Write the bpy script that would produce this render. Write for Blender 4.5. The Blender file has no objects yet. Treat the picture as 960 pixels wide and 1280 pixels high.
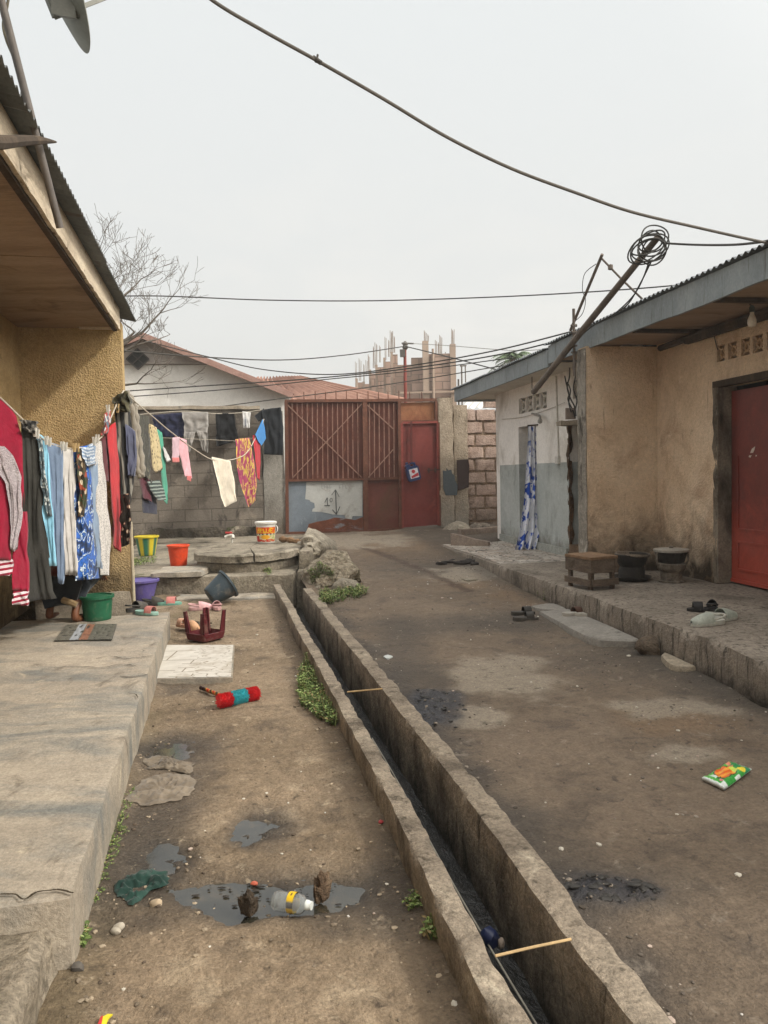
import bpy, math, random
from math import sin, cos, pi, radians, sqrt
from mathutils import Vector, Matrix, noise

rnd = random.Random(11)
SC = bpy.context.scene
COL = SC.collection

# ------------------------------------------------------------------ camera geometry
F = 960.0
CAM = Vector((0, 0, 1.4))
PITCH, ROLL = radians(2.8), radians(-1.3)
RM = Matrix.Rotation(pi/2 - PITCH, 3, 'X') @ Matrix.Rotation(ROLL, 3, 'Z')

def ray(u, v): return RM @ Vector(((u-480)/F, (640-v)/F, -1))
def P(u, v, Y):
    r = ray(u, v); return CAM + r*(Y/r.y)
def G(u, v, z):
    r = ray(u, v); return CAM + r*((z-CAM.z)/r.z)
def PLN(u, v, p0, n, off=0.0):
    r = ray(u, v); t = (Vector(p0)-CAM).dot(n)/r.dot(n)
    return CAM + r*t - n.normalized()*off     # n points away from the camera: off comes towards it

# two slightly different street axes: 1 = left house and drain, 2 = right houses
D1 = Vector((-0.21151, 0.97738, 0)); N1 = Vector((0.97738, 0.21151, 0))
D2 = Vector((-0.16722, 0.98592, 0)); N2 = Vector((0.98592, 0.16722, 0))
def A(X, s, z): return N1*X + D1*s + Vector((0, 0, z))
def B(X, s, z): return N2*X + D2*s + Vector((0, 0, z))
def WLD(X, s, z): return Vector((X, s, z))
def ca(p): return (p.dot(N1), p.dot(D1))
def cb(p): return (p.dot(N2), p.dot(D2))
def BX(u, v, X):
    r = ray(u, v); t = X/r.dot(N2); return CAM + r*t
def AX(u, v, X):
    r = ray(u, v); t = X/r.dot(N1); return CAM + r*t
UP = Vector((0, 0, 1))

def nz(p, f=1.0, o=0.0):
    return noise.noise(Vector((p[0]*f+o, p[1]*f-o*1.7, (p[2] if len(p) > 2 else 0)*f+o*.6)))
def fbm(x, y, f=1.0, o=0.0, oct=4):
    a, s = 0.0, 1.0
    for k in range(oct):
        a += s*noise.noise(Vector((x*f+o, y*f-o, o*.37+k*3.1))); f *= 2.03; s *= .5
    return a
def sstep(a, b, x):
    if a == b: return 0.0
    t = max(0., min(1., (x-a)/(b-a))); return t*t*(3-2*t)
def mixc(a, b, t): return tuple(a[i]*(1-t)+b[i]*t for i in range(3))
def lin(h):
    h = h.lstrip('#'); o = []
    for k in (0, 2, 4):
        c = int(h[k:k+2], 16)/255
        o.append(c/12.92 if c <= .04045 else ((c+.055)/1.055)**2.4)
    return tuple(o)
def l4(c):
    if isinstance(c, str): c = lin(c)
    return (c[0], c[1], c[2], 1)

# ------------------------------------------------------------------ materials
def new_mat(name):
    m = bpy.data.materials.new(name); m.use_nodes = True
    nt = m.node_tree; return m, nt, nt.nodes['Principled BSDF']
def nd(nt, t, ins=None, **kw):
    n = nt.nodes.new(t)
    for k, v in kw.items(): setattr(n, k, v)
    for k, v in (ins or {}).items(): n.inputs[k].default_value = v
    return n
def coords(nt, stretch=(1, 1, 1), kind='Object', rot=(0, 0, 0)):
    tc = nd(nt, 'ShaderNodeTexCoord'); mp = nd(nt, 'ShaderNodeMapping', {'Scale': stretch, 'Rotation': rot})
    nt.links.new(tc.outputs[kind], mp.inputs['Vector']); return mp.outputs[0]
def noise_n(nt, vec, scale, detail=6, rough=.6, dist=0.0):
    n = nd(nt, 'ShaderNodeTexNoise', {'Scale': scale, 'Detail': detail, 'Roughness': rough, 'Distortion': dist})
    nt.links.new(vec, n.inputs['Vector']); return n.outputs[0]
def ramp_n(nt, fac, stops, mode='LINEAR'):
    r = nd(nt, 'ShaderNodeValToRGB'); e = r.color_ramp.elements; r.color_ramp.interpolation = mode
    e[0].position = stops[0][0]; e[0].color = l4(stops[0][1])
    e[1].position = stops[-1][0]; e[1].color = l4(stops[-1][1])
    for p, c in stops[1:-1]:
        x = e.new(p); x.color = l4(c)
    nt.links.new(fac, r.inputs[0]); return r.outputs[0]
def maprange(nt, val, a, b, c=0., d=1.):
    m = nd(nt, 'ShaderNodeMapRange', {'From Min': a, 'From Max': b, 'To Min': c, 'To Max': d}); m.clamp = True
    nt.links.new(val, m.inputs['Value']); return m.outputs[0]
def math_n(nt, op, a, b):
    m = nd(nt, 'ShaderNodeMath', operation=op)
    for i, x in enumerate((a, b)):
        if isinstance(x, (int, float)): m.inputs[i].default_value = x
        else: nt.links.new(x, m.inputs[i])
    return m.outputs[0]
def mix_n(nt, fac, a, b, mode='MIX'):
    m = nd(nt, 'ShaderNodeMix', data_type='RGBA', blend_type=mode)
    if isinstance(fac, (int, float)): m.inputs[0].default_value = fac
    else: nt.links.new(fac, m.inputs[0])
    for i, x in ((6, a), (7, b)):
        if isinstance(x, (str, tuple)): m.inputs[i].default_value = l4(x)
        else: nt.links.new(x, m.inputs[i])
    return m.outputs[2]
def bump_n(nt, bsdf, h, strength, dist):
    b = nd(nt, 'ShaderNodeBump', {'Strength': strength, 'Distance': dist})
    nt.links.new(h, b.inputs['Height']); nt.links.new(b.outputs[0], bsdf.inputs['Normal'])

def surf(name, ramp, scale=4, detail=7, dist=.3, fine=.25, fscale=60, rough=.9, bump=.5, bscale=70, bdist=.006,
         stretch=(1, 1, 1), spec=.25, stains=(), zst=None, metal=0., kind='Object', voro=None, attr=False, rvar=0.):
    """general weathered surface; stains = (colour, noise scale, lo, hi, stretch); zst = (colour, z0, z1, noise scale)"""
    m, nt, bs = new_mat(name)
    v = coords(nt, stretch, kind)
    if attr:
        a = nd(nt, 'ShaderNodeVertexColor', layer_name='Col'); c = a.outputs[0]
    else:
        c = ramp_n(nt, noise_n(nt, v, scale, detail, .62, dist), ramp)
    for (sc, ss, lo, hi, st) in stains:
        sv = coords(nt, st, kind)
        f = maprange(nt, noise_n(nt, sv, ss, 8, .65, .6), lo, hi)
        c = mix_n(nt, f, c, sc)
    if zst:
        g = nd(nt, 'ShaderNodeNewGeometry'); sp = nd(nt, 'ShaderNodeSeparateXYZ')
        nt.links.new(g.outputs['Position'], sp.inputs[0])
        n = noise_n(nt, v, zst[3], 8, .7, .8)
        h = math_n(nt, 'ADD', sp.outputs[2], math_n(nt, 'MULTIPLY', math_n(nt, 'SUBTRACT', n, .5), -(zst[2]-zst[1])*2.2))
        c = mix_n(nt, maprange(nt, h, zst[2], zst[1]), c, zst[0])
    fn = noise_n(nt, v, fscale, 4, .7)
    k = maprange(nt, fn, .33, .67, 1-fine, 1+fine*.85)
    md = noise_n(nt, v, fscale*.27, 5, .68, .3)
    k = math_n(nt, 'MULTIPLY', k, maprange(nt, md, .33, .67, 1-fine*.75, 1+fine*.6))
    cm = nd(nt, 'ShaderNodeCombineColor')
    for i in range(3): nt.links.new(k, cm.inputs[i])
    c = mix_n(nt, 1.0, c, cm.outputs[0], 'MULTIPLY')
    nt.links.new(c, bs.inputs['Base Color'])
    bs.inputs['Roughness'].default_value = rough; bs.inputs['Metallic'].default_value = metal
    bs.inputs['Specular IOR Level'].default_value = spec
    if rvar:
        nt.links.new(maprange(nt, noise_n(nt, v, scale*1.7, 5), .3, .7, rough-rvar, rough+rvar), bs.inputs['Roughness'])
    if attr == 'wet':
        w = nd(nt, 'ShaderNodeAttribute', attribute_name='wet')
        r = nd(nt, 'ShaderNodeMapRange', {'From Min': 0., 'From Max': 1., 'To Min': rough, 'To Max': .22})
        nt.links.new(w.outputs['Fac'], r.inputs['Value']); nt.links.new(r.outputs[0], bs.inputs['Roughness'])
    if bump:
        h = noise_n(nt, v, bscale, 6, .65)
        if voro:
            vn = nd(nt, 'ShaderNodeTexVoronoi', {'Scale': voro}); nt.links.new(v, vn.inputs['Vector'])
            h = math_n(nt, 'ADD', h, math_n(nt, 'MULTIPLY', vn.outputs['Distance'], .9))
        bump_n(nt, bs, h, min(1., bump*1.15), bdist*2.2)
    return m

def dusty(hexc, rough=.5, dust='#8d8271', amt=.86):
    k = ('d', hexc)
    if k not in _pl:
        c = lin(hexc); _pl[k] = surf('dusty_'+hexc[1:], [(.3, tuple(x*.85 for x in c)), (.7, tuple(min(1, x*1.12) for x in c))], 7, fine=.14, fscale=120, rough=rough, rvar=.12, spec=.35, bump=.2, bscale=45, bdist=.002,
            stains=[(dust, 7, .56, amt+.06, (1, 1, 1)), (tuple(x*.55 for x in c), 22, .64, .8, (1, 1, .4)), (dust, 50, .66, .8, (1, 1, 1))])
    return _pl[k]

_pl = {}
def plain(hexc, rough=.6, spec=.4, metal=0., var=.12, scale=18, bump=.12, name=None):
    k = (hexc, rough, spec, metal, var, scale)
    if k in _pl: return _pl[k]
    c = lin(hexc)
    a = tuple(max(0, x*(1-var*1.6)) for x in c); b = tuple(min(1, x*(1+var)) for x in c)
    m = surf(name or 'mat_'+hexc.lstrip('#'), [(.3, a), (.7, b)], scale=scale, fine=.08, rough=rough, spec=spec,
             metal=metal, bump=bump, bscale=50, bdist=.003)
    _pl[k] = m; return m

def cloth_mat(name, ramp, scale=6, stretch=(1, 1, 1), mode='LINEAR', tex='noise', detail=2, dist=0., rough=.92, rot=(0, 0, 0)):
    m, nt, bs = new_mat(name)
    v = coords(nt, stretch, 'Object', rot)
    if tex == 'noise': f = noise_n(nt, v, scale, detail, .5, dist)
    elif tex == 'wave':
        w = nd(nt, 'ShaderNodeTexWave', {'Scale': scale, 'Distortion': dist, 'Detail': detail, 'Detail Scale': 1.2}); nt.links.new(v, w.inputs['Vector']); f = w.outputs['Fac']
    elif tex == 'voro':
        w = nd(nt, 'ShaderNodeTexVoronoi', {'Scale': scale}); nt.links.new(v, w.inputs['Vector']); f = w.outputs['Distance']
    else:
        w = nd(nt, 'ShaderNodeTexVoronoi', {'Scale': scale}); nt.links.new(v, w.inputs['Vector'])
        s = nd(nt, 'ShaderNodeSeparateColor'); nt.links.new(w.outputs['Color'], s.inputs[0]); f = s.outputs[0]
    c = ramp_n(nt, f, ramp, mode)
    v2 = coords(nt)
    k = maprange(nt, noise_n(nt, v2, 14, 5, .6), .3, .7, .86, 1.1)
    cm = nd(nt, 'ShaderNodeCombineColor')
    for i in range(3): nt.links.new(k, cm.inputs[i])
    nt.links.new(mix_n(nt, 1.0, c, cm.outputs[0], 'MULTIPLY'), bs.inputs['Base Color'])
    bs.inputs['Roughness'].default_value = rough; bs.inputs['Specular IOR Level'].default_value = .15
    bs.inputs['Sheen Weight'].default_value = .15
    bump_n(nt, bs, noise_n(nt, v2, 9, 6, .6, .6), .5, .02)
    return m

# ------------------------------------------------------------------ mesh builder
class MB:
    def __init__(s): s.v = []; s.f = []; s.m = []; s.c = {}; s.w = {}
    def add(s, vs, fs, mi=0, cols=None, wet=None):
        o = len(s.v)
        s.v += [Vector(p) for p in vs]; s.f += [tuple(i+o for i in f) for f in fs]; s.m += [mi]*len(fs)
        if cols:
            for i, c in enumerate(cols): s.c[o+i] = c
        if wet:
            for i, c in enumerate(wet): s.w[o+i] = c
        return s
    def hexa(s, p, mi=0):
        return s.add(p, [(0, 3, 2, 1), (4, 5, 6, 7), (0, 1, 5, 4), (1, 2, 6, 5), (2, 3, 7, 6), (3, 0, 4, 7)], mi)
    def box(s, fr, X0, X1, s0, s1, z0, z1, mi=0):
        return s.hexa([fr(X0, s0, z0), fr(X1, s0, z0), fr(X1, s1, z0), fr(X0, s1, z0),
                       fr(X0, s0, z1), fr(X1, s0, z1), fr(X1, s1, z1), fr(X0, s1, z1)], mi)
    def cbox(s, c, ax, ay, az, mi=0):
        c, ax, ay, az = Vector(c), Vector(ax), Vector(ay), Vector(az)
        return s.hexa([c-ax-ay-az, c+ax-ay-az, c+ax+ay-az, c-ax+ay-az, c-ax-ay+az, c+ax-ay+az, c+ax+ay+az, c-ax+ay+az], mi)
    def bar(s, p, q, w, h=None, mi=0, up=UP):
        p, q = Vector(p), Vector(q); d = (q-p)
        a = d.cross(up)
        if a.length < 1e-6: a = d.cross(Vector((1, 0, 0)))
        a.normalize(); b = d.cross(a).normalized()
        return s.cbox((p+q)/2, a*w/2, b*(h or w)/2, d/2, mi)
    def tube(s, pts, r, n=8, mi=0, cap=True):
        pts = [Vector(p) for p in pts]; k = len(pts)
        rs = r if isinstance(r, (list, tuple)) else [r]*k
        vs = []; ref = None
        for i, p in enumerate(pts):
            d = (pts[min(i+1, k-1)]-pts[max(i-1, 0)])
            if d.length < 1e-9: d = UP.copy()
            d.normalize()
            if ref is None:
                ref = d.cross(UP) if abs(d.z) < .95 else d.cross(Vector((1, 0, 0)))
            a = (ref - d*ref.dot(d))
            if a.length < 1e-6: a = d.cross(Vector((0, 1, .3)))
            a.normalize(); ref = a; b = d.cross(a)
            vs += [p+(a*cos(2*pi*j/n)+b*sin(2*pi*j/n))*rs[i] for j in range(n)]
        fs = [(i*n+j, i*n+(j+1) % n, (i+1)*n+(j+1) % n, (i+1)*n+j) for i in range(k-1) for j in range(n)]
        if cap: fs += [tuple(range(n))[::-1], tuple((k-1)*n+j for j in range(n))]
        return s.add(vs, fs, mi)
    def lathe(s, c, prof, n=28, ax=None, mi=0, cols=None, wob=0., off=0):
        """prof = [(r, h)...] about axis ax (default up) from point c"""
        c = Vector(c); ax = (Vector(ax) if ax else UP).normalized()
        a = ax.cross(Vector((0, 1, 0.01))); a.normalize(); b = ax.cross(a)
        vs, cs = [], []
        for i, (r, h) in enumerate(prof):
            for j in range(n):
                t = 2*pi*j/n; rr = r*(1+wob*noise.noise(Vector((cos(t)*1.3+off, sin(t)*1.3, h*3))))
                vs.append(c+ax*h+(a*cos(t)+b*sin(t))*rr)
                if cols: cs.append(cols(i, t))
        k = len(prof)
        fs = [(i*n+j, i*n+(j+1) % n, (i+1)*n+(j+1) % n, (i+1)*n+j) for i in range(k-1) for j in range(n)]
        if prof[0][0] > 1e-4: fs.append(tuple(range(n))[::-1])
        if prof[-1][0] > 1e-4: fs.append(tuple((k-1)*n+j for j in range(n)))
        return s.add(vs, fs, mi, cs or None)
    def prism(s, poly, vec, mi=0):
        n = len(poly); vec = Vector(vec)
        vs = [Vector(p) for p in poly]+[Vector(p)+vec for p in poly]
        fs = [tuple(range(n))[::-1], tuple(range(n, 2*n))]+[(i, (i+1) % n, n+(i+1) % n, n+i) for i in range(n)]
        return s.add(vs, fs, mi)
    def rbox(s, fr, X0, X1, s0, s1, z0, z1, c=.06, amp=.01, f=6., chip=.0, cf=5., seed=0., mi=0, keep=(0, 0, 0), cz=None, colf=None):
        """box with subdivided, noise-worn faces and chipped edges; keep = axes left unmoved"""
        nx, ny, nzz = max(1, round((X1-X0)/c)), max(1, round((s1-s0)/c)), max(1, round((z1-z0)/(cz or c)))
        idx, vs, fs = {}, [], []
        def V(i, j, k):
            key = (i, j, k)
            if key not in idx:
                x, y, z = X0+(X1-X0)*i/nx, s0+(s1-s0)*j/ny, z0+(z1-z0)*k/nzz
                o = seed*7.3
                d = [0 if keep[0] else amp*nz((x+o, y, z), f, 1.), 0 if keep[1] else amp*nz((x, y+o, z), f, 9.), 0 if keep[2] else amp*nz((x, y, z+o), f, 17.)]
                e = [i in (0, nx), j in (0, ny), k == nzz]
                if chip and sum(e) >= 2:
                    q = max(0., nz((x+o, y, z), cf, 31.)*1.2+.25)**1.3*chip+chip*.25
                    if e[0]: d[0] += q if i == 0 else -q
                    if e[1]: d[1] += q if j == 0 else -q
                    if e[2]: d[2] -= q*.8
                idx[key] = len(vs); vs.append(fr(x+d[0], y+d[1], z+d[2]))
            return idx[key]
        for i in range(nx):
            for j in range(ny):
                fs.append((V(i, j, nzz), V(i+1, j, nzz), V(i+1, j+1, nzz), V(i, j+1, nzz)))
                fs.append((V(i, j, 0), V(i, j+1, 0), V(i+1, j+1, 0), V(i+1, j, 0)))
        for i in range(nx):
            for k in range(nzz):
                fs.append((V(i, 0, k), V(i+1, 0, k), V(i+1, 0, k+1), V(i, 0, k+1)))
                fs.append((V(i, ny, k), V(i, ny, k+1), V(i+1, ny, k+1), V(i+1, ny, k)))
        for j in range(ny):
            for k in range(nzz):
                fs.append((V(0, j, k), V(0, j, k+1), V(0, j+1, k+1), V(0, j+1, k)))
                fs.append((V(nx, j, k), V(nx, j+1, k), V(nx, j+1, k+1), V(nx, j, k+1)))
        return s.add(vs, fs, mi)
    def rock(s, c, r, seed=0., n=3, amp=.28, f=1.6, mi=0, flat=None, ang=0.3):
        """lumpy stone: an icosphere pushed about by noise, flattened below"""
        import bmesh
        bm = bmesh.new(); bmesh.ops.create_icosphere(bm, subdivisions=n, radius=1.0)
        vs = []
        for q in bm.verts:
            p = q.co.copy(); o = seed*3.7
            k = 1+amp*nz(p, f, o)+amp*.45*nz(p, f*2.7, o+5)+amp*.2*nz(p, f*6, o+8)
            for t in range(5):
                a = Vector((sin(seed*5+t*2.1), cos(seed*3+t*1.7), sin(seed+t*3.3)*.8)).normalized()
                h = p.dot(a)*k
                if h > .72: k *= .72/h*.75+.25
            p = p*k
            if flat is not None and p.z < flat: p.z = flat+(p.z-flat)*.15
            p = Vector((p.x*cos(ang)-p.y*sin(ang), p.x*sin(ang)+p.y*cos(ang), p.z))
            vs.append(Vector(c)+Vector((p.x*r[0], p.y*r[1], p.z*r[2])))
        fs = [tuple(v.index for v in f_.verts) for f_ in bm.faces]; bm.free()
        return s.add(vs, fs, mi)
    def build(s, name, mats, parent=None, loc=None, smooth=40, base=False):
        """link as one object; top level: the origin goes to the bottom centre"""
        if not isinstance(mats, (list, tuple)): mats = [mats]
        if parent is not None: o = WORLD[parent.name]
        elif loc is not None: o = Vector(loc)
        else:
            xs = [p.x for p in s.v]; ys = [p.y for p in s.v]; zs = [p.z for p in s.v]
            o = Vector(((min(xs)+max(xs))/2, (min(ys)+max(ys))/2, min(zs)))
        me = bpy.data.meshes.new(name)
        me.from_pydata([p-o for p in s.v], [], s.f); me.update()
        for m in mats: me.materials.append(m)
        if len(mats) > 1: me.polygons.foreach_set('material_index', s.m)
        if s.c:
            at = me.color_attributes.new('Col', 'FLOAT_COLOR', 'POINT')
            flat = []
            for i in range(len(s.v)): flat += list(s.c.get(i, (.5, .5, .5))[:3])+[1.]
            at.data.foreach_set('color', flat)
        if s.w:
            at = me.attributes.new('wet', 'FLOAT', 'POINT')
            at.data.foreach_set('value', [s.w.get(i, 0.) for i in range(len(s.v))])
        if smooth:
            me.polygons.foreach_set('use_smooth', [True]*len(me.polygons)); me.set_sharp_from_angle(angle=radians(smooth))
        ob = bpy.data.objects.new(name, me); COL.objects.link(ob)
        if parent is not None:
            ob.parent = parent; ob.location = (0, 0, 0); WORLD[ob.name] = o
        else: ob.location = o; WORLD[ob.name] = o
        return ob

WORLD = {}
def tag(o, label, cat, group=None):
    o['label'] = label; o['category'] = cat
    if group: o['group'] = group
    return o
def thing(name, label, cat, loc, group=None):
    o = bpy.data.objects.new(name, None); COL.objects.link(o); o.location = Vector(loc); o.empty_display_size = .1
    WORLD[o.name] = Vector(loc); return tag(o, label, cat, group)
def struct(o): o['kind'] = 'structure'; return o
def stuff(o): o['kind'] = 'stuff'; return o
def dup(root, loc, rotz=None, label=None, group=None):
    r = root.copy(); COL.objects.link(r); r.location = Vector(loc)
    if rotz is not None: r.rotation_euler = (0, 0, rotz)
    if label: r['label'] = label
    if group: r['group'] = group
    for ch in list(root.children):
        c = ch.copy(); COL.objects.link(c); c.parent = r
        for g in list(ch.children):
            d = g.copy(); COL.objects.link(d); d.parent = c
    return r
def text_pts(txt, size):
    """letters as a flat mesh: list of 2-D points and faces"""
    cu = bpy.data.curves.new('t', 'FONT'); cu.body = txt; cu.size = size; cu.align_x = 'CENTER'; cu.align_y = 'CENTER'
    ob = bpy.data.objects.new('t', cu); COL.objects.link(ob)
    dg = bpy.context.evaluated_depsgraph_get(); me = bpy.data.meshes.new_from_object(ob.evaluated_get(dg))
    vs = [v.co.copy() for v in me.vertices]; fs = [tuple(p.vertices) for p in me.polygons]
    bpy.data.objects.remove(ob); bpy.data.meshes.remove(me); bpy.data.curves.remove(cu)
    return vs, fs
def sag(p, q, dip, n=14):
    p, q = Vector(p), Vector(q)
    return [p.lerp(q, i/n)-UP*dip*4*(i/n)*(1-i/n) for i in range(n+1)]
def smooth_path(pts, n=6):
    pts = [Vector(p) for p in pts]; out = []
    for i in range(len(pts)-1):
        p0 = pts[max(i-1, 0)]; p1 = pts[i]; p2 = pts[i+1]; p3 = pts[min(i+2, len(pts)-1)]
        for k in range(n):
            t = k/n
            out.append(.5*((2*p1)+(p2-p0)*t+(2*p0-5*p1+4*p2-p3)*t*t+(3*p1-p0-3*p2+p3)*t**3))
    return out+[pts[-1]]
def ipl(pts, t):
    """polyline [(u, v)] sampled by its share of length"""
    L = [0.]
    for a, b in zip(pts, pts[1:]): L.append(L[-1]+math.dist(a, b))
    x = t*L[-1]
    for i in range(len(pts)-1):
        if x <= L[i+1] or i == len(pts)-2:
            k = (x-L[i])/max(1e-9, L[i+1]-L[i]); return (pts[i][0]+(pts[i+1][0]-pts[i][0])*k, pts[i][1]+(pts[i+1][1]-pts[i][1])*k)
# ------------------------------------------------------------------ camera, sky, sun
cd = bpy.data.cameras.new('camera'); cam = bpy.data.objects.new('camera', cd); COL.objects.link(cam)
cam.location = CAM; cam.rotation_euler = RM.to_euler()
cd.sensor_width = 36; cd.lens = 27.0; cd.clip_start = .05; cd.clip_end = 2000
SC.camera = cam
SUND = Vector((-1.19, .45, -1.0)).normalized()
sl = bpy.data.lights.new('sun', 'SUN'); so = bpy.data.objects.new('sun', sl); COL.objects.link(so)
sl.energy = 2.15; sl.angle = radians(4); sl.color = (1, .955, .88)
so.rotation_euler = SUND.to_track_quat('-Z', 'Y').to_euler(); so.location = (8, -4, 12)
w = bpy.data.worlds.new('World'); SC.world = w; w.use_nodes = True
nt = w.node_tree; bg = nt.nodes['Background']
sky = nd(nt, 'ShaderNodeTexSky', sky_type='NISHITA'); sky.sun_disc = False
sky.sun_elevation = math.asin(-SUND.z); sky.sun_rotation = math.atan2(-SUND.x, -SUND.y)
sky.dust_density = 8; sky.air_density = 1.5
tc = nd(nt, 'ShaderNodeTexCoord'); sp = nd(nt, 'ShaderNodeSeparateXYZ'); nt.links.new(tc.outputs['Generated'], sp.inputs[0])
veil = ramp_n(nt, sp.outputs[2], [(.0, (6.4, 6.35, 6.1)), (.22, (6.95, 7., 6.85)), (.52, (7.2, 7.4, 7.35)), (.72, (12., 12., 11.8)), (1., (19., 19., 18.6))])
mp = nd(nt, 'ShaderNodeMapping', {'Scale': (2.2, 2.2, 6)}); nt.links.new(tc.outputs['Generated'], mp.inputs[0])
cl = maprange(nt, noise_n(nt, mp.outputs[0], 2.1, 6, .55, .4), .50, .68, 0., .6)
band = maprange(nt, sp.outputs[2], .42, .12)
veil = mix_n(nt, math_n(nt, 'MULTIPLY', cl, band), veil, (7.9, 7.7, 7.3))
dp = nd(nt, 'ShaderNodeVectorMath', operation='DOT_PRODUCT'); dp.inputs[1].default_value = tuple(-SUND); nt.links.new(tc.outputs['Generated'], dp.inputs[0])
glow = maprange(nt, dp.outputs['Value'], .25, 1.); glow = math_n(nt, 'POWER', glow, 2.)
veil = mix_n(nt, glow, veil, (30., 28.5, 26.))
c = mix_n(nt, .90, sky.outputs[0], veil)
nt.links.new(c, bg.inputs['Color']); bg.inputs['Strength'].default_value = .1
SC.view_settings.view_transform = 'Standard'; SC.view_settings.look = 'None'
SC.view_settings.exposure = .32; SC.view_settings.gamma = 1
SC.cycles.max_bounces = 6; SC.cycles.use_denoising = True

# ------------------------------------------------------------------ shared materials
CONC = surf('worn_concrete', [(.25, '#6f665a'), (.5, '#938878'), (.75, '#aa9f8d')], 2.2, fine=.22, fscale=90, bump=.55, bscale=55, bdist=.008,
            stains=[('#4c453b', 1.3, .56, .75, (1, 1, 1)), ('#5b5a52', 5, .6, .75, (1, 1, 1))])
TERR = surf('terrace_concrete', [(.25, '#827a6d'), (.5, '#9b9182'), (.78, '#b0a593')], 1.6, fine=.2, fscale=70, bump=.45, bscale=60, bdist=.006, rough=.82, rvar=.1,
            stains=[('#74746f', 1.5, .47, .68, (1, 2.4, 1)), ('#5f564a', 3.2, .58, .74, (2, .9, 1)), ('#c0b39a', 4, .62, .76, (1, 1, 1)), ('#423c33', 11, .68, .76, (1, 1, 1))])
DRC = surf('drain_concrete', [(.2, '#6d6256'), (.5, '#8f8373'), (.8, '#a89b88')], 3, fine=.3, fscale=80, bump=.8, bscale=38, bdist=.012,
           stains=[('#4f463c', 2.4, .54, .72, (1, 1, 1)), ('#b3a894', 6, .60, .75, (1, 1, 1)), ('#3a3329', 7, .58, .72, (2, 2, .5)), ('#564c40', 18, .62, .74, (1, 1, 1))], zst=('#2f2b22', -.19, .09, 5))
KERB = surf('kerb_concrete', [(.25, '#686055'), (.5, '#83796d'), (.8, '#968c7f')], 2.4, fine=.25, fscale=80, bump=.6, bscale=45, bdist=.01,
            stains=[('#3a342c', 5, .52, .66, (5, 5, .6)), ('#8f8778', 9, .62, .74, (6, 6, .7)), ('#463f36', 1.2, .55, .75, (1, 1, 1))], zst=('#2b2721', .0, .14, 5))

# ------------------------------------------------------------------ ground sheets
SOIL = surf('yard_soil', [(0, '#777777'), (1, '#777777')], attr='wet', fine=.26, fscale=95, rough=.95, bump=.8, bscale=48, bdist=.012, spec=.3,
            stains=[('#4a4036', 16, .58, .74, (1, 1, 1)), ('#b8a88f', 9, .60, .78, (1, 1, 1)), ('#574a3d', 28, .62, .75, (1, 1, 1)), ('#a59681', 45, .64, .74, (1, 1, 1))])
ROADM = surf('road_soil', [(0, '#777777'), (1, '#777777')], attr='wet', fine=.24, fscale=85, rough=.93, bump=.75, bscale=40, bdist=.014, spec=.3,
             stains=[('#463f38', 11, .57, .75, (1, 1, 1)), ('#958a7c', 7, .6, .78, (1, 1, 1)), ('#443c35', 26, .62, .75, (1, 1, 1)), ('#8f8578', 40, .65, .75, (1, 1, 1))])

def blob(u, v, ru, rv, z=0.):
    c = G(u, v, z); a = G(u+ru, v, z); b = G(u, v-rv, z); d = G(u, v+rv, z)
    return (c.x, c.y, abs(a.x-c.x), abs(b.y-d.y)/2, u*.37)
def bval(bl, x, y, soft=.5, rag=.45):
    cx, cy, rx, ry, o = bl
    dx, dy = (x-cx)/rx, (y-cy)/ry
    if abs(dx) > 2.2 or abs(dy) > 2.2: return 0.
    d = sqrt(dx*dx+dy*dy)+rag*fbm(x, y, 2.2/max(rx, ry)**.5, o, 5)
    return 1-sstep(1-soft, 1+soft, d)

YP = [blob(300, 1116, 78, 15), blob(400, 1113, 52, 19), blob(340, 1128, 70, 14)]          # open water
YP2 = [blob(328, 1032, 32, 17), blob(196, 1080, 32, 24), blob(214, 934, 34, 15)]
YDARK = [blob(200, 1085, 62, 45), blob(345, 1120, 165, 34), blob(212, 938, 56, 22), blob(480, 1110, 45, 60), blob(190, 1010, 60, 60), blob(330, 1035, 45, 22),
         blob(150, 1070, 40, 80), blob(225, 850, 40, 16)]
YTRASH = [blob(150, 1190, 45, 26), blob(170, 960, 26, 50), blob(118, 1250, 40, 60)]
def yard_h(X, s, p):
    k = max(bval(b, p.x, p.y, .95, .8) for b in YP+YP2)
    h = (.012*fbm(X, s, 2.2, 3., 5))*(1-k)+.008*fbm(X, s, 13., 8., 4)*(1-.6*k)-.030*k+.022*k*max(0., fbm(X, s, 15., 5., 4)-.12)
    h += .02*sstep(.30, .62, X)*(.5+.9*fbm(X, s, 1.4, 5.))
    h += .03*sstep(-.36, -.5, X)*(.6+fbm(X, s, 2., 15.))
    return h
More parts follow.
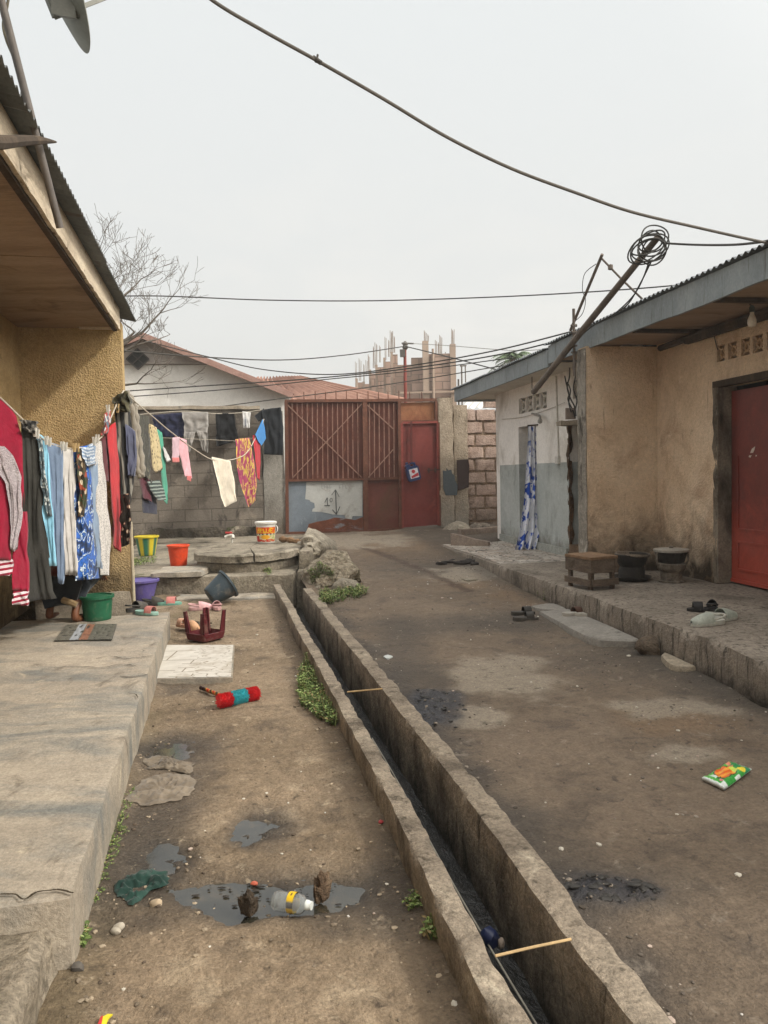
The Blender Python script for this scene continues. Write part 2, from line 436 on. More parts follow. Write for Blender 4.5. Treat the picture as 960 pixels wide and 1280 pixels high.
def yard_col(X, s, p, h):
    n = fbm(X, s, 1.5, 20., 5); n2 = fbm(X, s, 5., 33., 4)
    c = mixc(lin('#796955'), lin('#92806a'), sstep(-.8, .9, n+.35*fbm(X, s, 17., 90., 3)))
    c = mixc(c, lin('#a8977f'), .7*sstep(.3, .9, n2+.25*n+.3*fbm(X, s, 19., 70., 3))); c = mixc(c, lin('#52483e'), .6*sstep(.2, .9, -n2-.15*n+.3*fbm(X, s, 21., 50., 3)))
    c = mixc(c, lin('#54493d'), .6*sstep(.40, .58, X+.08*n))
    c = mixc(c, lin('#5a5039'), .45*sstep(-.30, -.42, X+.06*n)*sstep(-.1, .4, fbm(X, s, 2., 44.)+.3))
    wet = 0.
    for b in YDARK:
        t = bval(b, p.x, p.y, .7, .5)
        c = mixc(c, lin('#453e36'), .68*t); wet = max(wet, .75*t)
    for b in YP+YP2:
        t = bval(b, p.x, p.y, .9, .5); c = mixc(c, lin('#2a2b2b'), .8*t); wet = max(wet, t)
    return c, min(1, wet)
def sheet(name, mat, fr, us, ss, hf, cf):
    mb = MB(); vs, cs, ws = [], [], []
    for s in ss:
        for X in us:
            p = fr(X, s, 0); h = hf(X, s, p); c, wv = cf(X, s, p, h)
            vs.append(Vector((p.x, p.y, h))); cs.append(c); ws.append(wv)
    n = len(us)
    fs = [(j*n+i, j*n+i+1, (j+1)*n+i+1, (j+1)*n+i) for j in range(len(ss)-1) for i in range(n-1)]
    mb.add(vs, fs, 0, cs, ws)
    return struct(mb.build(name, mat, loc=(0, 0, 0), smooth=180))
def steps(a, b, d0, d1):
    """positions from a to b with the step growing from d0 to d1"""
    o = [a]
    while o[-1] < b: o.append(o[-1]+d0+(d1-d0)*max(0, (o[-1]-a)/(b-a)))
    return o
sheet('yard', SOIL, A, [-.75+1.41*i/84 for i in range(85)], [-2, -1, 0, .6]+steps(.95, 9.4, .013, .035), yard_h, yard_col)

def road_z(s): return .33*(max(0., s-3.5)/10.8)**1.5
RP = [blob(545, 888, 34, 24), blob(768, 1112, 58, 15)]
RD = [blob(640, 1035, 60, 60), blob(700, 1085, 60, 40), blob(500, 830, 36, 60), blob(540, 880, 50, 50), blob(770, 1112, 95, 30), blob(610, 772, 190, 7, .1), blob(760, 815, 90, 26, .05),
      blob(640, 765, 60, 14, .1), blob(590, 705, 50, 8, .2), blob(880, 850, 60, 30, .03), blob(520, 700, 60, 12, .2)]
RPALE = [blob(628, 838, 66, 22, .05), blob(600, 900, 30, 12), blob(450, 676, 60, 6, .25), blob(595, 713, 50, 7, .17), blob(840, 880, 70, 12, 0.03), blob(860, 945, 40, 12), blob(700, 1200, 50, 30)]
RORANGE = [blob(660, 740, 46, 9, .12), blob(520, 690, 70, 10, .2), blob(850, 900, 60, 18), blob(560, 722, 50, 6, .15)]
def road_h(X, s, p):
    b2 = cb(p)
    h = road_z(s)+.016*fbm(X, s, 1.3, 61., 5)+.008*fbm(X, s, 9., 68., 4)
    for b in RP: h += .016*bval(b, p.x, p.y, .7, .6)*(1+2.2*fbm(X, s, 16., 4., 3))
    h += .05*sstep(1.35, .98, X)*sstep(2., 9., s)*(.4+fbm(X, s, 2., 25.))
    h += .02*sstep(2.6, 2.9, b2[0])
    return h
def road_col(X, s, p, h):
    n = fbm(X, s, .9, 80., 5); n2 = fbm(X, s, 4., 83., 4); b2 = cb(p)
    c = mixc(lin('#675a4c'), lin('#7b6c5c'), sstep(-.9, 1., n+.3*fbm(X, s, 12., 91., 3)))
    c = mixc(c, lin('#8b7c6a'), .45*sstep(.3, .9, n2+.3*fbm(X, s, 13., 75., 3))); c = mixc(c, lin('#4a423b'), .5*sstep(.25, .9, -n2+.3*fbm(X, s, 14., 55., 3)))
    wet = 0.
    for b in RORANGE: c = mixc(c, lin('#80684f'), .5*bval(b, p.x, p.y, .8, .7))
    for b in RD:
        t = bval(b, p.x, p.y, .8, .6); c = mixc(c, lin('#47413a'), .55*t); wet = max(wet, .25*t)
    for b in RPALE: c = mixc(c, lin('#938878'), .8*bval(b, p.x, p.y, .35, .8))
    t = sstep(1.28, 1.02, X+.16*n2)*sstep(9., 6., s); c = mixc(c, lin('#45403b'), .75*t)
    for b in RP:
        t = bval(b, p.x, p.y, .5, .8); c = mixc(c, lin('#34353a'), .85*t); wet = max(wet, .8*t)
    # the trickle that runs down from the gate
    d = abs(p.x-(.07*sin(p.y*1.3)+(-.05 if p.y > 10 else 0)+(p.y-11.4)*-.34)) if 8.4 < p.y < 12.3 else 9
    c = mixc(c, lin('#4a3a30'), .75*(1-sstep(.03, .12, d+.05*n2)))
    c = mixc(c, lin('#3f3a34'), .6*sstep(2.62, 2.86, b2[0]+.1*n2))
    return c, wet
sheet('road', ROADM, A, [.955]+[1.0+.035*i for i in range(60)]+[3.1+.12*i for i in range(34)], [-3, -1.5, 0, .8]+steps(1.1, 15.5, .022, .07), road_h, road_col)

GRD = surf('far_earth', [(.3, '#6b5f50'), (.7, '#8a7c69')], .3, fine=.2, fscale=8, bump=.3, bscale=4, bdist=.05)
mb = MB(); k = 58
mb.add([(-k, -k, -.6), (k, -k, -.6), (k, k, -.6), (-k, k, -.6)], [(0, 1, 2, 3)])
struct(mb.build('ground', GRD, loc=(0, 0, -.6), smooth=0))

# puddles: sheets of dirty water lying in the hollows
WATER = surf('puddle_water', [(.25, '#1a1c19'), (.75, '#3d3a31')], 5, fine=.1, rough=.07, rvar=.05, bump=.10, bscale=16, bdist=.003, spec=.9,
             stains=[('#4a4133', 12, .54, .68, (1, 1, 1))])
def puddle(bls, z, rag=.25):
    mb = MB(); cx = sum(b[0] for b in bls)/len(bls); cy = sum(b[1] for b in bls)/len(bls)
    R = []
    for j in range(64):
        t = 2*pi*j/64; r = .02
        while r < 1.2 and any(bval(b, cx+r*cos(t), cy+r*sin(t), .95, .8) > .12 for b in bls): r += .01
        R.append(r+.02)
    mb.add([(cx, cy, z)]+[(cx+R[j]*cos(2*pi*j/64), cy+R[j]*sin(2*pi*j/64), z) for j in range(64)], [(0, 1+j, 1+(j+1) % 64) for j in range(64)])
    return struct(mb.build('puddle', WATER, smooth=0))
puddle(YP, -.0165)
for b in YP2: puddle([b], -.0195)

# ------------------------------------------------------------------ terrace by the left house
mb = MB()
mb.rbox(A, -2.0, -.445, 2.27, 7.06, -.12, .22, c=.04, amp=.005, f=4, chip=.010, cf=9, seed=1)
struct(mb.build('terrace', TERR, smooth=50))
mb = MB()
def FA2(X, s, z):  # the broken near end of the terrace
    k = sstep(1.9, 2.3, s); return A(X+.02*nz((X, s, z), 5.), s, z-.02*k*(z > .05)+.02*fbm(X, s, 4., 3.)*(z > .05))
mb.rbox(FA2, -2.0, -.49, .4, 2.30, -.12, .165, c=.035, amp=.016, f=6, chip=.035, cf=9, seed=2)
struct(mb.build('terrace_step', surf('broken_concrete', [(.25, '#7d7364'), (.5, '#958a79'), (.78, '#a89d8b')], 3, fine=.3, fscale=60, bump=1., bscale=30, bdist=.015,
       stains=[('#5b5446', 4, .54, .72, (1, 1, 1)), ('#4a4438', 9, .6, .72, (1, 1, 1))]), smooth=50))
# hairline cracks and broken-out pits, real slivers of filler lying on the slab
CRK = plain('#3d352a', .95, .1); PALEM = plain('#b09d7c', .95, .1)
mb = MB()
def crack(px, z, wd):
    pts = [G(u, v, z) for u, v in px]; pts = smooth_path(pts, 5)
    for i in range(len(pts)-1):
        a, b = pts[i], pts[i+1]; n_ = Vector((-(b-a).y, (b-a).x, 0)).normalized()
        wa = wd*(.4+.8*abs(nz(a, 14.))); wb = wd*(.4+.8*abs(nz(b, 14.)))
        j = n_*.006*nz(a, 30.)
        mb.add([a-n_*wa+j, b-n_*wb+j, b+n_*wb+j, a+n_*wa+j], [(0, 1, 2, 3)])
crack([(120, 823), (138, 820), (158, 823), (176, 821), (192, 819)], .2275, .006)
crack([(60, 835), (95, 833), (128, 834), (150, 830), (170, 832)], .2275, .006)
crack([(150, 845), (165, 846), (184, 843)], .2275, .008)
crack([(0, 1118), (18, 1117), (30, 1124), (46, 1115), (70, 1112), (92, 1116)], .2275, .006)
crack([(160, 866), (170, 868), (172, 872)], .2275, .005)
struct(mb.build('terrace_cracks', CRK, smooth=0))

# ------------------------------------------------------------------ drain
def FDR(X, s, z):
    return A(X+.009*fbm(0, s, .7, 2., 3)+(-.022 if s < 3 else 0)*sstep(3, 1.8, s), s, z)
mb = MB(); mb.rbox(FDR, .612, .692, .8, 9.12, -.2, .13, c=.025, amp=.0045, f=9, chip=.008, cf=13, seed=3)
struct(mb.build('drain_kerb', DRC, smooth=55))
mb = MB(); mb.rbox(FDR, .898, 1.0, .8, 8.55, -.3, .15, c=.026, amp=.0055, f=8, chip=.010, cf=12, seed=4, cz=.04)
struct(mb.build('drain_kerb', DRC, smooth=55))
SLUDGE = surf('drain_sludge', [(.3, '#0b0a08'), (.7, '#17150f')], 7, fine=.4, rough=.16, rvar=.1, bump=.6, bscale=26, bdist=.01, spec=.6,
              stains=[('#2a261e', 9, .62, .72, (1, 1, 1))])
mb = MB()
ss = [.6+i*.05 for i in range(172)]; xs = [.66+.27*i/8 for i in range(9)]
mb.add([A(X+.0, s, -.17+.012*fbm(X, s, 5., 2.)) for s in ss for X in xs], [(j*9+i, j*9+i+1, j*9+10+i, j*9+9+i) for j in range(len(ss)-1) for i in range(8)])
struct(mb.build('drain_water', SLUDGE, smooth=180))
# ------------------------------------------------------------------ walls with openings
def cell_wall(mb, fr, X0, X1, s0, s1, z0, z1, holes=(), zcuts=(), mat=lambda s, z: 0):
    S = sorted({s0, s1, *[h[0] for h in holes], *[h[1] for h in holes]}); Z = sorted({z0, z1, *zcuts, *[h[2] for h in holes], *[h[3] for h in holes]})
    S = [x for x in S if s0 <= x <= s1]; Z = [x for x in Z if z0 <= x <= z1]
    ns, nzn = len(S)-1, len(Z)-1
    def full(i, k):
        if i < 0 or k < 0 or i >= ns or k >= nzn: return False
        a, b = (S[i]+S[i+1])/2, (Z[k]+Z[k+1])/2
        return not any(h[0] < a < h[1] and h[2] < b < h[3] for h in holes)
    for i in range(ns):
        for k in range(nzn):
            if not full(i, k): continue
            a, b, c, d = S[i], S[i+1], Z[k], Z[k+1]; mi = mat((a+b)/2, (c+d)/2)
            p = [fr(X0, a, c), fr(X1, a, c), fr(X1, b, c), fr(X0, b, c), fr(X0, a, d), fr(X1, a, d), fr(X1, b, d), fr(X0, b, d)]
            fs = [(3, 0, 4, 7), (1, 2, 6, 5)]
            if not full(i-1, k): fs.append((0, 1, 5, 4))
            if not full(i+1, k): fs.append((2, 3, 7, 6))
            if not full(i, k-1): fs.append((0, 3, 2, 1))
            if not full(i, k+1): fs.append((4, 5, 6, 7))
            mb.add(p, fs, mi)
    return mb
def corrugated(mb, fr, Xe, Xr, s0, s1, ze, slope, pitch=.076, amp=.012, nX=4, thick=.004):
    """sheet with its ridges running from eave Xe to ridge Xr"""
    n = int((s1-s0)/pitch*6)
    for k in (0, 1):
        vs = []
        for j in range(n+1):
            s = s0+(s1-s0)*j/n; lap = .006*(int((s-s0)/.8) % 2)
            for i in range(nX+1):
                X = Xe+(Xr-Xe)*i/nX+(.012*nz((int((s-s0)/.8)*1.7, 3.3), 1.) if i == 0 else 0)
                vs.append(fr(X, s, ze+slope*abs(X-Xe)+amp*sin(2*pi*(s-s0)/pitch)+lap-k*thick))
        w_ = nX+1
        fs = [(j*w_+i, j*w_+i+1, (j+1)*w_+i+1, (j+1)*w_+i) for j in range(n) for i in range(nX)]
        if k: fs = [f[::-1] for f in fs]
        mb.add(vs, fs)
    return mb

TIN = surf('weathered_tin', [(.25, '#4a4c4b'), (.5, '#616462'), (.8, '#777975')], 1.6, fine=.15, rough=.6, spec=.4, bump=.2, bscale=20, metal=.25,
           stains=[('#4c3527', 2.5, .58, .75, (1, 1, 1))])
TIN_G = surf('grey_tin', [(.25, '#4e5254'), (.5, '#63686b'), (.8, '#757a7c')], 1.3, fine=.12, rough=.65, spec=.35, bump=.2, bscale=20,
             stains=[('#453931', 3, .6, .78, (1, 1, 1))])
OCHRE = surf('ochre_roughcast', [(.25, '#9f8760'), (.5, '#b99f74'), (.78, '#c8b085')], 2.2, fine=.2, fscale=120, rough=.95, bump=.7, bscale=90, bdist=.006, voro=62, spec=.15,
             stains=[('#9a8253', 1.1, .54, .76, (1, 1, 1)), ('#76643f', 6, .66, .78, (1, 1, 1))], zst=('#574a38', .2, .75, 3))
PEACH = surf('peach_roughcast', [(.25, '#c2a88b'), (.5, '#d3bb9f'), (.8, '#ddc9b0')], 1.9, fine=.15, fscale=110, rough=.95, bump=.6, bscale=60, bdist=.006, voro=50, spec=.15,
             stains=[('#a98c72', 2.2, .50, .75, (1, 1, .8)), ('#7d6a57', 7, .62, .76, (3, 3, .25)), ('#6b5846', 20, .67, .76, (1, 1, 1)), ('#e0cdb4', 5, .62, .78, (1, 1, 1)), ('#8f7a64', 7, .64, .80, (1, 1, .7)), ('#4a3c30', 24, .68, .76, (1, 1, 1))], zst=('#463c31', .28, 1.0, 3.2))
BOARD = surf('ceiling_board', [(.25, '#806a57'), (.5, '#95806b'), (.8, '#a6917c')], 1.5, stretch=(.5, 3, 1), fine=.15, rough=.85, bump=.15, bscale=30,
             stains=[('#5a412c', 2, .55, .75, (1, 1, 1))])
FASW = surf('peeling_white_board', [(.25, '#a69681'), (.5, '#c9baa3'), (.8, '#dccfb8')], 4, stretch=(1, .5, 4), fine=.2, rough=.8, bump=.5, bscale=24,
            stains=[('#5a4837', 7, .6, .66, (1, .7, 1.6)), ('#7d6a52', 2.2, .58, .72, (1, 1, 3))])
FASG = surf('grey_painted_board', [(.25, '#6f7577'), (.5, '#81888a'), (.8, '#929899')], 2.2, stretch=(1, 1, .6), fine=.12, rough=.75, bump=.25, bscale=40,
            stains=[('#4a4a47', 6, .58, .72, (5, 5, .5)), ('#90938f', 9, .62, .75, (5, 5, .6))])
DARKW = surf('dark_old_wood', [(.25, '#2e261e'), (.5, '#42372c'), (.8, '#574939')], 5, stretch=(1, 1, .4), fine=.25, rough=.9, bump=.5, bscale=30)
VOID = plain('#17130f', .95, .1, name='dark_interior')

# ------------------------------------------------------------------ left house
lh = thing('ochre_house', 'ochre roughcast house with corrugated roof and peeling white fascia behind the washing line', 'house', A(-1.75, 7.7, .22))
mb = MB(); mb.box(A, -1.98, -1.75, -2, 7.7, .22, 2.92); mb.build('wall', OCHRE, lh)
mb = MB(); mb.box(A, -1.98, -.842, 7.7, 7.88, .1, 2.90); mb.build('wing_wall', OCHRE, lh)
mb = MB(); mb.rbox(A, -1.7, -.835, 7.655, 7.70, .1, .345, c=.06, amp=.008, f=6, chip=.012, seed=5); mb.build('plinth', CONC, lh)
mb = MB(); mb.box(A, -5.5, -1.98, -2, 7.88, -.3, 2.92); mb.build('house_block', OCHRE, lh)
mb = MB()
for i, (a, b) in enumerate([(-2, .2), (.205, 1.25), (1.255, 2.25), (2.255, 3.28), (3.285, 4.28), (4.285, 5.28), (5.285, 6.3), (6.305, 7.69)]):
    mb.box(A, -1.745, -.87, a, b, 2.825+.004*(i % 2), 2.845)
mb.build('soffit', BOARD, lh)
mb = MB()
ns_ = 240
for side in (0, 1):
    pass
vs, fs = [], []
for i in range(ns_+1):
    s = -2+(7.62+2)*i/ns_
    zb = 2.812-.012*max(0, fbm(s, 0, 3., 3.))-.018*max(0, nz((s, 2), 9.))
    for X in (-.862, -.838): vs += [A(X, s, zb), A(X, s, 3.0)]
fs = []
for i in range(ns_):
    o, q = i*4, (i+1)*4
    fs += [(o, o+1, q+1, q), (o+2, q+2, q+3, o+3), (o, q, q+2, o+2), (o+1, o+3, q+3, q+1)]
fs += [(0, 2, 3, 1), (ns_*4, ns_*4+1, ns_*4+3, ns_*4+2)]
mb.add(vs, fs); mb.box(A, -1.2, -.865, 7.6, 7.64, 2.81, 2.96)
mb.build('fascia', FASW, lh)
mb = MB(); mb.box(A, -.90, -.864, -2, 7.6, 2.79, 2.822); mb.build('trim_strip', DARKW, lh)
mb = MB(); corrugated(mb, A, -.735, -5.7, -2, 8.12, 2.99, .2, nX=6); mb.build('roof', TIN, lh)
mb = MB(); mb.tube([A(-.82, 7.72, .2), A(-.822, 7.72, 1.0)], .016, 8); mb.build('drain_pipe', plain('#b3a890', .7), lh)

# satellite dish on its leaning mast
DISHM = surf('dish_grey', [(.3, '#77786f'), (.7, '#8f8f85')], 4, fine=.1, rough=.6, bump=.1)
pb, pt = AX(75, 285, -.69), P(-14, -60, 3.3)
ms = thing('antenna_mast', 'grey steel mast leaning against the left roof edge', 'mast', pb)
mb = MB(); mb.tube([pb, pt, pt+(pt-pb)*.25], .017, 10); mb.build('pole', plain('#6a645f', .6, metal=.3), ms)
mb = MB(); mb.tube(smooth_path([P(14, -30, 3.35), P(9, 8, 3.4), P(4, 30, 3.45), P(8, 50, 3.5), P(16, 70, 3.62), P(22, 90, 3.7), P(27, 118, 3.82), P(14, 140, 3.85), P(3, 160, 3.87), P(-8, 170, 3.9)]), .006, 6)
mb.build('cable', plain('#8d8573', .6), ms)
dc = P(70, -52, 3.9)
ds = thing('satellite_dish', 'grey satellite dish seen from behind high above the left roof', 'satellite dish', dc)
dax = Vector((.88, .33, .34)).normalized()
R_ = .40
mb = MB(); mb.lathe(dc, [(0.02, -.075)]+[(R_*k/10, -.075+.075*(k/10)**2) for k in range(1, 11)]+[(R_+.008, .004), (R_-.004, .010)]+[(R_*k/10, -.07+.075*(k/10)**2) for k in range(9, 0, -1)]+[(.01, -.068)], 48, dax)
mb.build('reflector', DISHM, ds)
mb = MB(); t1 = P(70, 21, 3.86); t2 = P(140, -6, 4.15); mb.bar(t1, t2, .03, .02); mb.bar(P(40, -55, 3.8), t1, .03, .03)
mb.cbox(P(84, 6, 3.84), (.05, .02, 0), (0, .05, .02), (0, 0, .06)); mb.build('feed_arm', plain('#7a7a72', .6), ds)
mb = MB(); mb.tube([dc-dax*.07, dc-dax*.2-UP*.02, pt+(pt-pb)*.15], .016, 8); mb.build('bracket', plain('#6a645f', .6, metal=.3), ds)
br = [AX(-40, 176, -.62), AX(0, 178, -.66), AX(26, 176, -.68), AX(50, 175.5, -.69), AX(70, 177.5, -.7)]
mb = MB(); mb.tube(smooth_path(br, 4), [.026-.0007*i if i < 12 else .017-.0032*(i-12) for i in range(17)], 8); tag(mb.build('wooden_stake', DARKW), 'dark weathered stick poking out level under the left roof edge', 'stick')

# ------------------------------------------------------------------ right porch and kerb
mb = MB()
def FB2(X, s, z):
    return B(X+.03*fbm(0, s, .8, 12., 4)*(X < 3.2)-.10*sstep(4.6, 3.3, s)*(X < 3.2), s, z-.02*sstep(8, 12, s))
mb.rbox(FB2, 2.905, 4.6, .6, 9.02, -.08, .28, c=.05, amp=.008, f=4, chip=.02, cf=9, seed=6)
struct(mb.build('pavement', KERB, smooth=50))
def FB3(X, s, z): return B(X+.03*fbm(0, s, .8, 12., 4)*(X < 3.2), s, z-.02*sstep(8, 12, s))
MOS = None
m, nt, bs = new_mat('mosaic_paving'); v = coords(nt)
vo = nd(nt, 'ShaderNodeTexVoronoi', {'Scale': 9.5}, feature='DISTANCE_TO_EDGE'); nt.links.new(v, vo.inputs['Vector'])
v2 = nd(nt, 'ShaderNodeTexVoronoi', {'Scale': 9.5}); nt.links.new(v, v2.inputs['Vector'])
s_ = nd(nt, 'ShaderNodeSeparateColor'); nt.links.new(v2.outputs['Color'], s_.inputs[0])
c = ramp_n(nt, s_.outputs[0], [(0., '#8f8679'), (.4, '#b5aca0'), (.6, '#a08d7b'), (.8, '#c4bdb2'), (1., '#8b7b6c')])
c = mix_n(nt, maprange(nt, vo.outputs['Distance'], .03, .055), '#3c352d', c)
c = mix_n(nt, maprange(nt, noise_n(nt, v, 3, 6), .5, .75), c, '#6d6357'); nt.links.new(c, bs.inputs['Base Color']); bs.inputs['Roughness'].default_value = .6
bump_n(nt, bs, maprange(nt, vo.outputs['Distance'], .02, .06), .6, .006); MOS = m
mb = MB(); mb.rbox(FB3, 2.93, 4.1, 9.03, 12.9, -.05, .262, c=.07, amp=.008, f=4, chip=.02, cf=9, seed=7, mi=0)
struct(mb.build('pavement', KERB, smooth=50))
mb = MB(); mb.add([FB3(2.99+1.1*i/8, 9.05+3.83*j/30, .268+.004*nz((i, j, 0), .7)) for j in range(31) for i in range(9)], [(j*9+i, j*9+i+1, j*9+10+i, j*9+9+i) for j in range(30) for i in range(8)])
struct(mb.build('mosaic_paving', MOS, smooth=180))

# ------------------------------------------------------------------ right (peach) house
rh = thing('peach_house', 'peach roughcast house with a red door, grey fascia and tin roof, right of the lane', 'house', B(4.4, 6., .28))
XW = 4.37
sd1 = cb(BX(897, 600, XW))[1]; sd0 = sd1-.98
ztop = BX(897, 483, XW).z
va, vb_ = BX(896, 453, XW).z, BX(896, 433, XW).z
vents = []
for (a, b) in ((896, 906), (910, 921), (926.5, 937), (941, 953.5), (958.5, 972)):
    vents.append((cb(BX(b, 440, XW))[1], cb(BX(a, 440, XW))[1], va, vb_))
mb = MB(); cell_wall(mb, B, XW, XW+.2, .6, 7.8, .24, 2.93, [(sd0, sd1, .2, ztop)]+vents); mb.build('wall', PEACH, rh)
mb = MB(); mb.box(B, 3.553, XW+.2, 7.802, 8.0, .2, 2.72)
mb.build('wing_wall', PEACH, rh)
mb = MB(); mb.rbox(B, 3.535, 3.552, 7.79, 8.01, .22, 2.71, c=.06, amp=.007, f=8, chip=.012, seed=8); mb.build('wall_end', surf('bare_grey_plaster', [(.25, '#6b655c'), (.5, '#8d867b'), (.8, '#a69f93')], 3, fine=.3, bump=.8, bscale=30, bdist=.012,
         stains=[('#3f382f', 7, .56, .66, (1, 1, .4)), ('#bdb6aa', 9, .6, .7, (1, 1, .5))]), rh)
mb = MB(); mb.box(B, XW+.2, 8.5, .6, 12.4, -.3, 2.9)
mb.build('house_block', VOID, rh)
lm = surf('vent_cement', [(.3, '#b29474'), (.7, '#c7a988')], 6, fine=.15, rough=.9)
def lattice(mb, fr, X, sa, sb, za, zb, wd=.013, dep=.03):
    sm, zm = (sa+sb)/2, (za+zb)/2; hs, hz = (sb-sa)/2, (zb-za)/2
    def br_(p, q): mb.bar(fr(X, *p), fr(X, *q), wd, dep, up=fr(1, 0, 0)-fr(0, 0, 0))
    br_((sm-hs*.55, zm), (sm, zm+hz*.62)); br_((sm, zm+hz*.62), (sm+hs*.55, zm)); br_((sm+hs*.55, zm), (sm, zm-hz*.62)); br_((sm, zm-hz*.62), (sm-hs*.55, zm))
    for a in (-1, 1):
        for b in (-1, 1): br_((sm+a*hs*.3, zm+b*hz*.34), (sm+a*hs, zm+b*hz))
for k in vents:
    mb = MB(); lattice(mb, B, XW+.03, *k); mb.box(B, XW+.13, XW+.14, k[0], k[1], k[2], k[3], 1)
    vb2 = mb.build('vent_block', [lm, VOID], rh)
# the worn jamb reveal and the door set back in it
JM = surf('jamb_plaster', [(.25, '#5a5146'), (.5, '#7a6f61'), (.8, '#958a7a')], 2.5, fine=.25, bump=.6, bscale=30, stains=[('#33291f', 2.2, .52, .7, (1, 1, .4))])
mb = MB(); mb.box(B, XW-.004, XW+.199, sd1-.012, sd1+.008, .285, ztop-.002); mb.rbox(B, XW-.012, XW+.01, sd1-.005, sd1+.075, .285, ztop+.02, c=.035, amp=.016, f=9, chip=.02, seed=9)
mb.build('jamb', JM, rh)
mb = MB(); mb.bar(B(XW+.02, sd0-.05, ztop+.02), B(XW+.02, sd1+.06, ztop+.02), .07, .06); mb.build('lintel', DARKW, rh)
RED = surf('red_door_paint', [(.25, '#5c221b'), (.5, '#6e2b21'), (.8, '#7b3528')], 2, fine=.12, rough=.5, spec=.45, bump=.12, bscale=40,
           stains=[('#47201a', 1.2, .5, .72, (1, 1, .5)), ('#3d2a20', 5, .62, .76, (3, 3, .3)), ('#8a5a44', 16, .66, .76, (1, 1, 1)), ('#b5694f', 12, .68, .78, (2, 2, .4))], zst=('#9a4030', .4, 1.2, 4))
mb = MB()
Xd = XW+.13
mb.box(B, Xd, Xd+.035, sd0+.03, sd1-.025, .30, ztop-.05)
dr = mb.build('door', RED, rh)
mb = MB()
for (a, b, z0_, z1_) in ((.13, .80, .44, .50+.0), (.13, .80, .70, .74)): pass
w0, w1 = sd0+.16, sd1-.13
for z_ in (.42, .68): mb.box(B, Xd-.010, Xd-.001, w0, w1, z_, z_+.02)
for s_2 in (w0, w1): mb.box(B, Xd-.010, Xd-.001, s_2-.01, s_2+.01, .441, .679)
for z_ in (.80, 1.5): mb.box(B, Xd-.009, Xd-.001, w0, w1, z_, z_+.02)
for s_2 in (w0, w1): mb.box(B, Xd-.009, Xd-.001, s_2-.01, s_2+.01, .821, 1.499)
mb.box(B, Xd-.018, Xd-.001, sd0+.04, sd1-.035, .302, .335)
mb.build('panel_moulding', RED, dr)
mb = MB(); p_ = BX(940, 566, Xd-.004)
for (du, dv) in ((0, 0),):
    q = [BX(u, v, Xd-.003) for u, v in ((936, 571), (940, 561), (944, 558), (943, 563), (938, 572))]; mb.prism(q, -N2*.002)
    q = [BX(u, v, Xd-.003) for u, v in ((944.5, 567), (946, 566), (946, 570), (944.8, 571))]; mb.prism(q, -N2*.002)
mb.build('paint_chip', plain('#c9bcae', .8), dr)
# roof, soffit, fascia, rafters
mb = MB(); mb.box(B, 3.62, XW+.0, .6, 7.79, 2.735, 2.75)
mb.box(B, 3.62, 3.98, 7.79, 8.9, 2.735, 2.75); mb.build('soffit', BOARD, rh)
mb = MB()
fv = []; n_ = 70
for i in range(n_+1):
    s = .6+8.35*i/n_; zb = 2.70+.012*fbm(s, 0, 1.1, 3.); ztp = 2.915
    for X in (3.588, 3.618): fv += [B(X, s, zb), B(X, s, ztp)]
ff = []
for i in range(n_):
    o, q = i*4, (i+1)*4
    ff += [(o, q, q+1, o+1), (o+2, o+3, q+3, q+2), (o, o+2, q+2, q), (o+1, q+1, q+3, o+3)]
ff += [(0, 1, 3, 2), (n_*4, n_*4+2, n_*4+3, n_*4+1)]
mb.add(fv, ff); mb.build('fascia', FASG, rh)
mb = MB(); corrugated(mb, B, 3.55, 8.6, .6, 9.0, 2.932, .17, nX=5); mb.build('roof', TIN_G, rh)
mb = MB()
b1, b2 = BX(858, 426, 4.28), B(4.28, 3., 0); b2.z = b1.z-.0
mb.bar(b1, B(4.29, 2., 2.68), .05, .07); mb.tube([B(4.30, 7.6, 2.67), B(4.28, 6.9, 2.68), B(4.27, 5., 2.69)], .035, 8)
mb.build('wall_plate', DARKW, rh)
for s_3 in (6.9, 5.6, 4.3):
    mb = MB(); mb.bar(B(3.63, s_3, 2.715), B(XW-.01, s_3, 2.715), .05, .035); mb.build('rafter', DARKW, rh)
# bulb hanging under the eave
bp = BX(940, 401, 4.1)
bl = thing('light_bulb', 'white light bulb hanging bare under the right eave', 'light bulb', bp)
mb = MB(); mb.lathe(bp, [(.001, -.055), (.03, -.045), (.036, -.015), (.034, .01), (.022, .04), (.016, .055), (.016, .075)], 18); mb.build('bulb', plain('#d9d4c8', .35, .5), bl)
mb = MB(); mb.lathe(bp, [(.02, .07), (.022, .11), (.012, .125), (.001, .126)], 12)
mb.tube(smooth_path([bp+UP*.12, bp+Vector((-.03, .02, .17)), bp+Vector((.0, .0, .22)), bp+Vector((-.02, 0, .32))]), .005, 6); mb.build('holder', plain('#2f3a30', .6), bl)
mb = MB(); mb.tube(smooth_path([BX(894, 411, XW-.01), BX(893, 420, XW-.01), BX(895, 430, XW-.01), BX(897, 437, XW-.01)]), .004, 6); tag(mb.build('loose_wire', plain('#2a2724', .7)), 'short black wire hanging beside the vent blocks over the red door', 'wire')

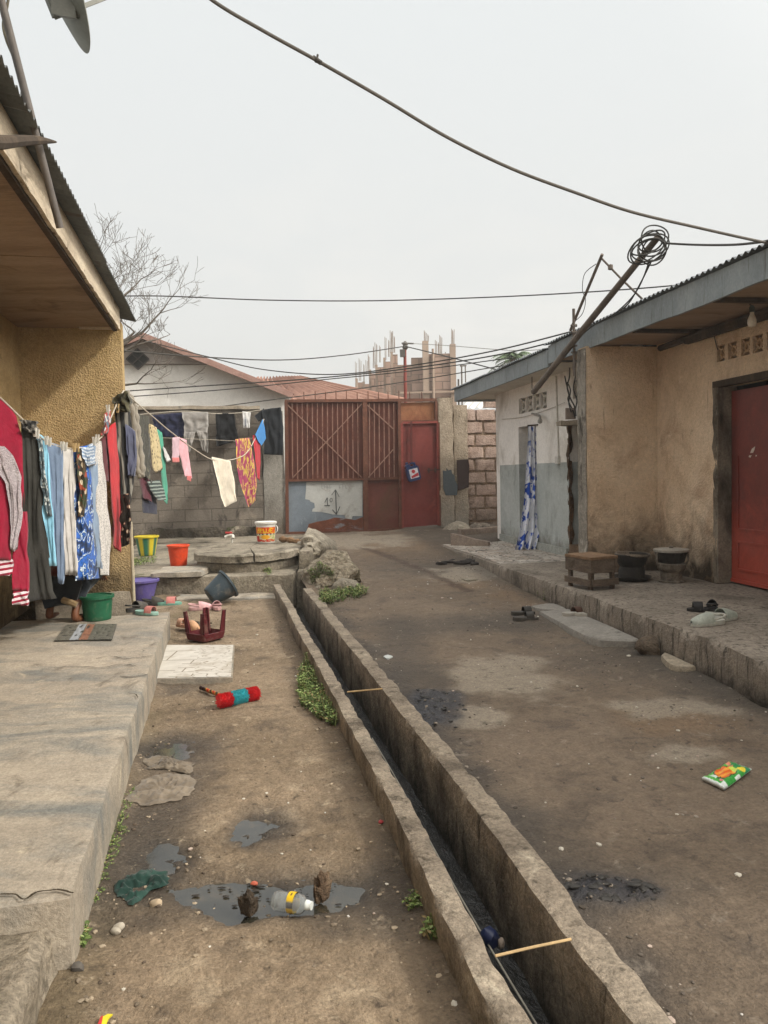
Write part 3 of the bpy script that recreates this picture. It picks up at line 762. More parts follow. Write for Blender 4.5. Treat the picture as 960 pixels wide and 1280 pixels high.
# ------------------------------------------------------------------ white house with the grey dado
XV = 4.10
wh = thing('white_house', 'white house with a grey painted dado and grey fascia beside the brick wall', 'house', B(XV, 11., .25))
sw1, sw0 = cb(BX(649, 600, XV))[1], cb(BX(671, 600, XV))[1]
zdw = BX(655, 533, XV).z
zdd = BX(680, 579, XV).z
sg1, sg0 = cb(BX(710.5, 600, XV))[1], cb(BX(733, 600, XV))[1]
zg = BX(715, 529, XV).z
vz0, vz1 = BX(665, 514, XV).z, BX(665, 494, XV).z
wv = []
for k in range(4):
    a, b = 648.5+k*8.9, 648.5+k*8.9+8.3
    wv.append((cb(BX(b, 500, XV))[1], cb(BX(a, 500, XV))[1], vz0, vz1))
wv.append((cb(BX(726, 500, XV))[1], cb(BX(716.5, 500, XV))[1], vz0+.03, vz1+.03))
WHITEW = surf('white_wall_paint', [(.25, '#d6d2cb'), (.5, '#e4e0da'), (.8, '#ebe8e2')], 1.4, fine=.1, rough=.85, bump=.25, bscale=45,
              stains=[('#a39b8d', 1.2, .56, .76, (1, 1, .5)), ('#8f8575', 7, .66, .78, (2, 2, .4))])
GREYW = surf('grey_dado_paint', [(.25, '#989d9a'), (.5, '#a8adaa'), (.8, '#b5b9b6')], 1.6, fine=.12, rough=.75, bump=.2, bscale=45,
             stains=[('#747871', 1.3, .54, .76, (1, 1, .5)), ('#6b6a60', 8, .64, .76, (2, 2, .5))], zst=('#6b675c', .25, .5, 5))
mb = MB(); cell_wall(mb, B, XV, XV+.24, 8.05, 12.42, .1, 2.78, [(sw0, sw1, .0, zdw), (sg0, sg1, .42, zg)]+wv, [zdd], lambda s, z: 2 if s < sg1 and z < zg else (1 if z < zdd and s > sg1 else 0))
mb.build('wall', [WHITEW, GREYW, surf('rotten_render', [(.25, '#4a3b2d'), (.5, '#6b5744'), (.8, '#8a745c')], 4, fine=.3, bump=1., bscale=24, bdist=.02)], wh)
mb = MB(); mb.box(B, XV, 6.5, 12.423, 12.6, .1, 2.78); mb.build('end_wall', WHITEW, wh)
SKM = surf('grey_skirting', [(.3, '#8a8c86'), (.7, '#9fa19a')], 4, bump=.4)
for a_, b_ in ((sg1+.02, sw0-.02), (sw1+.02, 12.40)):
    mb = MB(); mb.box(B, XV-.035, XV-.002, a_, b_, .2, .36); mb.build('skirting', SKM, wh)
for k in wv:
    mb = MB(); lattice(mb, B, XV+.04, *k, wd=.022); mb.box(B, XV+.15, XV+.16, k[0], k[1], k[2], k[3], 1); mb.build('vent_block', [surf('white_vent', [(.3, '#c4c0b6'), (.7, '#d5d1c8')], 5, fine=.12) if 'white_vent' not in bpy.data.materials else bpy.data.materials['white_vent'], VOID], wh)
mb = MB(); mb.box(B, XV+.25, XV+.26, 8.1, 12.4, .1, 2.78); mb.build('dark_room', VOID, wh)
mb = MB(); mb.box(B, 3.62, XV-.002, 8.9, 13.35, 2.70, 2.715); mb.box(B, XV-.002, 6., 12.61, 13.35, 2.70, 2.715); mb.build('soffit', surf('white_soffit', [(.3, '#b9b2a6'), (.7, '#cfc9bd')], 2, fine=.1), wh)
mb = MB(); mb.box(B, 3.585, 3.618, 8.96, 13.36, 2.665, 2.872); mb.box(B, 3.62, 6.2, 13.352, 13.38, 2.665, 2.872); mb.build('fascia', FASG, wh)
mb = MB(); corrugated(mb, B, 3.545, 8.6, 9.01, 13.5, 2.886, .17, nX=5); mb.build('roof', TIN_G, wh)
# gap beside the wing wall: eaten-away brown edge
GAPM = surf('rotten_brown_edge', [(.25, '#3a2c20'), (.5, '#5a4431'), (.8, '#7a5f45')], 4, fine=.35, bump=1., bscale=24, bdist=.02)
mb = MB(); mb.rbox(B, XV-.03, XV+.1, sg0-.02, sg0+.16, .26, zg+.05, c=.05, amp=.03, f=7, chip=.02, seed=12)
mb.rbox(B, XV-.012, XV+.06, sg1-.03, sg1+.03, .3, zg, c=.05, amp=.025, f=8, chip=.02, seed=13); mb.build('broken_edge', GAPM, wh)
sh = thing('meter_shelf', 'small stone shelf with a broken meter box and loose wires beside the peach wing wall', 'shelf', BX(712, 530, XV-.1))
mb = MB(); q = BX(711, 529, XV-.12); mb.rbox(WLD, q.x-.13, q.x+.15, q.y-.12, q.y+.14, q.z-.03, q.z+.03, c=.04, amp=.012, f=8, chip=.01, seed=14); mb.build('slab', CONC, sh)
mb = MB(); mb.cbox(BX(713, 517, XV-.1), (.06, 0, 0), (0, .03, 0), (0, 0, .07)); mb.build('meter_box', plain('#8a7d72', .7), sh)
for k, wpx in enumerate(([(706, 470), (708, 480), (711, 492), (710, 500), (716, 513), (719, 522)], [(712, 455), (712, 470), (709, 484), (713, 498), (718, 508), (720, 520)],
            [(718, 450), (719, 470), (717, 486), (721, 500), (719, 512)], [(709, 478), (713, 488), (711, 503), (714, 515)])):
    mb = MB(); mb.tube(smooth_path([BX(u, v, XV-.08-.02*k) for u, v in wpx]), .009, 6); mb.build('wire', plain('#23211f', .7), sh)
mb = MB(); q0, q1 = BX(695, 470, XV-.012), BX(698, 570, XV-.012); mb.tube([q0, q1], .012, 8); mb.cbox(BX(697, 575, XV-.02), D2*.05, N2*.02, UP*.05)
tag(mb.build('conduit', plain('#c6c2b9', .6)), 'thin white conduit running down to a socket box on the white wall', 'conduit')
lp = BX(674, 520, XV-.05)
mb = MB(); mb.tube(smooth_path([BX(665, 517, XV-.01), lp, BX(675, 524, XV-.12)]), .016, 8); mb.lathe(BX(675, 526, XV-.12), [(.02, .03), (.035, 0), (.03, -.03), (.001, -.045)], 14)
tag(mb.build('wall_lamp', plain('#8f8c85', .5)), 'small grey lamp bracket under the vent blocks of the white house', 'wall lamp')
mb = MB(); mb.tube(smooth_path([BX(628, 524, XV-.01), BX(650, 522, XV-.015), BX(670, 517, XV-.01), BX(690, 510, XV-.01), BX(706, 503, XV-.03)]), .004, 5); tag(mb.build('wall_wire', plain('#9a958b', .6)), 'thin pale wire strung along the white wall below its vents', 'wire')
mb = MB(); mb.tube([BX(665, 471, 3.8), BX(665, 486, 3.8)], .006, 6); tag(mb.build('hook_rod', plain('#4c4a46', .6)), 'short thin rod hanging from the white house soffit', 'rod')

# ------------------------------------------------------------------ pole with the coil of cable, and the small braced pole
p0, p1 = BX(667, 490, 3.46), BX(822, 297, 3.36)
WPOLE = surf('grey_pole_wood', [(.25, '#4a433d'), (.5, '#635a52'), (.8, '#776d63')], 4, stretch=(1, 1, .5), fine=.2, rough=.85, bump=.4)
cp = thing('leaning_cable_pole', 'thick brown pole leaning steeply across the two right eaves', 'pole', p0)
mb = MB(); mb.tube([p0, p0.lerp(p1, .5)+UP*.01, p1], [.036, .034, .027], 10); mb.build('pole', WPOLE, cp)
cc = BX(811, 312, 3.30); YCC = cc.y
ck = thing('cable_coil', 'tangled coil of black cable looped round the top of the leaning pole', 'cable', cc)
mb = MB(); rr = random.Random(5)
for k in range(9):
    ox, oz, R1, R2, tl, dy = rr.uniform(-.05, .05), rr.uniform(-.05, .05), rr.uniform(.14, .20), rr.uniform(.08, .13), rr.uniform(.15, .6), rr.uniform(-.08, .08)
    if k > 5: ox += .07; oz += .06; R1 *= .75
    mb.tube([cc+.84*Vector((ox+R1*cos(t)*cos(tl)-R2*sin(t)*sin(tl), dy+.03*sin(2*t+k), oz+R1*cos(t)*sin(tl)+R2*sin(t)*cos(tl))) for t in [2*pi*i/28 for i in range(29)]], .0065, 6)
mb.build('loops', plain('#26241f', .6), ck)
for k, px in enumerate(([(812, 325), (805, 345), (795, 365), (780, 382), (760, 398), (735, 412), (722, 428)], [(815, 325), (800, 355), (785, 380), (765, 394), (740, 408), (720, 425)])):
    mb = MB(); mb.tube(smooth_path([P(u, v, YCC+.38*i+.05*k) for i, (u, v) in enumerate(px)]), .007, 6); mb.build('tail', plain('#26241f', .6), ck)
b0, b1_ = BX(713, 413, 3.5), BX(752, 320, 3.5)
bp2 = thing('braced_pole', 'thin dark pole with slanting brace on the eave left of the thick leaning pole', 'pole', b0)
mb = MB(); mb.tube([b0, b1_+(b1_-b0)*.02], .016, 8); mb.build('pole', WPOLE, bp2)
mb = MB(); mb.tube([BX(751, 322, 3.5), BX(776, 348, 3.6), BX(803, 374, 3.8)], .011, 8); mb.lathe(BX(763, 334, 3.5), [(.001, -.03), (.025, -.02), (.025, .02), (.001, .03)], 10); mb.build('brace', WPOLE, bp2)
mb = MB(); mb.tube(smooth_path([BX(745, 330, 3.48), BX(731, 342, 3.46), BX(728, 362, 3.46), BX(732, 375, 3.46), BX(728, 392, 3.48), BX(718, 402, 3.5)]), .004, 6); mb.build('wire', plain('#2c2a27', .7), bp2)
q0 = BX(718, 470, 3.48); q1 = BX(717, 386, 3.48)
mb = MB(); mb.tube([q0, q1], [.016, .016], 8)
for i in range(5): mb.tube([q0.lerp(q1, .35+.1*i)+Vector((.03*cos(t), .03*sin(t), .01*sin(t*3+i))) for t in [2*pi*j/10 for j in range(11)]], .007, 5)
tag(mb.build('service_post', WPOLE), 'short upright post bound with wire where the two grey fascias meet', 'post')

# curtain blowing out of the white house doorway
def YC(u): return BX(668, 600, XV).y-.02
CURT = cloth_mat('blue_white_curtain', [(0, '#24469c'), (.42, '#2a4ea6'), (.46, '#d6d9e2'), (.60, '#e0e2e8'), (.64, '#6d83bd'), (1, '#2a4fa8')], 7, (1, 1, .8), detail=3, dist=.8)
def curtain():
    mb = MB(); L = [(660, 533), (658, 575), (655, 625), (649, 665), (644, 687)]; R = [(671, 533), (671.5, 580), (673, 630), (673.5, 665), (668, 688)]; n, m_ = 30, 16; vs = []
    for lay in (0, 1):
        for i in range(n+1):
            t = i/n; a, b = ipl(L, t), ipl(R, t)
            for j in range(m_+1):
                s = j/m_; u, v = a[0]+(b[0]-a[0])*s, a[1]+(b[1]-a[1])*s
                vs.append(P(u, v, YC(u)-.12*t*t)+Vector((0, .05*sin(2*pi*(2.6*s+.5*noise.noise(Vector((t*2, s, 1)))))*(.4+.6*t)+.04*noise.noise(Vector((s*3, t*5, 2)))+.03*lay*min(1, s*5, (1-s)*5), 0)))
    w_ = m_+1; o = w_*(n+1)
    fs = [(i*w_+j, (i+1)*w_+j, (i+1)*w_+j+1, i*w_+j+1) for i in range(n) for j in range(m_)]+[(o+i*w_+j, o+i*w_+j+1, o+(i+1)*w_+j+1, o+(i+1)*w_+j) for i in range(n) for j in range(m_)]
    fs += [(i*w_, o+i*w_, o+(i+1)*w_, (i+1)*w_) for i in range(n)]+[(i*w_+m_, (i+1)*w_+m_, o+(i+1)*w_+m_, o+i*w_+m_) for i in range(n)]
    fs += [(n*w_+j, o+n*w_+j, o+n*w_+j+1, n*w_+j+1) for j in range(m_)]
    mb.add(vs, fs); return mb.build('curtain', CURT, smooth=180)
tag(curtain(), 'long blue and white patterned curtain billowing from the white house doorway', 'curtain')
mb = MB(); mb.tube([BX(660, 532, XV-.01), BX(672, 531, XV-.01)], .012, 6); tag(mb.build('curtain_rod', DARKW), 'thin rod across the top of the white house doorway', 'rod')
# ------------------------------------------------------------------ the gate plane
GL, GR = P(357, 668, 14.3), P(549, 657, 14.9)
GE = Vector((GR.x-GL.x, GR.y-GL.y, 0)).normalized(); GN = Vector((-GE.y, GE.x, 0))
def gp(u, v, off=0.): return PLN(u, v, GL, GN, off)
def GF(a, d, z): return Vector((GL.x, GL.y, 0))+GE*a+GN*d+UP*z          # along, away, up
def ga(u, v): return (gp(u, v)-GL).dot(GE)
def gpoly(mb, px, off, th, mi=0): return mb.prism([gp(u, v, off) for u, v in px], GN*th, mi)
def pbar(mb, a, b, w, off, d=None, mi=0): return mb.bar(gp(*a, off), gp(*b, off), w, d or w, mi, up=GN)

def brick_mat(name, c1, c2, mortar, bw, bh, ms=.03, rot=(pi/2, 0, 0), bump=.7, stains=()):
    m, nt, bs = new_mat(name); v = coords(nt, (1, 1, 1), 'Object', rot)
    # wobble the courses a little
    wn = nd(nt, 'ShaderNodeTexNoise', {'Scale': 3., 'Detail': 4}); nt.links.new(v, wn.inputs['Vector'])
    va = nd(nt, 'ShaderNodeVectorMath', operation='MULTIPLY_ADD'); va.inputs[1].default_value = (.03, .03, .03)
    nt.links.new(wn.outputs['Color'], va.inputs[0]); nt.links.new(v, va.inputs[2])
    b = nd(nt, 'ShaderNodeTexBrick', {'Scale': 1., 'Mortar Size': ms, 'Brick Width': bw, 'Row Height': bh, 'Mortar Smooth': .3, 'Color1': l4(c1), 'Color2': l4(c2), 'Mortar': l4(mortar), 'Bias': 0.})
    nt.links.new(va.outputs[0], b.inputs['Vector']); c = b.outputs['Color']
    for (sc, ss, lo, hi, st) in stains: c = mix_n(nt, maprange(nt, noise_n(nt, coords(nt, st), ss, 8, .65, .6), lo, hi), c, sc)
    k = maprange(nt, noise_n(nt, v, 40, 5, .7), .25, .75, .75, 1.2); cm = nd(nt, 'ShaderNodeCombineColor')
    for i in range(3): nt.links.new(k, cm.inputs[i])
    nt.links.new(mix_n(nt, 1., c, cm.outputs[0], 'MULTIPLY'), bs.inputs['Base Color']); bs.inputs['Roughness'].default_value = .95
    h = math_n(nt, 'ADD', math_n(nt, 'MULTIPLY', b.outputs['Fac'], -.8), math_n(nt, 'MULTIPLY', noise_n(nt, v, 30, 6, .7), .7))
    bump_n(nt, bs, h, bump, .02); return m

RUST = surf('rusty_sheet', [(.25, '#4c2a21'), (.5, '#5b342a'), (.8, '#6a4033')], 3, fine=.15, rough=.75, spec=.3, bump=.15, bscale=40, stretch=(1, 1, .4),
            stains=[('#4e2a1f', 1.6, .55, .75, (1, 1, .4)), ('#8a5a45', 6, .6, .76, (3, 3, .3)), ('#3a231b', 9, .64, .76, (4, 4, .3))])
RUSTB = surf('rusty_bar', [(.3, '#77584b'), (.7, '#937465')], 9, fine=.2, rough=.8, bump=.2, stains=[('#5b3022', 5, .55, .7, (1, 1, 1))])
FRB = surf('brown_gate_frame', [(.3, '#54362a'), (.7, '#6c4636')], 6, fine=.2, rough=.75, bump=.2)
GRED = surf('red_gate_paint', [(.25, '#602722'), (.5, '#70302a'), (.8, '#7c3a33')], 1.4, fine=.12, rough=.6, spec=.35, bump=.1,
            stains=[('#4e2a24', 2.2, .53, .72, (1, 1, .5)), ('#45251d', 7, .62, .76, (4, 4, .25)), ('#8a5845', 14, .66, .78, (1, 1, 1)), ('#a05040', 1.1, .55, .8, (1, 1, 1))])
GBRN = surf('brown_red_paint', [(.25, '#57302a'), (.5, '#653a31'), (.8, '#72453a')], 1.4, fine=.14, rough=.65, bump=.1, stains=[('#5d4030', 1.8, .5, .66, (1, 1, 1))])
ORU = surf('orange_rust', [(.25, '#70442e'), (.5, '#84563b'), (.8, '#946849')], 3, fine=.15, rough=.75, bump=.15, stains=[('#6b3623', 2.5, .52, .7, (1, 1, .5))])
SLATE = surf('slate_paint', [(.25, '#5f6870'), (.5, '#6f7880'), (.8, '#7c848a')], 1.8, fine=.1, rough=.6, bump=.1, stains=[('#5b5a58', 1.4, .55, .75, (1, 1, 1)), ('#8b9095', 6, .63, .75, (1, 1, .5))])
PALE = surf('pale_paint', [(.25, '#9a9b97'), (.5, '#a9aaa6'), (.8, '#b5b6b1')], 1.5, fine=.08, rough=.7, bump=.1, stains=[('#8a8780', 3, .55, .72, (1, 1, 1))])

gt = thing('metal_gate', 'rust red metal gate with barred upper panels, painted lower panel and a red door', 'gate', GL)
mb = MB(); gpoly(mb, [(358.5, 501.5), (454, 500.5), (455, 599), (360, 601)], -.02, .01); mb.build('upper_panel', RUST, gt)
mb = MB(); gpoly(mb, [(456.5, 500.8), (497, 500), (498, 597), (458, 599)], -.02, .01); mb.build('upper_panel', RUST, gt)
lpn = None
mb = MB(); gpoly(mb, [(360, 602), (455, 600), (456, 664), (360, 666)], -.01, .01); lpn = mb.build('lower_panel', SLATE, gt); lpn['label'] = 'slate and pale painted lower panel with a chalked arrow'
mb = MB(); gpoly(mb, [(458, 600), (498, 598), (499, 660), (459, 663)], -.01, .01); mb.build('lower_panel', GBRN, gt)
# old paint layers of the lower left panel
mb = MB(); gpoly(mb, [(383, 602.5), (453.5, 601), (453, 645), (441, 645), (439.5, 649), (432, 648), (431, 644), (416, 643), (402, 640), (390, 639.5), (391, 636), (393.5, 635), (393, 629), (388, 627), (387, 625), (381.5, 624), (382.5, 612)], -.006, .004)
mb.build('paint_patch', PALE, lpn)
mb = MB(); gpoly(mb, [(384, 661), (386, 655), (397, 652), (409, 650), (418, 647), (431, 648), (444, 650), (454, 646), (454.5, 663.5), (384, 665)], -.005, .003); mb.build('rust_patch', surf('rust_smear', [(.3, '#5c3a2c'), (.7, '#7a4a37')], 4, fine=.2, rough=.8, stains=[('#7d8185', 3.5, .52, .66, (.5, 1, 2))]), lpn)
mb = MB(); CH = plain('#3e4243', .9)
def stroke(a, b, w=.012): mb.bar(gp(*a, -.001), gp(*b, -.001), w, .005, up=GN)
stroke((419.5, 613), (420.5, 642), .016); stroke((420.5, 643), (415.5, 637)); stroke((420.7, 643), (425, 633)); stroke((419.5, 612), (414.5, 619), .008); stroke((419.5, 612), (424, 621), .008)
stroke((409, 622), (409.5, 632)); stroke((409, 622), (406, 628), .009); stroke((405.5, 632), (412.5, 632))
for k in range(10):
    t, t2 = 2*pi*k/10, 2*pi*(k+1)/10; stroke((414+1.6*cos(t), 625+2.4*sin(t)), (414+1.6*cos(t2), 625+2.4*sin(t2)), .007)
mb.build('chalk_mark', CH, lpn)
mb = MB(); CH2 = plain('#8b8c89', .9)
for k, (u, h) in enumerate([(402, 5), (405.5, 4), (408.5, 5), (412, 4), (424, 4), (428, 5), (432, 4)]):
    stroke((u, 610-h), (u+.4, 611), .006); stroke((u+.4, 611-(k % 3)*2), (u+2.2, 610-(k % 2)*2), .005); stroke((u, 610-h), (u+2, 609.5-h), .005) if k % 2 else None
mb.build('faint_writing', CH2, lpn)
# ribs
for i in range(14):
    u = 365+i*6.3; mb = MB(); pbar(mb, (u, 504), (u+.8, 599), .013, .01, .015); mb.build('rib', RUSTB, gt)
for i in range(6):
    u = 461.5+i*6.1; mb = MB(); pbar(mb, (u, 504), (u+.6, 598), .013, .01, .015); mb.build('rib', RUSTB, gt)
for a, b in (((359, 506), (452, 597)), ((452, 505), (366, 597)), ((458, 506), (491, 536)), ((491, 562), (460, 597))):
    mb = MB(); pbar(mb, a, b, .017, .03, .02); mb.build('brace', RUSTB, gt)
mb = MB()
for a, b, w_ in (((357.5, 502), (359, 667), .06), ((356, 501.5), (545, 500), .055), ((455.5, 503), (457, 666), .09), ((360, 600.5), (454, 599), .045), ((459, 599), (498, 597.5), .045), ((360, 666.5), (455, 664.5), .05), ((459, 664), (500, 661), .05), ((498.5, 502), (500.5, 662), .06), ((547.2, 528), (549, 657), .05), ((500, 527.5), (547, 526.5), .05), ((544.5, 501), (545, 526), .05)):
    pbar(mb, a, b, w_, .02, .06)
stuff_frame = mb.build('frame', FRB, gt)
mb = MB(); gpoly(mb, [(500, 503.5), (544, 502.5), (544.5, 525.5), (501, 526.5)], -.01, .01); mb.build('transom', ORU, gt)
mb = MB(); gpoly(mb, [(502.5, 530), (545.5, 529), (547, 656), (503.5, 659.5)], .004, .03); gd = mb.build('door', GRED, gt)
mb = MB(); pbar(mb, (501.5, 529), (502.8, 660), .045, .04, .02); pbar(mb, (502, 528.5), (546.5, 527.8), .04, .042, .02); pbar(mb, (546.2, 529), (547.6, 656), .04, .04, .02); mb.build('door_frame', surf('red_frame', [(.3, '#7a362f'), (.7, '#8a443b')], 4, fine=.12, rough=.55), gd)
mb = MB(); pbar(mb, (533, 588), (549, 587), .022, .06, .02); pbar(mb, (535, 585), (535, 591), .03, .06, .02); pbar(mb, (543, 584.5), (543, 590.5), .03, .06, .02); mb.build('bolt', plain('#4a3029', .7), gd)
mb = MB(); gpoly(mb, [(512, 527), (514.5, 527), (514.8, 583), (512.4, 583)], .06, .008); mb.build('hanging_strip', plain('#57211c', .6), gd)
for u in (380, 394, 407, 420, 433, 446.5, 460, 473, 485, 498.5, 512, 527):
    mb = MB(); mb.tube([gp(u, 501, .02), gp(u-.3, 488+(u % 3), .02)], [.011, .008], 6); mb.build('spike', FRB, gt)
# jerrycan hung on the door
jc = gp(513.5, 590, .14)
jr = thing('jerrycan', 'small blue plastic jerrycan with a white and red label hanging on the red gate door', 'jerrycan', jc)
ja = radians(13); jx = GE*cos(ja)+UP*sin(ja)*1.; jz = UP*cos(ja)-GE*sin(ja)
mb = MB()
def jbox(x0, x1, y0, y1, z0, z1, b=0): mb.prism([jc+jx*x+jz*z-GN*y0 for x, z in ((x0+b, z0), (x1-b, z0), (x1, z0+b), (x1, z1-b), (x1-b, z1), (x0+b, z1), (x0, z1-b), (x0, z0+b))], -GN*(y1-y0))
jbox(-.12, .12, -.07, .07, -.17, .11, .03); jbox(-.115, -.03, -.05, .05, .1, .16, .015); jbox(-.02, .06, -.035, .035, .15, .18, .01); jbox(.05, .085, -.04, .04, .1, .175, .01)
mb.build('can', plain('#22365f', .35, .5), jr)
mb = MB(); mb.prism([jc+jx*x+jz*z-GN*.072 for x, z in ((-.08, -.12), (.09, -.12), (.09, .06), (-.08, .06))], -GN*.002)
jl = mb.build('label_sticker', plain('#d3d2d6', .5), jr)
mb = MB(); mb.prism([jc+jx*x+jz*z-GN*.0745 for x, z in ((-.06, -.11), (.085, -.09), (.085, -.03), (-.06, -.07))], -GN*.002)
mb.lathe(jc-GN*.0745+jz*.01, [(.035, 0), (.035, .002)], 14, -GN); mb.build('label_print', plain('#b8323c', .5), jl)
mb = MB(); mb.lathe(jc+jx*-.073+jz*.165, [(.028, 0), (.028, .035), (.02, .04)], 12, jz); mb.build('cap', plain('#1c2a4c', .4), jr)

# ------------------------------------------------------------------ pillars and walls beside the gate
PLA = surf('grey_wall_render', [(.25, '#75716a'), (.5, '#8a867e'), (.8, '#9c978e')], 1.8, fine=.22, bump=.6, bscale=32, bdist=.012, stains=[('#514a41', 2.2, .53, .7, (1, 1, .6)), ('#aaa59b', 5, .62, .74, (1, 1, 1))], zst=('#5c5246', .3, .95, 3))
TANP = surf('tan_pillar', [(.25, '#8a7d6a'), (.5, '#a09280'), (.8, '#b3a592')], 2, fine=.22, bump=.8, bscale=28, bdist=.012, stains=[('#6b5f50', 2.6, .54, .7, (1.6, 1.6, .4)), ('#5a5046', 7, .64, .76, (1, 1, 1))], zst=('#8a847a', .4, 1.1, 2))
def gbox(name, mat, u0, u1, vt, vb, d0, d1, label=None, cat=None, seed=0, c=.1, amp=.012, chip=.02, parent=None, group=None):
    a0, a1 = ga(u0, (vt+vb)/2), ga(u1, (vt+vb)/2); z1, z0 = gp((u0+u1)/2, vt).z, gp((u0+u1)/2, vb).z
    mb = MB(); mb.rbox(GF, a0, a1, d0, d1, z0-.12, z1, c=c, amp=amp, f=4, chip=chip, cf=6, seed=seed)
    o = mb.build(name, mat, parent, smooth=50)
    return tag(o, label, cat, group) if label else o
gbox('gate_pillar', PLA, 328.5, 356, 513, 668, -.02, .3, 'grey rendered pillar left of the gate, beside the black shirt', 'pillar', 21)
pl = thing('gate_pillar', 'tan rendered pillar right of the red gate door with a slate grey paint smear', 'pillar', gp(557, 657))
gbox('shaft', TANP, 548, 567, 497, 658, -.05, .25, seed=22, parent=pl)
mb = MB(); gpoly(mb, [(552.5, 588), (557, 589), (557, 585), (559, 588), (563, 587), (564, 592), (567, 594), (567.5, 600), (571, 607), (570, 619), (556, 619), (553, 610)], .065, .012); mb.build('paint_smear', plain('#4c5357', .8), pl)
p2 = thing('wall_pillar', 'second tan pillar right of the gate with a dark brown metal plate', 'pillar', gp(577, 656))
gbox('shaft', TANP, 567.5, 586, 506, 657, -.0, .25, seed=23, parent=p2)
mb = MB(); gpoly(mb, [(570.5, 575), (585, 574), (586, 582), (585.5, 609), (572, 613), (571, 592)], .025, .01); mb.build('metal_plate', plain('#3a2a27', .6), p2)

bw = thing('brick_wall', 'bare pinkish block wall with thick uneven mortar between the tan pillar and white house', 'wall', gp(606, 660))
a0, a1 = ga(584, 580), ga(640, 580); z0 = gp(605, 664).z-.1; zt_ = gp(605, 505).z
mb = MB(); mb.box(GF, a0, a1, .10, .22, z0, zt_-.15); mb.build('mortar', surf('block_mortar', [(.3, '#7d6a58'), (.7, '#94806c')], 5, fine=.3, bump=.8, bscale=25), bw)
BLK = surf('pink_block', [(.25, '#9a8376'), (.5, '#ad978a'), (.8, '#bca99d')], 2.5, fine=.2, bump=.7, bscale=35, bdist=.012, stains=[('#6d5546', 3, .55, .72, (1, 1, 1)), ('#cbb3a0', 6, .64, .76, (1, 1, 1))], zst=('#63584c', .3, 1.0, 2.5))
mb = MB(); rr = random.Random(3); row = 0; z = z0+.08
while z < zt_-.03:
    h = .215; a = a0-(.22 if row % 2 else .03)
    while a < a1:
        L = .40+rr.uniform(-.03, .03)
        lo, hi = max(a, a0), min(a+L, a1)
        if hi-lo > .06 and not (z > zt_-.3 and rr.random() < .25):
            mb.rbox(GF, lo, hi, .055+rr.uniform(0, .022), .2, z, z+h+rr.uniform(-.02, .0), c=.07, amp=.012, f=9, chip=.02, cf=9, seed=row*9+a)
        a += L+.022
    z += h+.03; row += 1
mb.build('blockwork', BLK, bw, smooth=50)

BWM = brick_mat('old_block_wall', '#655d54', '#736b61', '#5d564d', .46, .22, .012, stains=[('#3d362e', 1.3, .5, .68, (1, 1, 1)), ('#8d8375', 2.4, .56, .74, (1, 1, 1)), ('#2f2a24', 5, .58, .72, (1, 1, .5)), ('#25211c', .8, .55, .75, (1, 1, 1))])
kw = thing('block_wall', 'old dark grey block wall behind the washing and buckets', 'wall', gp(250, 668))
a0, a1 = ga(120, 590), ga(329, 590); ztw = gp(250, 512).z
mb = MB(); mb.rbox(GF, a0, a1, .0, .22, -.1, ztw, c=.11, amp=.012, f=3, chip=.02, seed=25); mb.build('blockwork', BWM, kw)
zl = gp(250, 658).z
MOSSY = surf('mossy_base', [(.25, '#3d382e'), (.5, '#544d43'), (.8, '#857b6d')], 2.2, fine=.3, bump=1., bscale=22, bdist=.025, stains=[('#262218', 1.6, .48, .6, (1, 1, 1)), ('#3b4022', 3.2, .58, .7, (1, 1, 1)), ('#a09584', 2.8, .62, .7, (1, 1, 1))])
mb = MB(); mb.rbox(GF, a0, a1, -.1, -.002, -.1, zl, c=.07, amp=.045, f=4, chip=.05, cf=4, seed=26); mb.build('wall_base', MOSSY, kw)
mb = MB(); mb.rbox(GF, a0, a1-.02, -.03, .25, ztw+.002, ztw+.07, c=.1, amp=.012, f=4, chip=.02, seed=27); mb.build('coping', CONC, kw)

# ------------------------------------------------------------------ washing platform with its steps
STEP = surf('mossy_step_concrete', [(.25, '#6d6558'), (.5, '#8c8373'), (.8, '#a2988a')], 2.4, fine=.28, bump=.8, bscale=34, bdist=.012, stains=[('#3a3428', 1.8, .49, .66, (1, 1, .8)), ('#4a4d30', 4, .62, .74, (1, 1, 1)), ('#2c281f', 6, .6, .72, (3, 3, .5))])
def WF(X, s, z): return Vector((X, s, z+max(0, s-9.6)*.025))
mb = MB(); mb.rbox(WF, -4.2, -1.10, 9.12, 13.9, -.15, .235, c=.08, amp=.012, f=4, chip=.025, cf=5, seed=31)
struct(mb.build('washing_platform', STEP, smooth=50))
mb = MB(); mb.rbox(WLD, -1.1, -.86, 9.32, 9.6, -.25, .25, c=.06, amp=.012, f=5, chip=.03, seed=32); struct(mb.build('drain_end_wall', STEP, smooth=50))
mb = MB(); mb.rbox(WLD, -2.55, -1.2, 8.72, 9.10, -.06, .032, c=.06, amp=.008, f=5, chip=.02, seed=33); struct(mb.build('apron', TERR, smooth=50))
mb = MB(); mb.rbox(WLD, -2.80, -2.18, 9.06, 9.7, .24, .30, c=.05, amp=.008, f=6, chip=.02, seed=34); tag(mb.build('step_slab', TERR, smooth=50), 'pale flat slab on the step in front of the orange bucket', 'slab')
cw = thing('round_cover', 'round two tier concrete well cover under the white paint bucket', 'well cover', (-1.82, 10.3, .24))
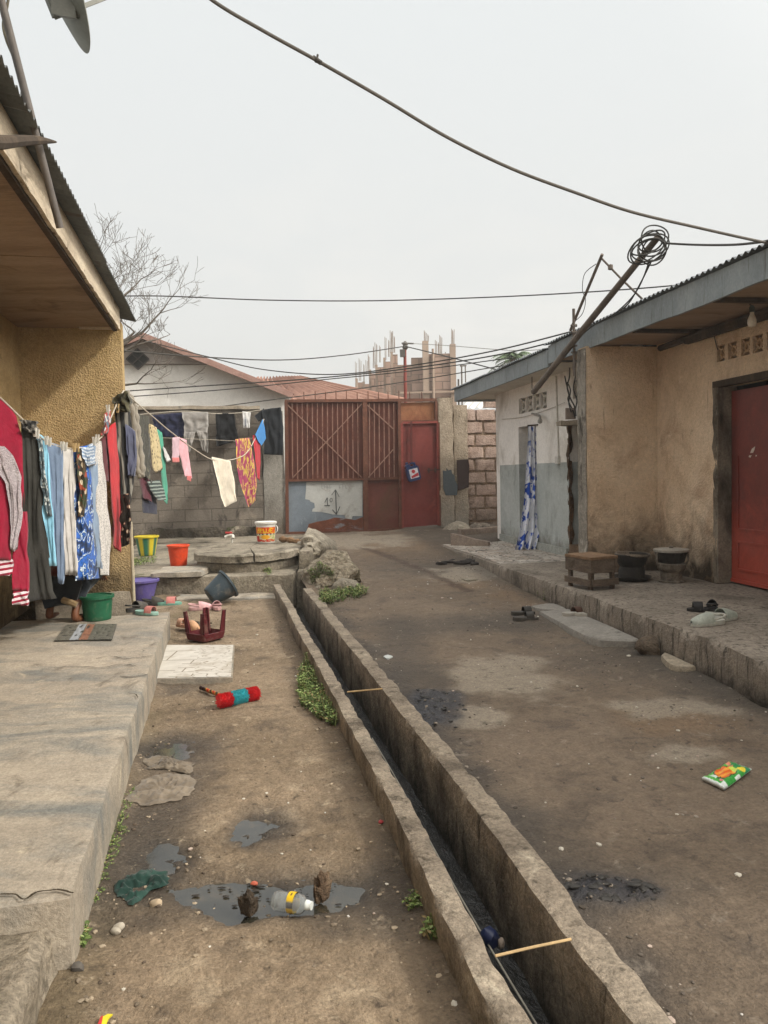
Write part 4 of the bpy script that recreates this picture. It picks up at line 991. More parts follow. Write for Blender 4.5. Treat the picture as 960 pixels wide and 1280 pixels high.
def ring(name, z0, z1, k, seed, par, arcs):
    for (t0, t1) in arcs:
        mb = MB(); n = 40; rs = [0, .25, .5, .72, .88, .97, 1.0]
        def q(r, t, z):
            e = 1+.03*nz((cos(t)*2+seed, sin(t)*2, z*4), 1.6)
            return Vector((-1.82+.70*k*r*e*cos(t), 10.3+.98*k*r*e*sin(t), z+.012*nz((r*cos(t)*3, r*sin(t)*3, seed), 2.)-(.018 if r == 1. else 0)*(z == z1)))
        ts = [t0+(t1-t0)*i/n for i in range(n+1)]
        vs = [q(r, t, z1) for t in ts for r in rs]+[q(1., t, z0+(z1-z0)*f) for t in ts for f in (.66, .33, 0)]
        m_ = len(rs); o = m_*(n+1)
        fs = [(i*m_+j, i*m_+j+1, (i+1)*m_+j+1, (i+1)*m_+j) for i in range(n) for j in range(m_-1)]
        for i in range(n):
            fs.append((i*m_+m_-1, o+i*3, o+(i+1)*3, (i+1)*m_+m_-1))
            for j in (0, 1): fs.append((o+i*3+j, o+i*3+j+1, o+(i+1)*3+j+1, o+(i+1)*3+j))
        e0 = [0, m_-1, o, o+1, o+2]
        vs += [q(0, t0, z0)]; L = len(vs)-1
        fs += [(m_-1-0, 0, L, o+2, o+1, o), (n*m_, n*m_+m_-1, o+n*3, o+n*3+1, o+n*3+2, L)]
        mb.add(vs, fs); mb.build(name, STEP, par, smooth=45)
ring('base', .2, .36, .96, 3., cw, [(0, 2*pi-.0001)])
ring('lid_slab', .362, .46, 1.02, 7., cw, [(-pi*.5+.33, pi*.5), (pi*.5+.02, pi*1.5+.30)])
mb = MB(); mb.rbox(WLD, -1.075, -.93, 9.5, 10.25, .2, .475, c=.05, amp=.01, f=6, chip=.02, seed=35); tag(mb.build('concrete_block', STEP, smooth=50), 'square concrete block between the round cover and the big mossy boulder', 'block')
# stand pipe
tp = P(290, 690, 11.45)
st = thing('standpipe', 'thin white standpipe with a red tap handle behind the round cover', 'tap', (tp.x, tp.y, .3))
mb = MB(); mb.tube([(tp.x, tp.y, .28), P(290, 671, 11.45)], .014, 8); mb.tube(smooth_path([P(281, 671.5, 11.45), P(286, 669.5, 11.45), P(291, 669.5, 11.4), P(291, 673, 11.36)]), .022, 8); mb.build('pipe', plain('#c9c4b8', .5), st)
mb = MB(); q = P(286, 666, 11.45); mb.tube([q-Vector((.05, 0, 0)), q+Vector((.05, 0, 0))], .016, 8); mb.tube([q, q-UP*.05], .012, 8); mb.build('handle', plain('#a32b28', .5), st)

# ------------------------------------------------------------------ boulders and rubble by the drain head
BOUL = surf('mossy_boulder', [(.25, '#857a68'), (.5, '#a69a86'), (.8, '#bdb19d')], 3, fine=.35, bump=1., bscale=26, bdist=.03, voro=18, stains=[('#5a5836', 2.6, .54, .68, (1, 1, 1)), ('#3c3528', 4.5, .58, .7, (1, 1, 1))])
RUB = surf('rubble_concrete', [(.25, '#7d7566'), (.5, '#9b9282'), (.8, '#b3aa99')], 4, fine=.35, bump=.9, bscale=30, bdist=.02, stains=[('#544b3e', 3, .55, .7, (1, 1, 1))])
mb = MB(); mb.rock(P(418, 718, 9.1)+Vector((-.03, .1, -.02)), (.33, .42, .27), 2.2, 4, .3, 1.5, flat=-.75, ang=-.35); tag(mb.build('boulder', BOUL), 'big mossy boulder of broken concrete at the head of the drain', 'boulder')
mb = MB(); mb.rock(P(396, 684, 10.9)+Vector((0, 0, -.05)), (.30, 1.0, .30), 5.1, 4, .35, 1.6, flat=-.7, ang=.35); tag(mb.build('rubble_heap', RUB), 'long heap of pale broken concrete behind the mossy boulder', 'rubble')
mb = MB(); mb.rock(P(432, 734, 8.75), (.17, .17, .13), 7.7, 3, .3, 1.3, flat=-.6); tag(mb.build('stone', RUB), 'grey angular stone among weeds before the big mossy boulder', 'stone')
mb = MB(); mb.rock(P(397, 738, 8.75)+UP*.02, (.045, .05, .04), 8.7, 2); tag(mb.build('stone', RUB), 'small pale stone lying at the far end of the drain kerb', 'stone')
mb = MB(); mb.tube(smooth_path([P(350, 674, 11.), P(362, 675, 10.9), P(374, 678, 10.8), P(383, 680, 10.7)]), [.03+.02*sin(i*.7)**2 for i in range(19)], 8); tag(mb.build('driftwood', surf('brown_log', [(.3, '#6e553d'), (.7, '#8a6d50')], 5, stretch=(.5, 1, 3), fine=.25, bump=.5)), 'short brown log lying beside the white paint bucket', 'log')
for k, (px, lab) in enumerate((([(370, 690), (378, 686), (400, 687), (399, 691), (384, 693)], 'pale broken slab on top of the concrete block'), ([(379, 684), (390, 680), (398, 683), (397, 687), (384, 686)], 'whitish shard of broken board on the rubble heap'))):
    mb = MB(); mb.prism([P(u, v, 9.9+(692-v)*.06) for u, v in px], (0, .02, -.03)); tag(mb.build('broken_slab', surf('pale_shard%d' % k, [(.3, '#a39a86'), (.7, '#c2b9a4')], 6, fine=.2)), lab, 'slab')
mb = MB(); mb.rock(gp(566, 661, .32), (.3, .3, .15), 11.1, 3, .35, 1.5, flat=-.5); tag(mb.build('boulder', RUB), 'pale rounded boulder lying at the foot of the tan gate pillar', 'boulder')
for k, (u, v, r) in enumerate(((548, 664, .14), (590, 659, .16), (601, 657, .12))):
    mb = MB(); mb.rock(gp(u, v, .4 if k == 0 else .2), (r, r, r*.6), 14+k, 2, .35, flat=-.5); tag(mb.build('stone', KERB), ['dark stone left of the pale boulder by the gate door', 'dark stone heap right of the pale boulder at the pillar foot', 'small dark stone at the foot of the pink block wall'][k], 'stone')
# low kerb walls
lk = surf('brown_kerb', [(.3, '#7a6b5d'), (.7, '#94857a')], 3, fine=.25, bump=.5)
k0, k1, k2 = G(563, 681, road_z(12.7)), G(611, 693, .12), G(628, 668, .2)
def kerbwall(a, b, th, h, seed, lab, nm='low_wall'):
    d = (b-a); L = Vector((d.x, d.y, 0)).length; e = Vector((d.x, d.y, 0)).normalized(); n = Vector((-e.y, e.x, 0))
    mb = MB(); mb.rbox(lambda X, s, z: Vector((a.x, a.y, a.z+(b.z-a.z)*X/L))+e*X+n*s+UP*z, 0, L, 0, th, -.1, h, c=.08, amp=.01, f=6, chip=.015, seed=seed)
    tag(mb.build(nm, lk, smooth=50), lab, 'low wall')
kerbwall(k0, k1, .12, .19, 41, 'low brown concrete wall edging the lane in front of the white house')
q0 = G(577, 672, .25); kerbwall(q0, G(627, 668, .25), .12, .15, 42, 'low brown wall along the foot of the pink block wall')
# ------------------------------------------------------------------ white gable house behind the wall
HW = Vector(gp(250, 500)) + GN*4.2
def hp(u, v, off=0.): return PLN(u, v, HW, GN, off)
wg = thing('gable_house', 'whitewashed gable house with a red tin roof edge behind the block wall', 'house', (hp(250, 512).x, hp(250, 512).y, -.6))
def down(p): return Vector((p.x, p.y, -.6))
a, b = hp(40, 456), hp(362, 456)
mb = MB(); q = [hp(30, 456), hp(30, 520), hp(363, 520), hp(363, 493), hp(268, 456)]; q[1] = down(q[1]); q[2] = down(q[2]); mb.prism(q, GN*6)
mb.build('wall', surf('dull_whitewash', [(.25, '#c5c3be'), (.5, '#d4d2cd'), (.8, '#dddbd6')], .8, fine=.08, bump=.2, stains=[('#9c978d', 1, .55, .8, (1, 1, .4))]), wg)
mb = MB(); mb.prism([hp(110, 455.5, .12), hp(268, 455.5, .12), hp(180, 424, .12)], GN*.1); mb.build('gable_boards', surf('gable_board', [(.3, '#98908a'), (.7, '#aaa29b')], 2, stretch=(4, 1, 1), fine=.1), wg)
RTIN = surf('red_tin', [(.25, '#7d5a4c'), (.5, '#8f6b5b'), (.8, '#9f7d6c')], 1.2, fine=.15, rough=.75, bump=.2, stains=[('#5e4035', 1.5, .55, .75, (1, 1, 1)), ('#a98a7b', 4, .62, .75, (1, 1, 1))])
def roofsheet(mb, p00, p01, p10, p11, pitch, amp=.025, m=3):
    """corrugations run from edge p00-p01 to edge p10-p11"""
    L = (p01-p00).length; n = max(8, int(L/pitch*5)); up = (p01-p00).cross(p10-p00).normalized(); up = up if up.z > 0 else -up
    vs = [p00.lerp(p01, j/n).lerp(p10.lerp(p11, j/n), i/m)+up*amp*sin(2*pi*j/n*L/pitch) for j in range(n+1) for i in range(m+1)]
    fs = [(j*(m+1)+i, j*(m+1)+i+1, (j+1)*(m+1)+i+1, (j+1)*(m+1)+i) for j in range(n) for i in range(m)]
    return mb.add(vs, fs)
ap, er, el = hp(180, 421, .5), hp(366, 495, .5), hp(20, 484, .5)
mb = MB(); roofsheet(mb, ap, ap+GN*7, er, er+GN*7, .2); roofsheet(mb, ap+UP*.001, ap+GN*7, el, el+GN*7, .2)
mb.build('roof', RTIN, wg)
mb = MB(); mb.bar(hp(180, 424, .48), hp(364, 497, .48), .05, .13); mb.bar(hp(180, 424, .48), hp(60, 471, .48), .05, .13); mb.build('barge_board', surf('barge', [(.3, '#8a6a5f'), (.7, '#a08278')], 3, fine=.15), wg)
mb = MB()
c_ = hp(173, 450, .14)
R_ = (hp(187, 450)-hp(173, 450)).length; H_ = R_*.95
dm = [c_+GE*x*R_+UP*z*H_ for x, z in ((-1, 0), (0, -1), (1, 0), (0, 1))]
mb.prism(dm, GN*.01)
dv = mb.build('diamond_vent', plain('#2b2a28', .9), wg)
mb = MB()
for i in range(4): mb.bar(dm[i], dm[(i+1) % 4], .03, .05, up=GN)
for t in (-.5, 0, .5):
    mb.bar(c_+GE*(t-.5)*R_+UP*(t+.5)*H_*.98-GN*.02, c_+GE*(t+.5)*R_+UP*(t-.5)*H_*.98-GN*.02, .022, .05, up=GN); mb.bar(c_+GE*(t-.5)*R_-UP*(t+.5)*H_*.98-GN*.02, c_+GE*(t+.5)*R_-UP*(t-.5)*H_*.98-GN*.02, .022, .05, up=GN)
mb.build('lattice', plain('#45413c', .8), dv)

# red hip roof behind the gate
rr_ = thing('hip_roof_house', 'house behind the gate showing only its rusty red hip roof', 'house', (-1.5, 22, -.6))
e0, e1 = P(280, 503, 19.5), P(508, 504, 20.5); r0, r1 = P(322, 472, 24), P(374, 471, 24); e2 = P(520, 502, 27)
mb = MB(); roofsheet(mb, e0, e1, r0, r1, .34, .05); roofsheet(mb, e1, e2, r1+UP*.002, r1+GN*.05, .34, .05); mb.build('roof', RTIN, rr_)
mb = MB(); mb.prism([down(e0+GN*.4), down(e1+GN*.4-GE*.4), e1+GN*.4-GE*.4-UP*.15, e0+GN*.4-UP*.15], GN*5); mb.build('wall', surf('tan_house_wall', [(.3, '#a09080'), (.7, '#b3a391')], 2, fine=.1), rr_)

# ------------------------------------------------------------------ unfinished block building with starter bars
UB = thing('unfinished_building', 'unfinished block building with bare columns and rusty starter bars beyond the gate', 'building', (1.2, 42, -.6))
UBM = brick_mat('raw_blockwork', '#8a7264', '#a58c7e', '#77665a', .8, .42, .03, bump=.4, stains=[('#7f6a5a', .3, .5, .7, (1, 1, 1)), ('#c4ab99', .6, .6, .75, (1, 1, 1))])
UCM = surf('raw_column', [(.3, '#8f7c6c'), (.7, '#a79485')], .8, fine=.15, bump=.3, bscale=8)
def ubox(u0, u1, vt, Y0, th, name, mat, vb=None, n=None):
    p, q = P(u0, vt, Y0), P(u1, vt, Y0); zb = -.6 if vb is None else P(u0, vb, Y0).z
    mb = MB(); mb.box(WLD, p.x, q.x, Y0, Y0+th, zb, (p.z+q.z)/2); return mb.build(name, mat, UB)
ubox(531, 569, 442, 40, .3, 'wall', UBM); ubox(514, 531.5, 447, 40.4, .3, 'wall', UBM, n=1); ubox(494, 516, 456, 41, .3, 'wall', UBM)
ubox(500, 572, 489, 39.6, .25, 'floor_slab', UCM, 492)
ubox(528, 535.5, 426, 39.8, .4, 'column', UCM); ubox(562.5, 569.5, 430, 39.8, .4, 'column', UCM); ubox(540, 543, 441, 39.7, .3, 'column', UCM)
for k, (u0, u1, vt) in enumerate([(488, 497, 440), (479, 489, 449), (469, 480, 456), (461, 470, 464), (453, 462, 477), (444, 454, 475)]):
    ubox(u0, u1, vt+3, 42+2.2*k, 1.6, 'wall', UBM); ubox(u0, u0+3, vt-(2 if k % 2 else 0), 41.6+2.2*k, .4, 'column', UCM)
ubox(545, 556, 462, 39.95, .04, 'dark_opening', plain('#6a5a4e', .9), 474) if False else None
for (u, vt, vb, n, Y) in ((531.5, 413, 427, 3, 40), (545, 425, 443, 2, 40), (551, 419, 443, 3, 40), (566, 411, 431, 4, 40), (489.5, 413, 441, 4, 42), (482, 421, 450, 2, 44), (470, 428, 456, 3, 46), (467.5, 433, 460, 3, 47), (461, 443, 468, 3, 48.5), (450, 448, 476, 3, 52), (445, 452, 476, 2, 53), (455, 455, 478, 2, 50), (458, 450, 470, 2, 49), (475, 432, 453, 2, 45), (486, 425, 446, 2, 43), (493, 420, 441, 2, 42), (535, 418, 427, 2, 40), (548, 428, 443, 2, 40), (557, 440, 443, 1, 40)):
    mb = MB()
    for k in range(n):
        du = (k-(n-1)/2)*1.1; h = (k*37 % 5)*.8
        mb.tube([P(u+du, vb, Y), P(u+du+.4*sin(k*2+u), vt+h, Y)], .018, 5)
    mb.build('starter_bars', plain('#8a7a6c', .8), UB)

# poles
mp_ = P(505, 505, 17.5)
mm = thing('red_mast', 'thin red steel mast carrying wires behind the gate', 'mast', (mp_.x, mp_.y, -.6))
mb = MB(); mb.tube([(mp_.x, mp_.y, -.6), P(506, 431, 17.5)], .035, 8); mb.build('pole', plain('#7f3a30', .7), mm)
mb = MB(); q = P(506.5, 432, 17.5); mb.lathe(q-UP*.1, [(.03, 0), (.07, .05), (.05, .1), (.07, .14), (.02, .2)], 10); mb.bar(P(502, 429, 17.5), P(517, 429.5, 17.5), .03, .03); mb.bar(P(503, 437, 17.45), P(503.5, 446, 17.45), .1, .12); mb.build('insulator', plain('#5a5650', .6), mm)
for k, (u, vt, r, cl_, lab) in enumerate(((541, 436, .03, '#a08c7c', 'thin pale pole standing right of the red mast'), (577, 457, .02, '#6a6259', 'thin dark pole above the tan pillars with a small crossbar'), (573, 474, .025, '#544c44', 'short dark pole beside the small crossbar pole'))):
    Y = 18+k*.7; b = P(u, 505, Y); mb = MB(); mb.tube([(b.x, Y, -.6), P(u, vt, Y)], r, 6)
    if k == 1: mb.bar(P(575, 457.5, Y), P(583, 457, Y), .03, .03); mb.tube([P(581.5, 457, Y), P(582, 478, Y)], .015, 5)
    tag(mb.build('thin_pole', plain(cl_, .7)), lab, 'pole')
# tin roof glimpsed past the block wall
mb = MB(); roofsheet(mb, P(575, 511, 17.5), P(632, 509, 18), P(585, 500, 21), P(640, 498, 21), .2); tag(mb.build('shed_roof', surf('pale_tin', [(.3, '#b5b2ac'), (.7, '#cbc9c4')], 1, fine=.1, rough=.6)), 'pale tin shed roof glimpsed above the pink block wall', 'shed roof')

# ------------------------------------------------------------------ wires
WIRE = plain('#35332f', .7, name='black_wire')
def wire(px, r, lab, group=None, mat=WIRE):
    pts = smooth_path([P(u, v, Y) for u, v, Y in px], 8); mb = MB(); mb.tube(pts, r, 6); return tag(mb.build('overhead_wire', mat), lab, 'wire', group)
mb = MB(); pts = smooth_path([P(u, v, Y) for u, v, Y in ((215, -45, 3.9), (265, 0, 4.0), (330, 39, 4.1), (395, 75, 4.2), (480, 124, 4.35), (560, 172, 4.5), (640, 211, 4.65), (720, 241, 4.8), (790, 265, 4.95), (870, 284, 5.1), (956, 303, 5.25), (1010, 312, 5.35))], 8)
mb.tube(pts, .0095, 8)
big = thing('power_cable', 'thick grey power cable sagging across the sky to the right roof', 'cable', pts[30]); mb.build('cable', plain('#5d5851', .7), big)
mb = MB(); k_ = P(396, 75, 4.2); mb.rock(k_, (.016, .016, .014), 3, 2); mb.tube([k_, k_+Vector((.006, 0, .028))], .006, 6); mb.tube([k_+Vector((-.02, 0, .014)), k_+Vector((.022, 0, -.016))], .013, 8); mb.build('tape_knot', plain('#403c36', .8), big)
wire([(830, 304, 6.45), (870, 306, 6.2), (915, 306, 5.7), (948, 303, 5.35), (965, 300, 5.2)], .009, 'short dark wire from the cable coil to the right roof edge')
wire([(120, 371, 15), (200, 370, 15), (330, 375, 15.5), (460, 376, 15.5), (600, 372, 15), (720, 366, 14), (830, 358, 13), (900, 350, 12.5)], .012, 'long level wire crossing the sky above the gable house')
wire([(140, 437, 13), (250, 446, 14), (350, 450, 15.5), (430, 444, 16.5), (505, 433, 17.45)], .012, 'wire sagging from the left house to the top of the red mast')
wire([(507, 433, 17.45), (560, 446, 16), (624, 463, 13.8), (648, 470, 13)], .012, 'wire dropping from the red mast to the white house roof')
wire([(185, 427, 14), (260, 446, 14), (330, 462, 14), (420, 468, 13.5), (520, 456, 12.5), (620, 438, 11), (716, 414, 9.8)], .010, 'upper of two dark wires rising to the post on the grey eaves')
wire([(155, 489, 12.5), (260, 482, 12.5), (380, 474, 12.3), (500, 462, 11.8), (620, 444, 10.8), (716, 421, 9.8)], .010, 'lower of two dark wires rising to the post on the grey eaves')
wire([(160, 496, 13), (280, 487, 13), (400, 475, 13), (520, 463, 13), (640, 447, 12.2)], .009, 'faint wire passing low over the gable wall and hip roof')
wire([(210, 517, 14.6), (330, 501, 14.8), (440, 487, 15), (540, 472, 15), (640, 455, 14)], .010, 'wire climbing from the block wall past the gate spikes to the white house')
wire([(507, 429, 17.5), (560, 432, 18), (640, 438, 17), (690, 436, 15)], .007, 'thinnest pale wire leading right from the red mast top', mat=plain('#77736c', .7))

# ------------------------------------------------------------------ bare tree behind the ochre house, palm behind the white house
TB = surf('grey_bark', [(.3, '#575149'), (.7, '#736b61')], 5, fine=.25, bump=.4)
tb = P(112, 560, 14.8); bt = thing('bare_tree', 'leafless grey tree with fine twigs behind the ochre house', 'tree', (tb.x, tb.y, -.6))
rt = random.Random(21); tmb, cmb = MB(), MB()
def grow(p, d, L, r, lev):
    n = 4; pts = [p]; q = p; dd = d.copy()
    for i in range(n):
        dd = (dd+Vector((rt.uniform(-1, 1), rt.uniform(-1, 1), rt.uniform(-.6, .9)))*.16).normalized(); q = q+dd*L/n; pts.append(q)
    r1 = max(.0034, r*.54)
    (tmb if lev == 0 else cmb).tube(pts, [r+(r1-r)*i/n for i in range(n+1)], 6 if lev < 2 else 4, cap=False)
    if lev >= 7: return
    kids = 3 if lev < 2 else rt.choice((2, 3, 3))
    for k in range(kids):
        j = n if k == 0 else rt.randint(2, n)
        ax = Vector((rt.uniform(-1, 1), rt.uniform(-1, 1), rt.uniform(-.35, .8))).normalized()
        nd_ = (dd*.75+ax*.75).normalized()
        grow(pts[j], nd_, L*rt.uniform(.60, .82), r1*(.95 if k == 0 else .75), lev+1)
base = Vector((tb.x, tb.y, -.6)); tmb.tube(smooth_path([base, P(118, 520, 14.8), P(128, 450, 14.8)]), [.13-.006*i for i in range(13)], 8, cap=False)
q = P(128, 455, 14.8)
grow(q, Vector((.12, 0, 1)).normalized(), .95, .05, 2)
grow(q, Vector((.9, -.1, .3)).normalized(), .72, .04, 2); grow(q, Vector((.7, .1, .7)).normalized(), 1.0, .045, 2); grow(P(122, 420, 14.8), Vector((.35, -.1, .85)).normalized(), .85, .035, 3); grow(P(118, 480, 14.8), Vector((1, -.2, -.1)).normalized(), .9, .035, 3); grow(P(128, 445, 14.8), Vector((.8, .2, .5)).normalized(), .78, .036, 2); grow(P(126, 420, 14.8), Vector((.6, -.3, .8)).normalized(), .8, .034, 2)
tmb.build('trunk', TB, bt, smooth=180); cmb.build('crown', TB, bt, smooth=180)
pc = P(643, 449, 24); pmt = thing('palm_tree', 'distant green palm crown rising above the white house roof', 'palm', (pc.x, pc.y, -.6))
mb = MB(); mb.tube([(pc.x, pc.y, -.6), (pc.x+.05, pc.y, 2.), pc], [.16, .12, .1], 8); mb.build('trunk', TB, pmt)
mb = MB(); rp = random.Random(4)
for k in range(22):
    t = 2*pi*k/22+rp.uniform(-.2, .2); el_ = rp.uniform(-.1, 1.1); L = rp.uniform(.6, .95); pts = []
    for i in range(9):
        f = i/8; pts.append(pc+Vector((cos(t)*cos(el_)*L*f, sin(t)*cos(el_)*L*f, sin(el_)*L*f-.5*f*f*L)))
    mb.tube(pts, [.02-.0018*i for i in range(9)], 4)
    sd = Vector((-sin(t), cos(t), 0))
    for i in range(1, 9):
        for sgn in (-1, 1):
            for f in (0, .5):
                p = pts[i].lerp(pts[i-1], f); a = (pts[i]-pts[i-1]).normalized(); tip = p+sd*sgn*.22*(1-.6*abs(i/8-.45))+a*.14-UP*.07; w_ = a*.022
                mb.add([p-w_, p+w_, tip], [(0, 1, 2)])
mb.build('crown', plain('#5f7050', .7, .3), pmt, smooth=0)

# ------------------------------------------------------------------ thin dust haze in the air
hm = bpy.data.materials.new('dust_haze'); hm.use_nodes = True; hn = hm.node_tree
hn.nodes.remove(hn.nodes['Principled BSDF']); hv = nd(hn, 'ShaderNodeVolumePrincipled', {'Color': (.93, .93, .91, 1), 'Density': .0024, 'Anisotropy': .3})
hn.links.new(hv.outputs[0], hn.nodes['Material Output'].inputs['Volume'])
mb = MB(); mb.box(WLD, -60, 60, -60, 66, -1.6, 14); stuff(mb.build('haze', hm, smooth=0))
# ------------------------------------------------------------------ washing lines
YT = [(-80, 4.7), (0, 5.2), (30, 5.4), (50, 5.55), (70, 5.7), (90, 5.9), (110, 6.15), (125, 6.5), (138, 6.8), (150, 7.15), (160, 7.5), (170, 7.8), (190, 8.4), (210, 9.2), (225, 9.9), (250, 11.), (280, 11.6), (300, 12.3), (320, 13.), (334, 13.9), (400, 15)]
def YL(u):
    for (a, ya), (b, yb) in zip(YT, YT[1:]):
        if u <= b: return ya+(yb-ya)*(u-a)/(b-a)
    return YT[-1][1]
def YW(u): return gp(u, 540, .22).y
ROPE = plain('#b9b0a0', .8, name='pale_rope')
def line(px, Yf, r, label, sub=6):
    mb = MB(); mb.tube(smooth_path([P(u, v, Yf(u)) for u, v in px], sub), r, 6); return tag(mb.build('washing_line', ROPE), label, 'washing line', 'washing lines')
line([(-70, 440), (-30, 472), (0, 497), (28, 524), (47, 543), (60, 553), (80, 559.5), (100, 560), (118, 553), (130, 542), (140, 519), (150, 496), (155, 488)], YL, .006, 'pale rope washing line sagging in front of the ochre wing wall')
line([(155, 489), (170, 503), (190, 520), (215, 541), (245, 563), (268, 575), (296, 573), (312, 561), (330, 524)], YL, .007, 'long washing line running back from the ochre wing wall to the pillar')
line([(165, 519), (228, 514), (270, 517), (300, 516), (330, 512), (352, 510)], YW, .007, 'washing line stretched along the top of the dark block wall')
line([(140, 545), (250, 549), (300, 551), (320, 546)], lambda u: YW(u)-.25, .004, 'thin cord strung below the grey joggers along the block wall')

def cl(name, label, cat, L, R, mat, Yf=YL, rows=20, cols=12, folds=3., amp=.018, thick=.022, seed=0., parent=None, off=0., rag=.0):
    mb = MB(); vs = []
    for lay in (0, 1):
        for i in range(rows+1):
            t = i/rows; a, b = ipl(L, t), ipl(R, t)
            for j in range(cols+1):
                s = j/cols; u, v = a[0]+(b[0]-a[0])*s, a[1]+(b[1]-a[1])*s
                if rag and i == rows: v += rag*noise.noise(Vector((s*4+seed, 2, seed)))
                e = min(1, s*5, (1-s)*5)**.5
                ph = seed*2.1+1.3*noise.noise(Vector((t*1.6+seed, s*2.2, 1.)))+.35*t
                d = amp*(.35+.65*min(1, t*2.2))*sin(2*pi*(folds*s+ph))+amp*1.3*noise.noise(Vector((s*3+seed, t*3, 3.)))+amp*.5*noise.noise(Vector((s*8+seed, t*11, 5.)))
                p = P(u, v, Yf(u)-off)+Vector((0, 1, 0))*(d+(thick*e if lay else 0))
                vs.append(p+Vector((amp*.25*noise.noise(Vector((t*6, s*2+seed, 9.))), 0, 0)))
    n = cols+1; o = n*(rows+1)
    fs = [(i*n+j, (i+1)*n+j, (i+1)*n+j+1, i*n+j+1) for i in range(rows) for j in range(cols)]
    fs += [(o+i*n+j, o+i*n+j+1, o+(i+1)*n+j+1, o+(i+1)*n+j) for i in range(rows) for j in range(cols)]
    for i in range(rows):
        fs += [(i*n, o+i*n, o+(i+1)*n, (i+1)*n), (i*n+cols, (i+1)*n+cols, o+(i+1)*n+cols, o+i*n+cols)]
    for j in range(cols):
        fs += [(j, j+1, o+j+1, o+j), (rows*n+j, o+rows*n+j, o+rows*n+j+1, rows*n+j+1)]
    mb.add(vs, fs); ob = mb.build(name, mat, parent, smooth=180)
    return tag(ob, label, cat, 'washing hung on the lines') if label and parent is None else ob
def fab(h, k=.12, name=None):
    c = lin(h); return cloth_mat(name or 'cloth_'+h[1:], [(.3, tuple(x*(1-k) for x in c)), (.7, tuple(min(1, x*(1+k)) for x in c))], 5)
CRIM = fab('#8c1831'); CUFF = cloth_mat('striped_cuff', [(0, '#c9b9bc'), (.45, '#d7cbcd'), (.55, '#7d1a30'), (1, '#8c1831')], 9, (1, 1, 1), tex='wave', rot=(0, pi/2, 0))
CHAR = fab('#34332f', .2); WHITEF = fab('#c9c7c4', .06)

# near line, left to right
j = cl('jacket', 'crimson tracksuit jacket with fluffy white trim, nearest on the line', 'jacket', [(-42, 478), (-48, 560), (-44, 660)], [(4, 502), (20, 518), (29, 545), (31, 600), (29, 660)], CRIM, seed=1, folds=3, thick=.06)
s1 = cl('sleeve', None, None, [(-26, 590), (-24, 640), (-18, 700)], [(6, 590), (11, 640), (15, 700)], CRIM, seed=2, folds=1, thick=.07, parent=j, off=.08)
cl('cuff', None, None, [(-18, 700), (-16, 721)], [(15, 700), (13.5, 719)], CUFF, seed=2, folds=1, thick=.07, parent=j, off=.08, rows=6)
s2 = cl('sleeve', None, None, [(12, 640), (15, 690), (17, 738)], [(31, 640), (34, 675), (33.5, 740)], CRIM, seed=3, folds=1, thick=.06, parent=j, off=.03)
cl('cuff', None, None, [(16.5, 739), (16, 755)], [(33.5, 740), (33, 758)], CUFF, seed=3, folds=1, thick=.06, parent=j, off=.03, rows=6)
FLUF = surf('fluffy_white', [(.3, '#d3c4c8'), (.7, '#e6dcde')], 18, fine=.25, fscale=160, bump=1., bscale=90, bdist=.02)
cl('trim', None, None, [(-20, 556), (-2, 588), (8, 604), (14, 636), (14, 664), (13, 686)], [(6, 558), (17, 570), (26, 596), (27.5, 640), (24, 668), (20, 689)], FLUF, seed=46, folds=2, amp=.02, thick=.03, off=.095, rows=34, cols=16, parent=j)
cl('dress', 'long charcoal dress hanging beside the crimson jacket', 'dress', [(26, 527), (28, 600), (27, 700), (33, 752)], [(47, 541), (54, 600), (60, 690), (66, 742), (70, 748)], CHAR, seed=4, folds=4, thick=.07)
cl('cap', 'crumpled black and grey cloth bunched on the line above the charcoal dress', 'cloth', [(24, 524), (27, 534), (33, 540)], [(44, 526), (45, 535), (46, 543)], cloth_mat('black_grey', [(.4, '#1c1b1a'), (.6, '#77726a')], 20), seed=5, folds=2, amp=.035, thick=.08, rows=8, off=.06)
b_ = cl('shirt', 'light blue shirt with a patterned grey strip down its front edge', 'shirt', [(45.5, 541), (53, 620), (60, 708)], [(60, 552), (65, 630), (72, 707)], fab('#86bcd3'), seed=6, folds=2, thick=.04)
cl('patterned_strip', None, None, [(46.5, 546), (52, 600), (57.5, 646)], [(52, 550), (59, 600), (66, 645)], cloth_mat('grey_print', [(.35, '#5b6a70'), (.5, '#b0b6b2'), (.65, '#41494d')], 55, tex='cells', mode='CONSTANT'), seed=6, folds=1, parent=b_, off=.03, thick=.02)
cl('trousers', 'slate blue trousers hanging between the light blue shirt and pale leggings', 'trousers', [(59, 552), (64, 630), (71, 712), (72, 728)], [(79, 559), (80, 630), (80, 700), (77, 731)], fab('#6b7c93'), seed=7, folds=2, thick=.05)
cl('leggings', 'pale grey white leggings with a darker hem hanging straight', 'leggings', [(77.5, 559), (79, 640), (83, 718)], [(93.5, 561), (95, 640), (97.5, 720)], fab('#bdb9b4', .1), seed=8, folds=3, thick=.04)
BLUEP = cloth_mat('blue_swirl_print', [(0, '#0f2340'), (.30, '#1d4f97'), (.46, '#2a62b8'), (.5, '#c9d2d6'), (.62, '#b9c9cf'), (.7, '#174070'), (1, '#2b64bd')], 5.5, (1, 1, 1.), tex='wave', dist=9, detail=3)
w_ = cl('wrapper', 'long wrapper cloth printed with blue and white swirls', 'wrapper', [(92, 560), (94, 640), (95.5, 700), (94, 726)], [(113, 556), (115, 620), (120, 680), (123.5, 723)], BLUEP, seed=9, folds=2, thick=.04, rows=28)
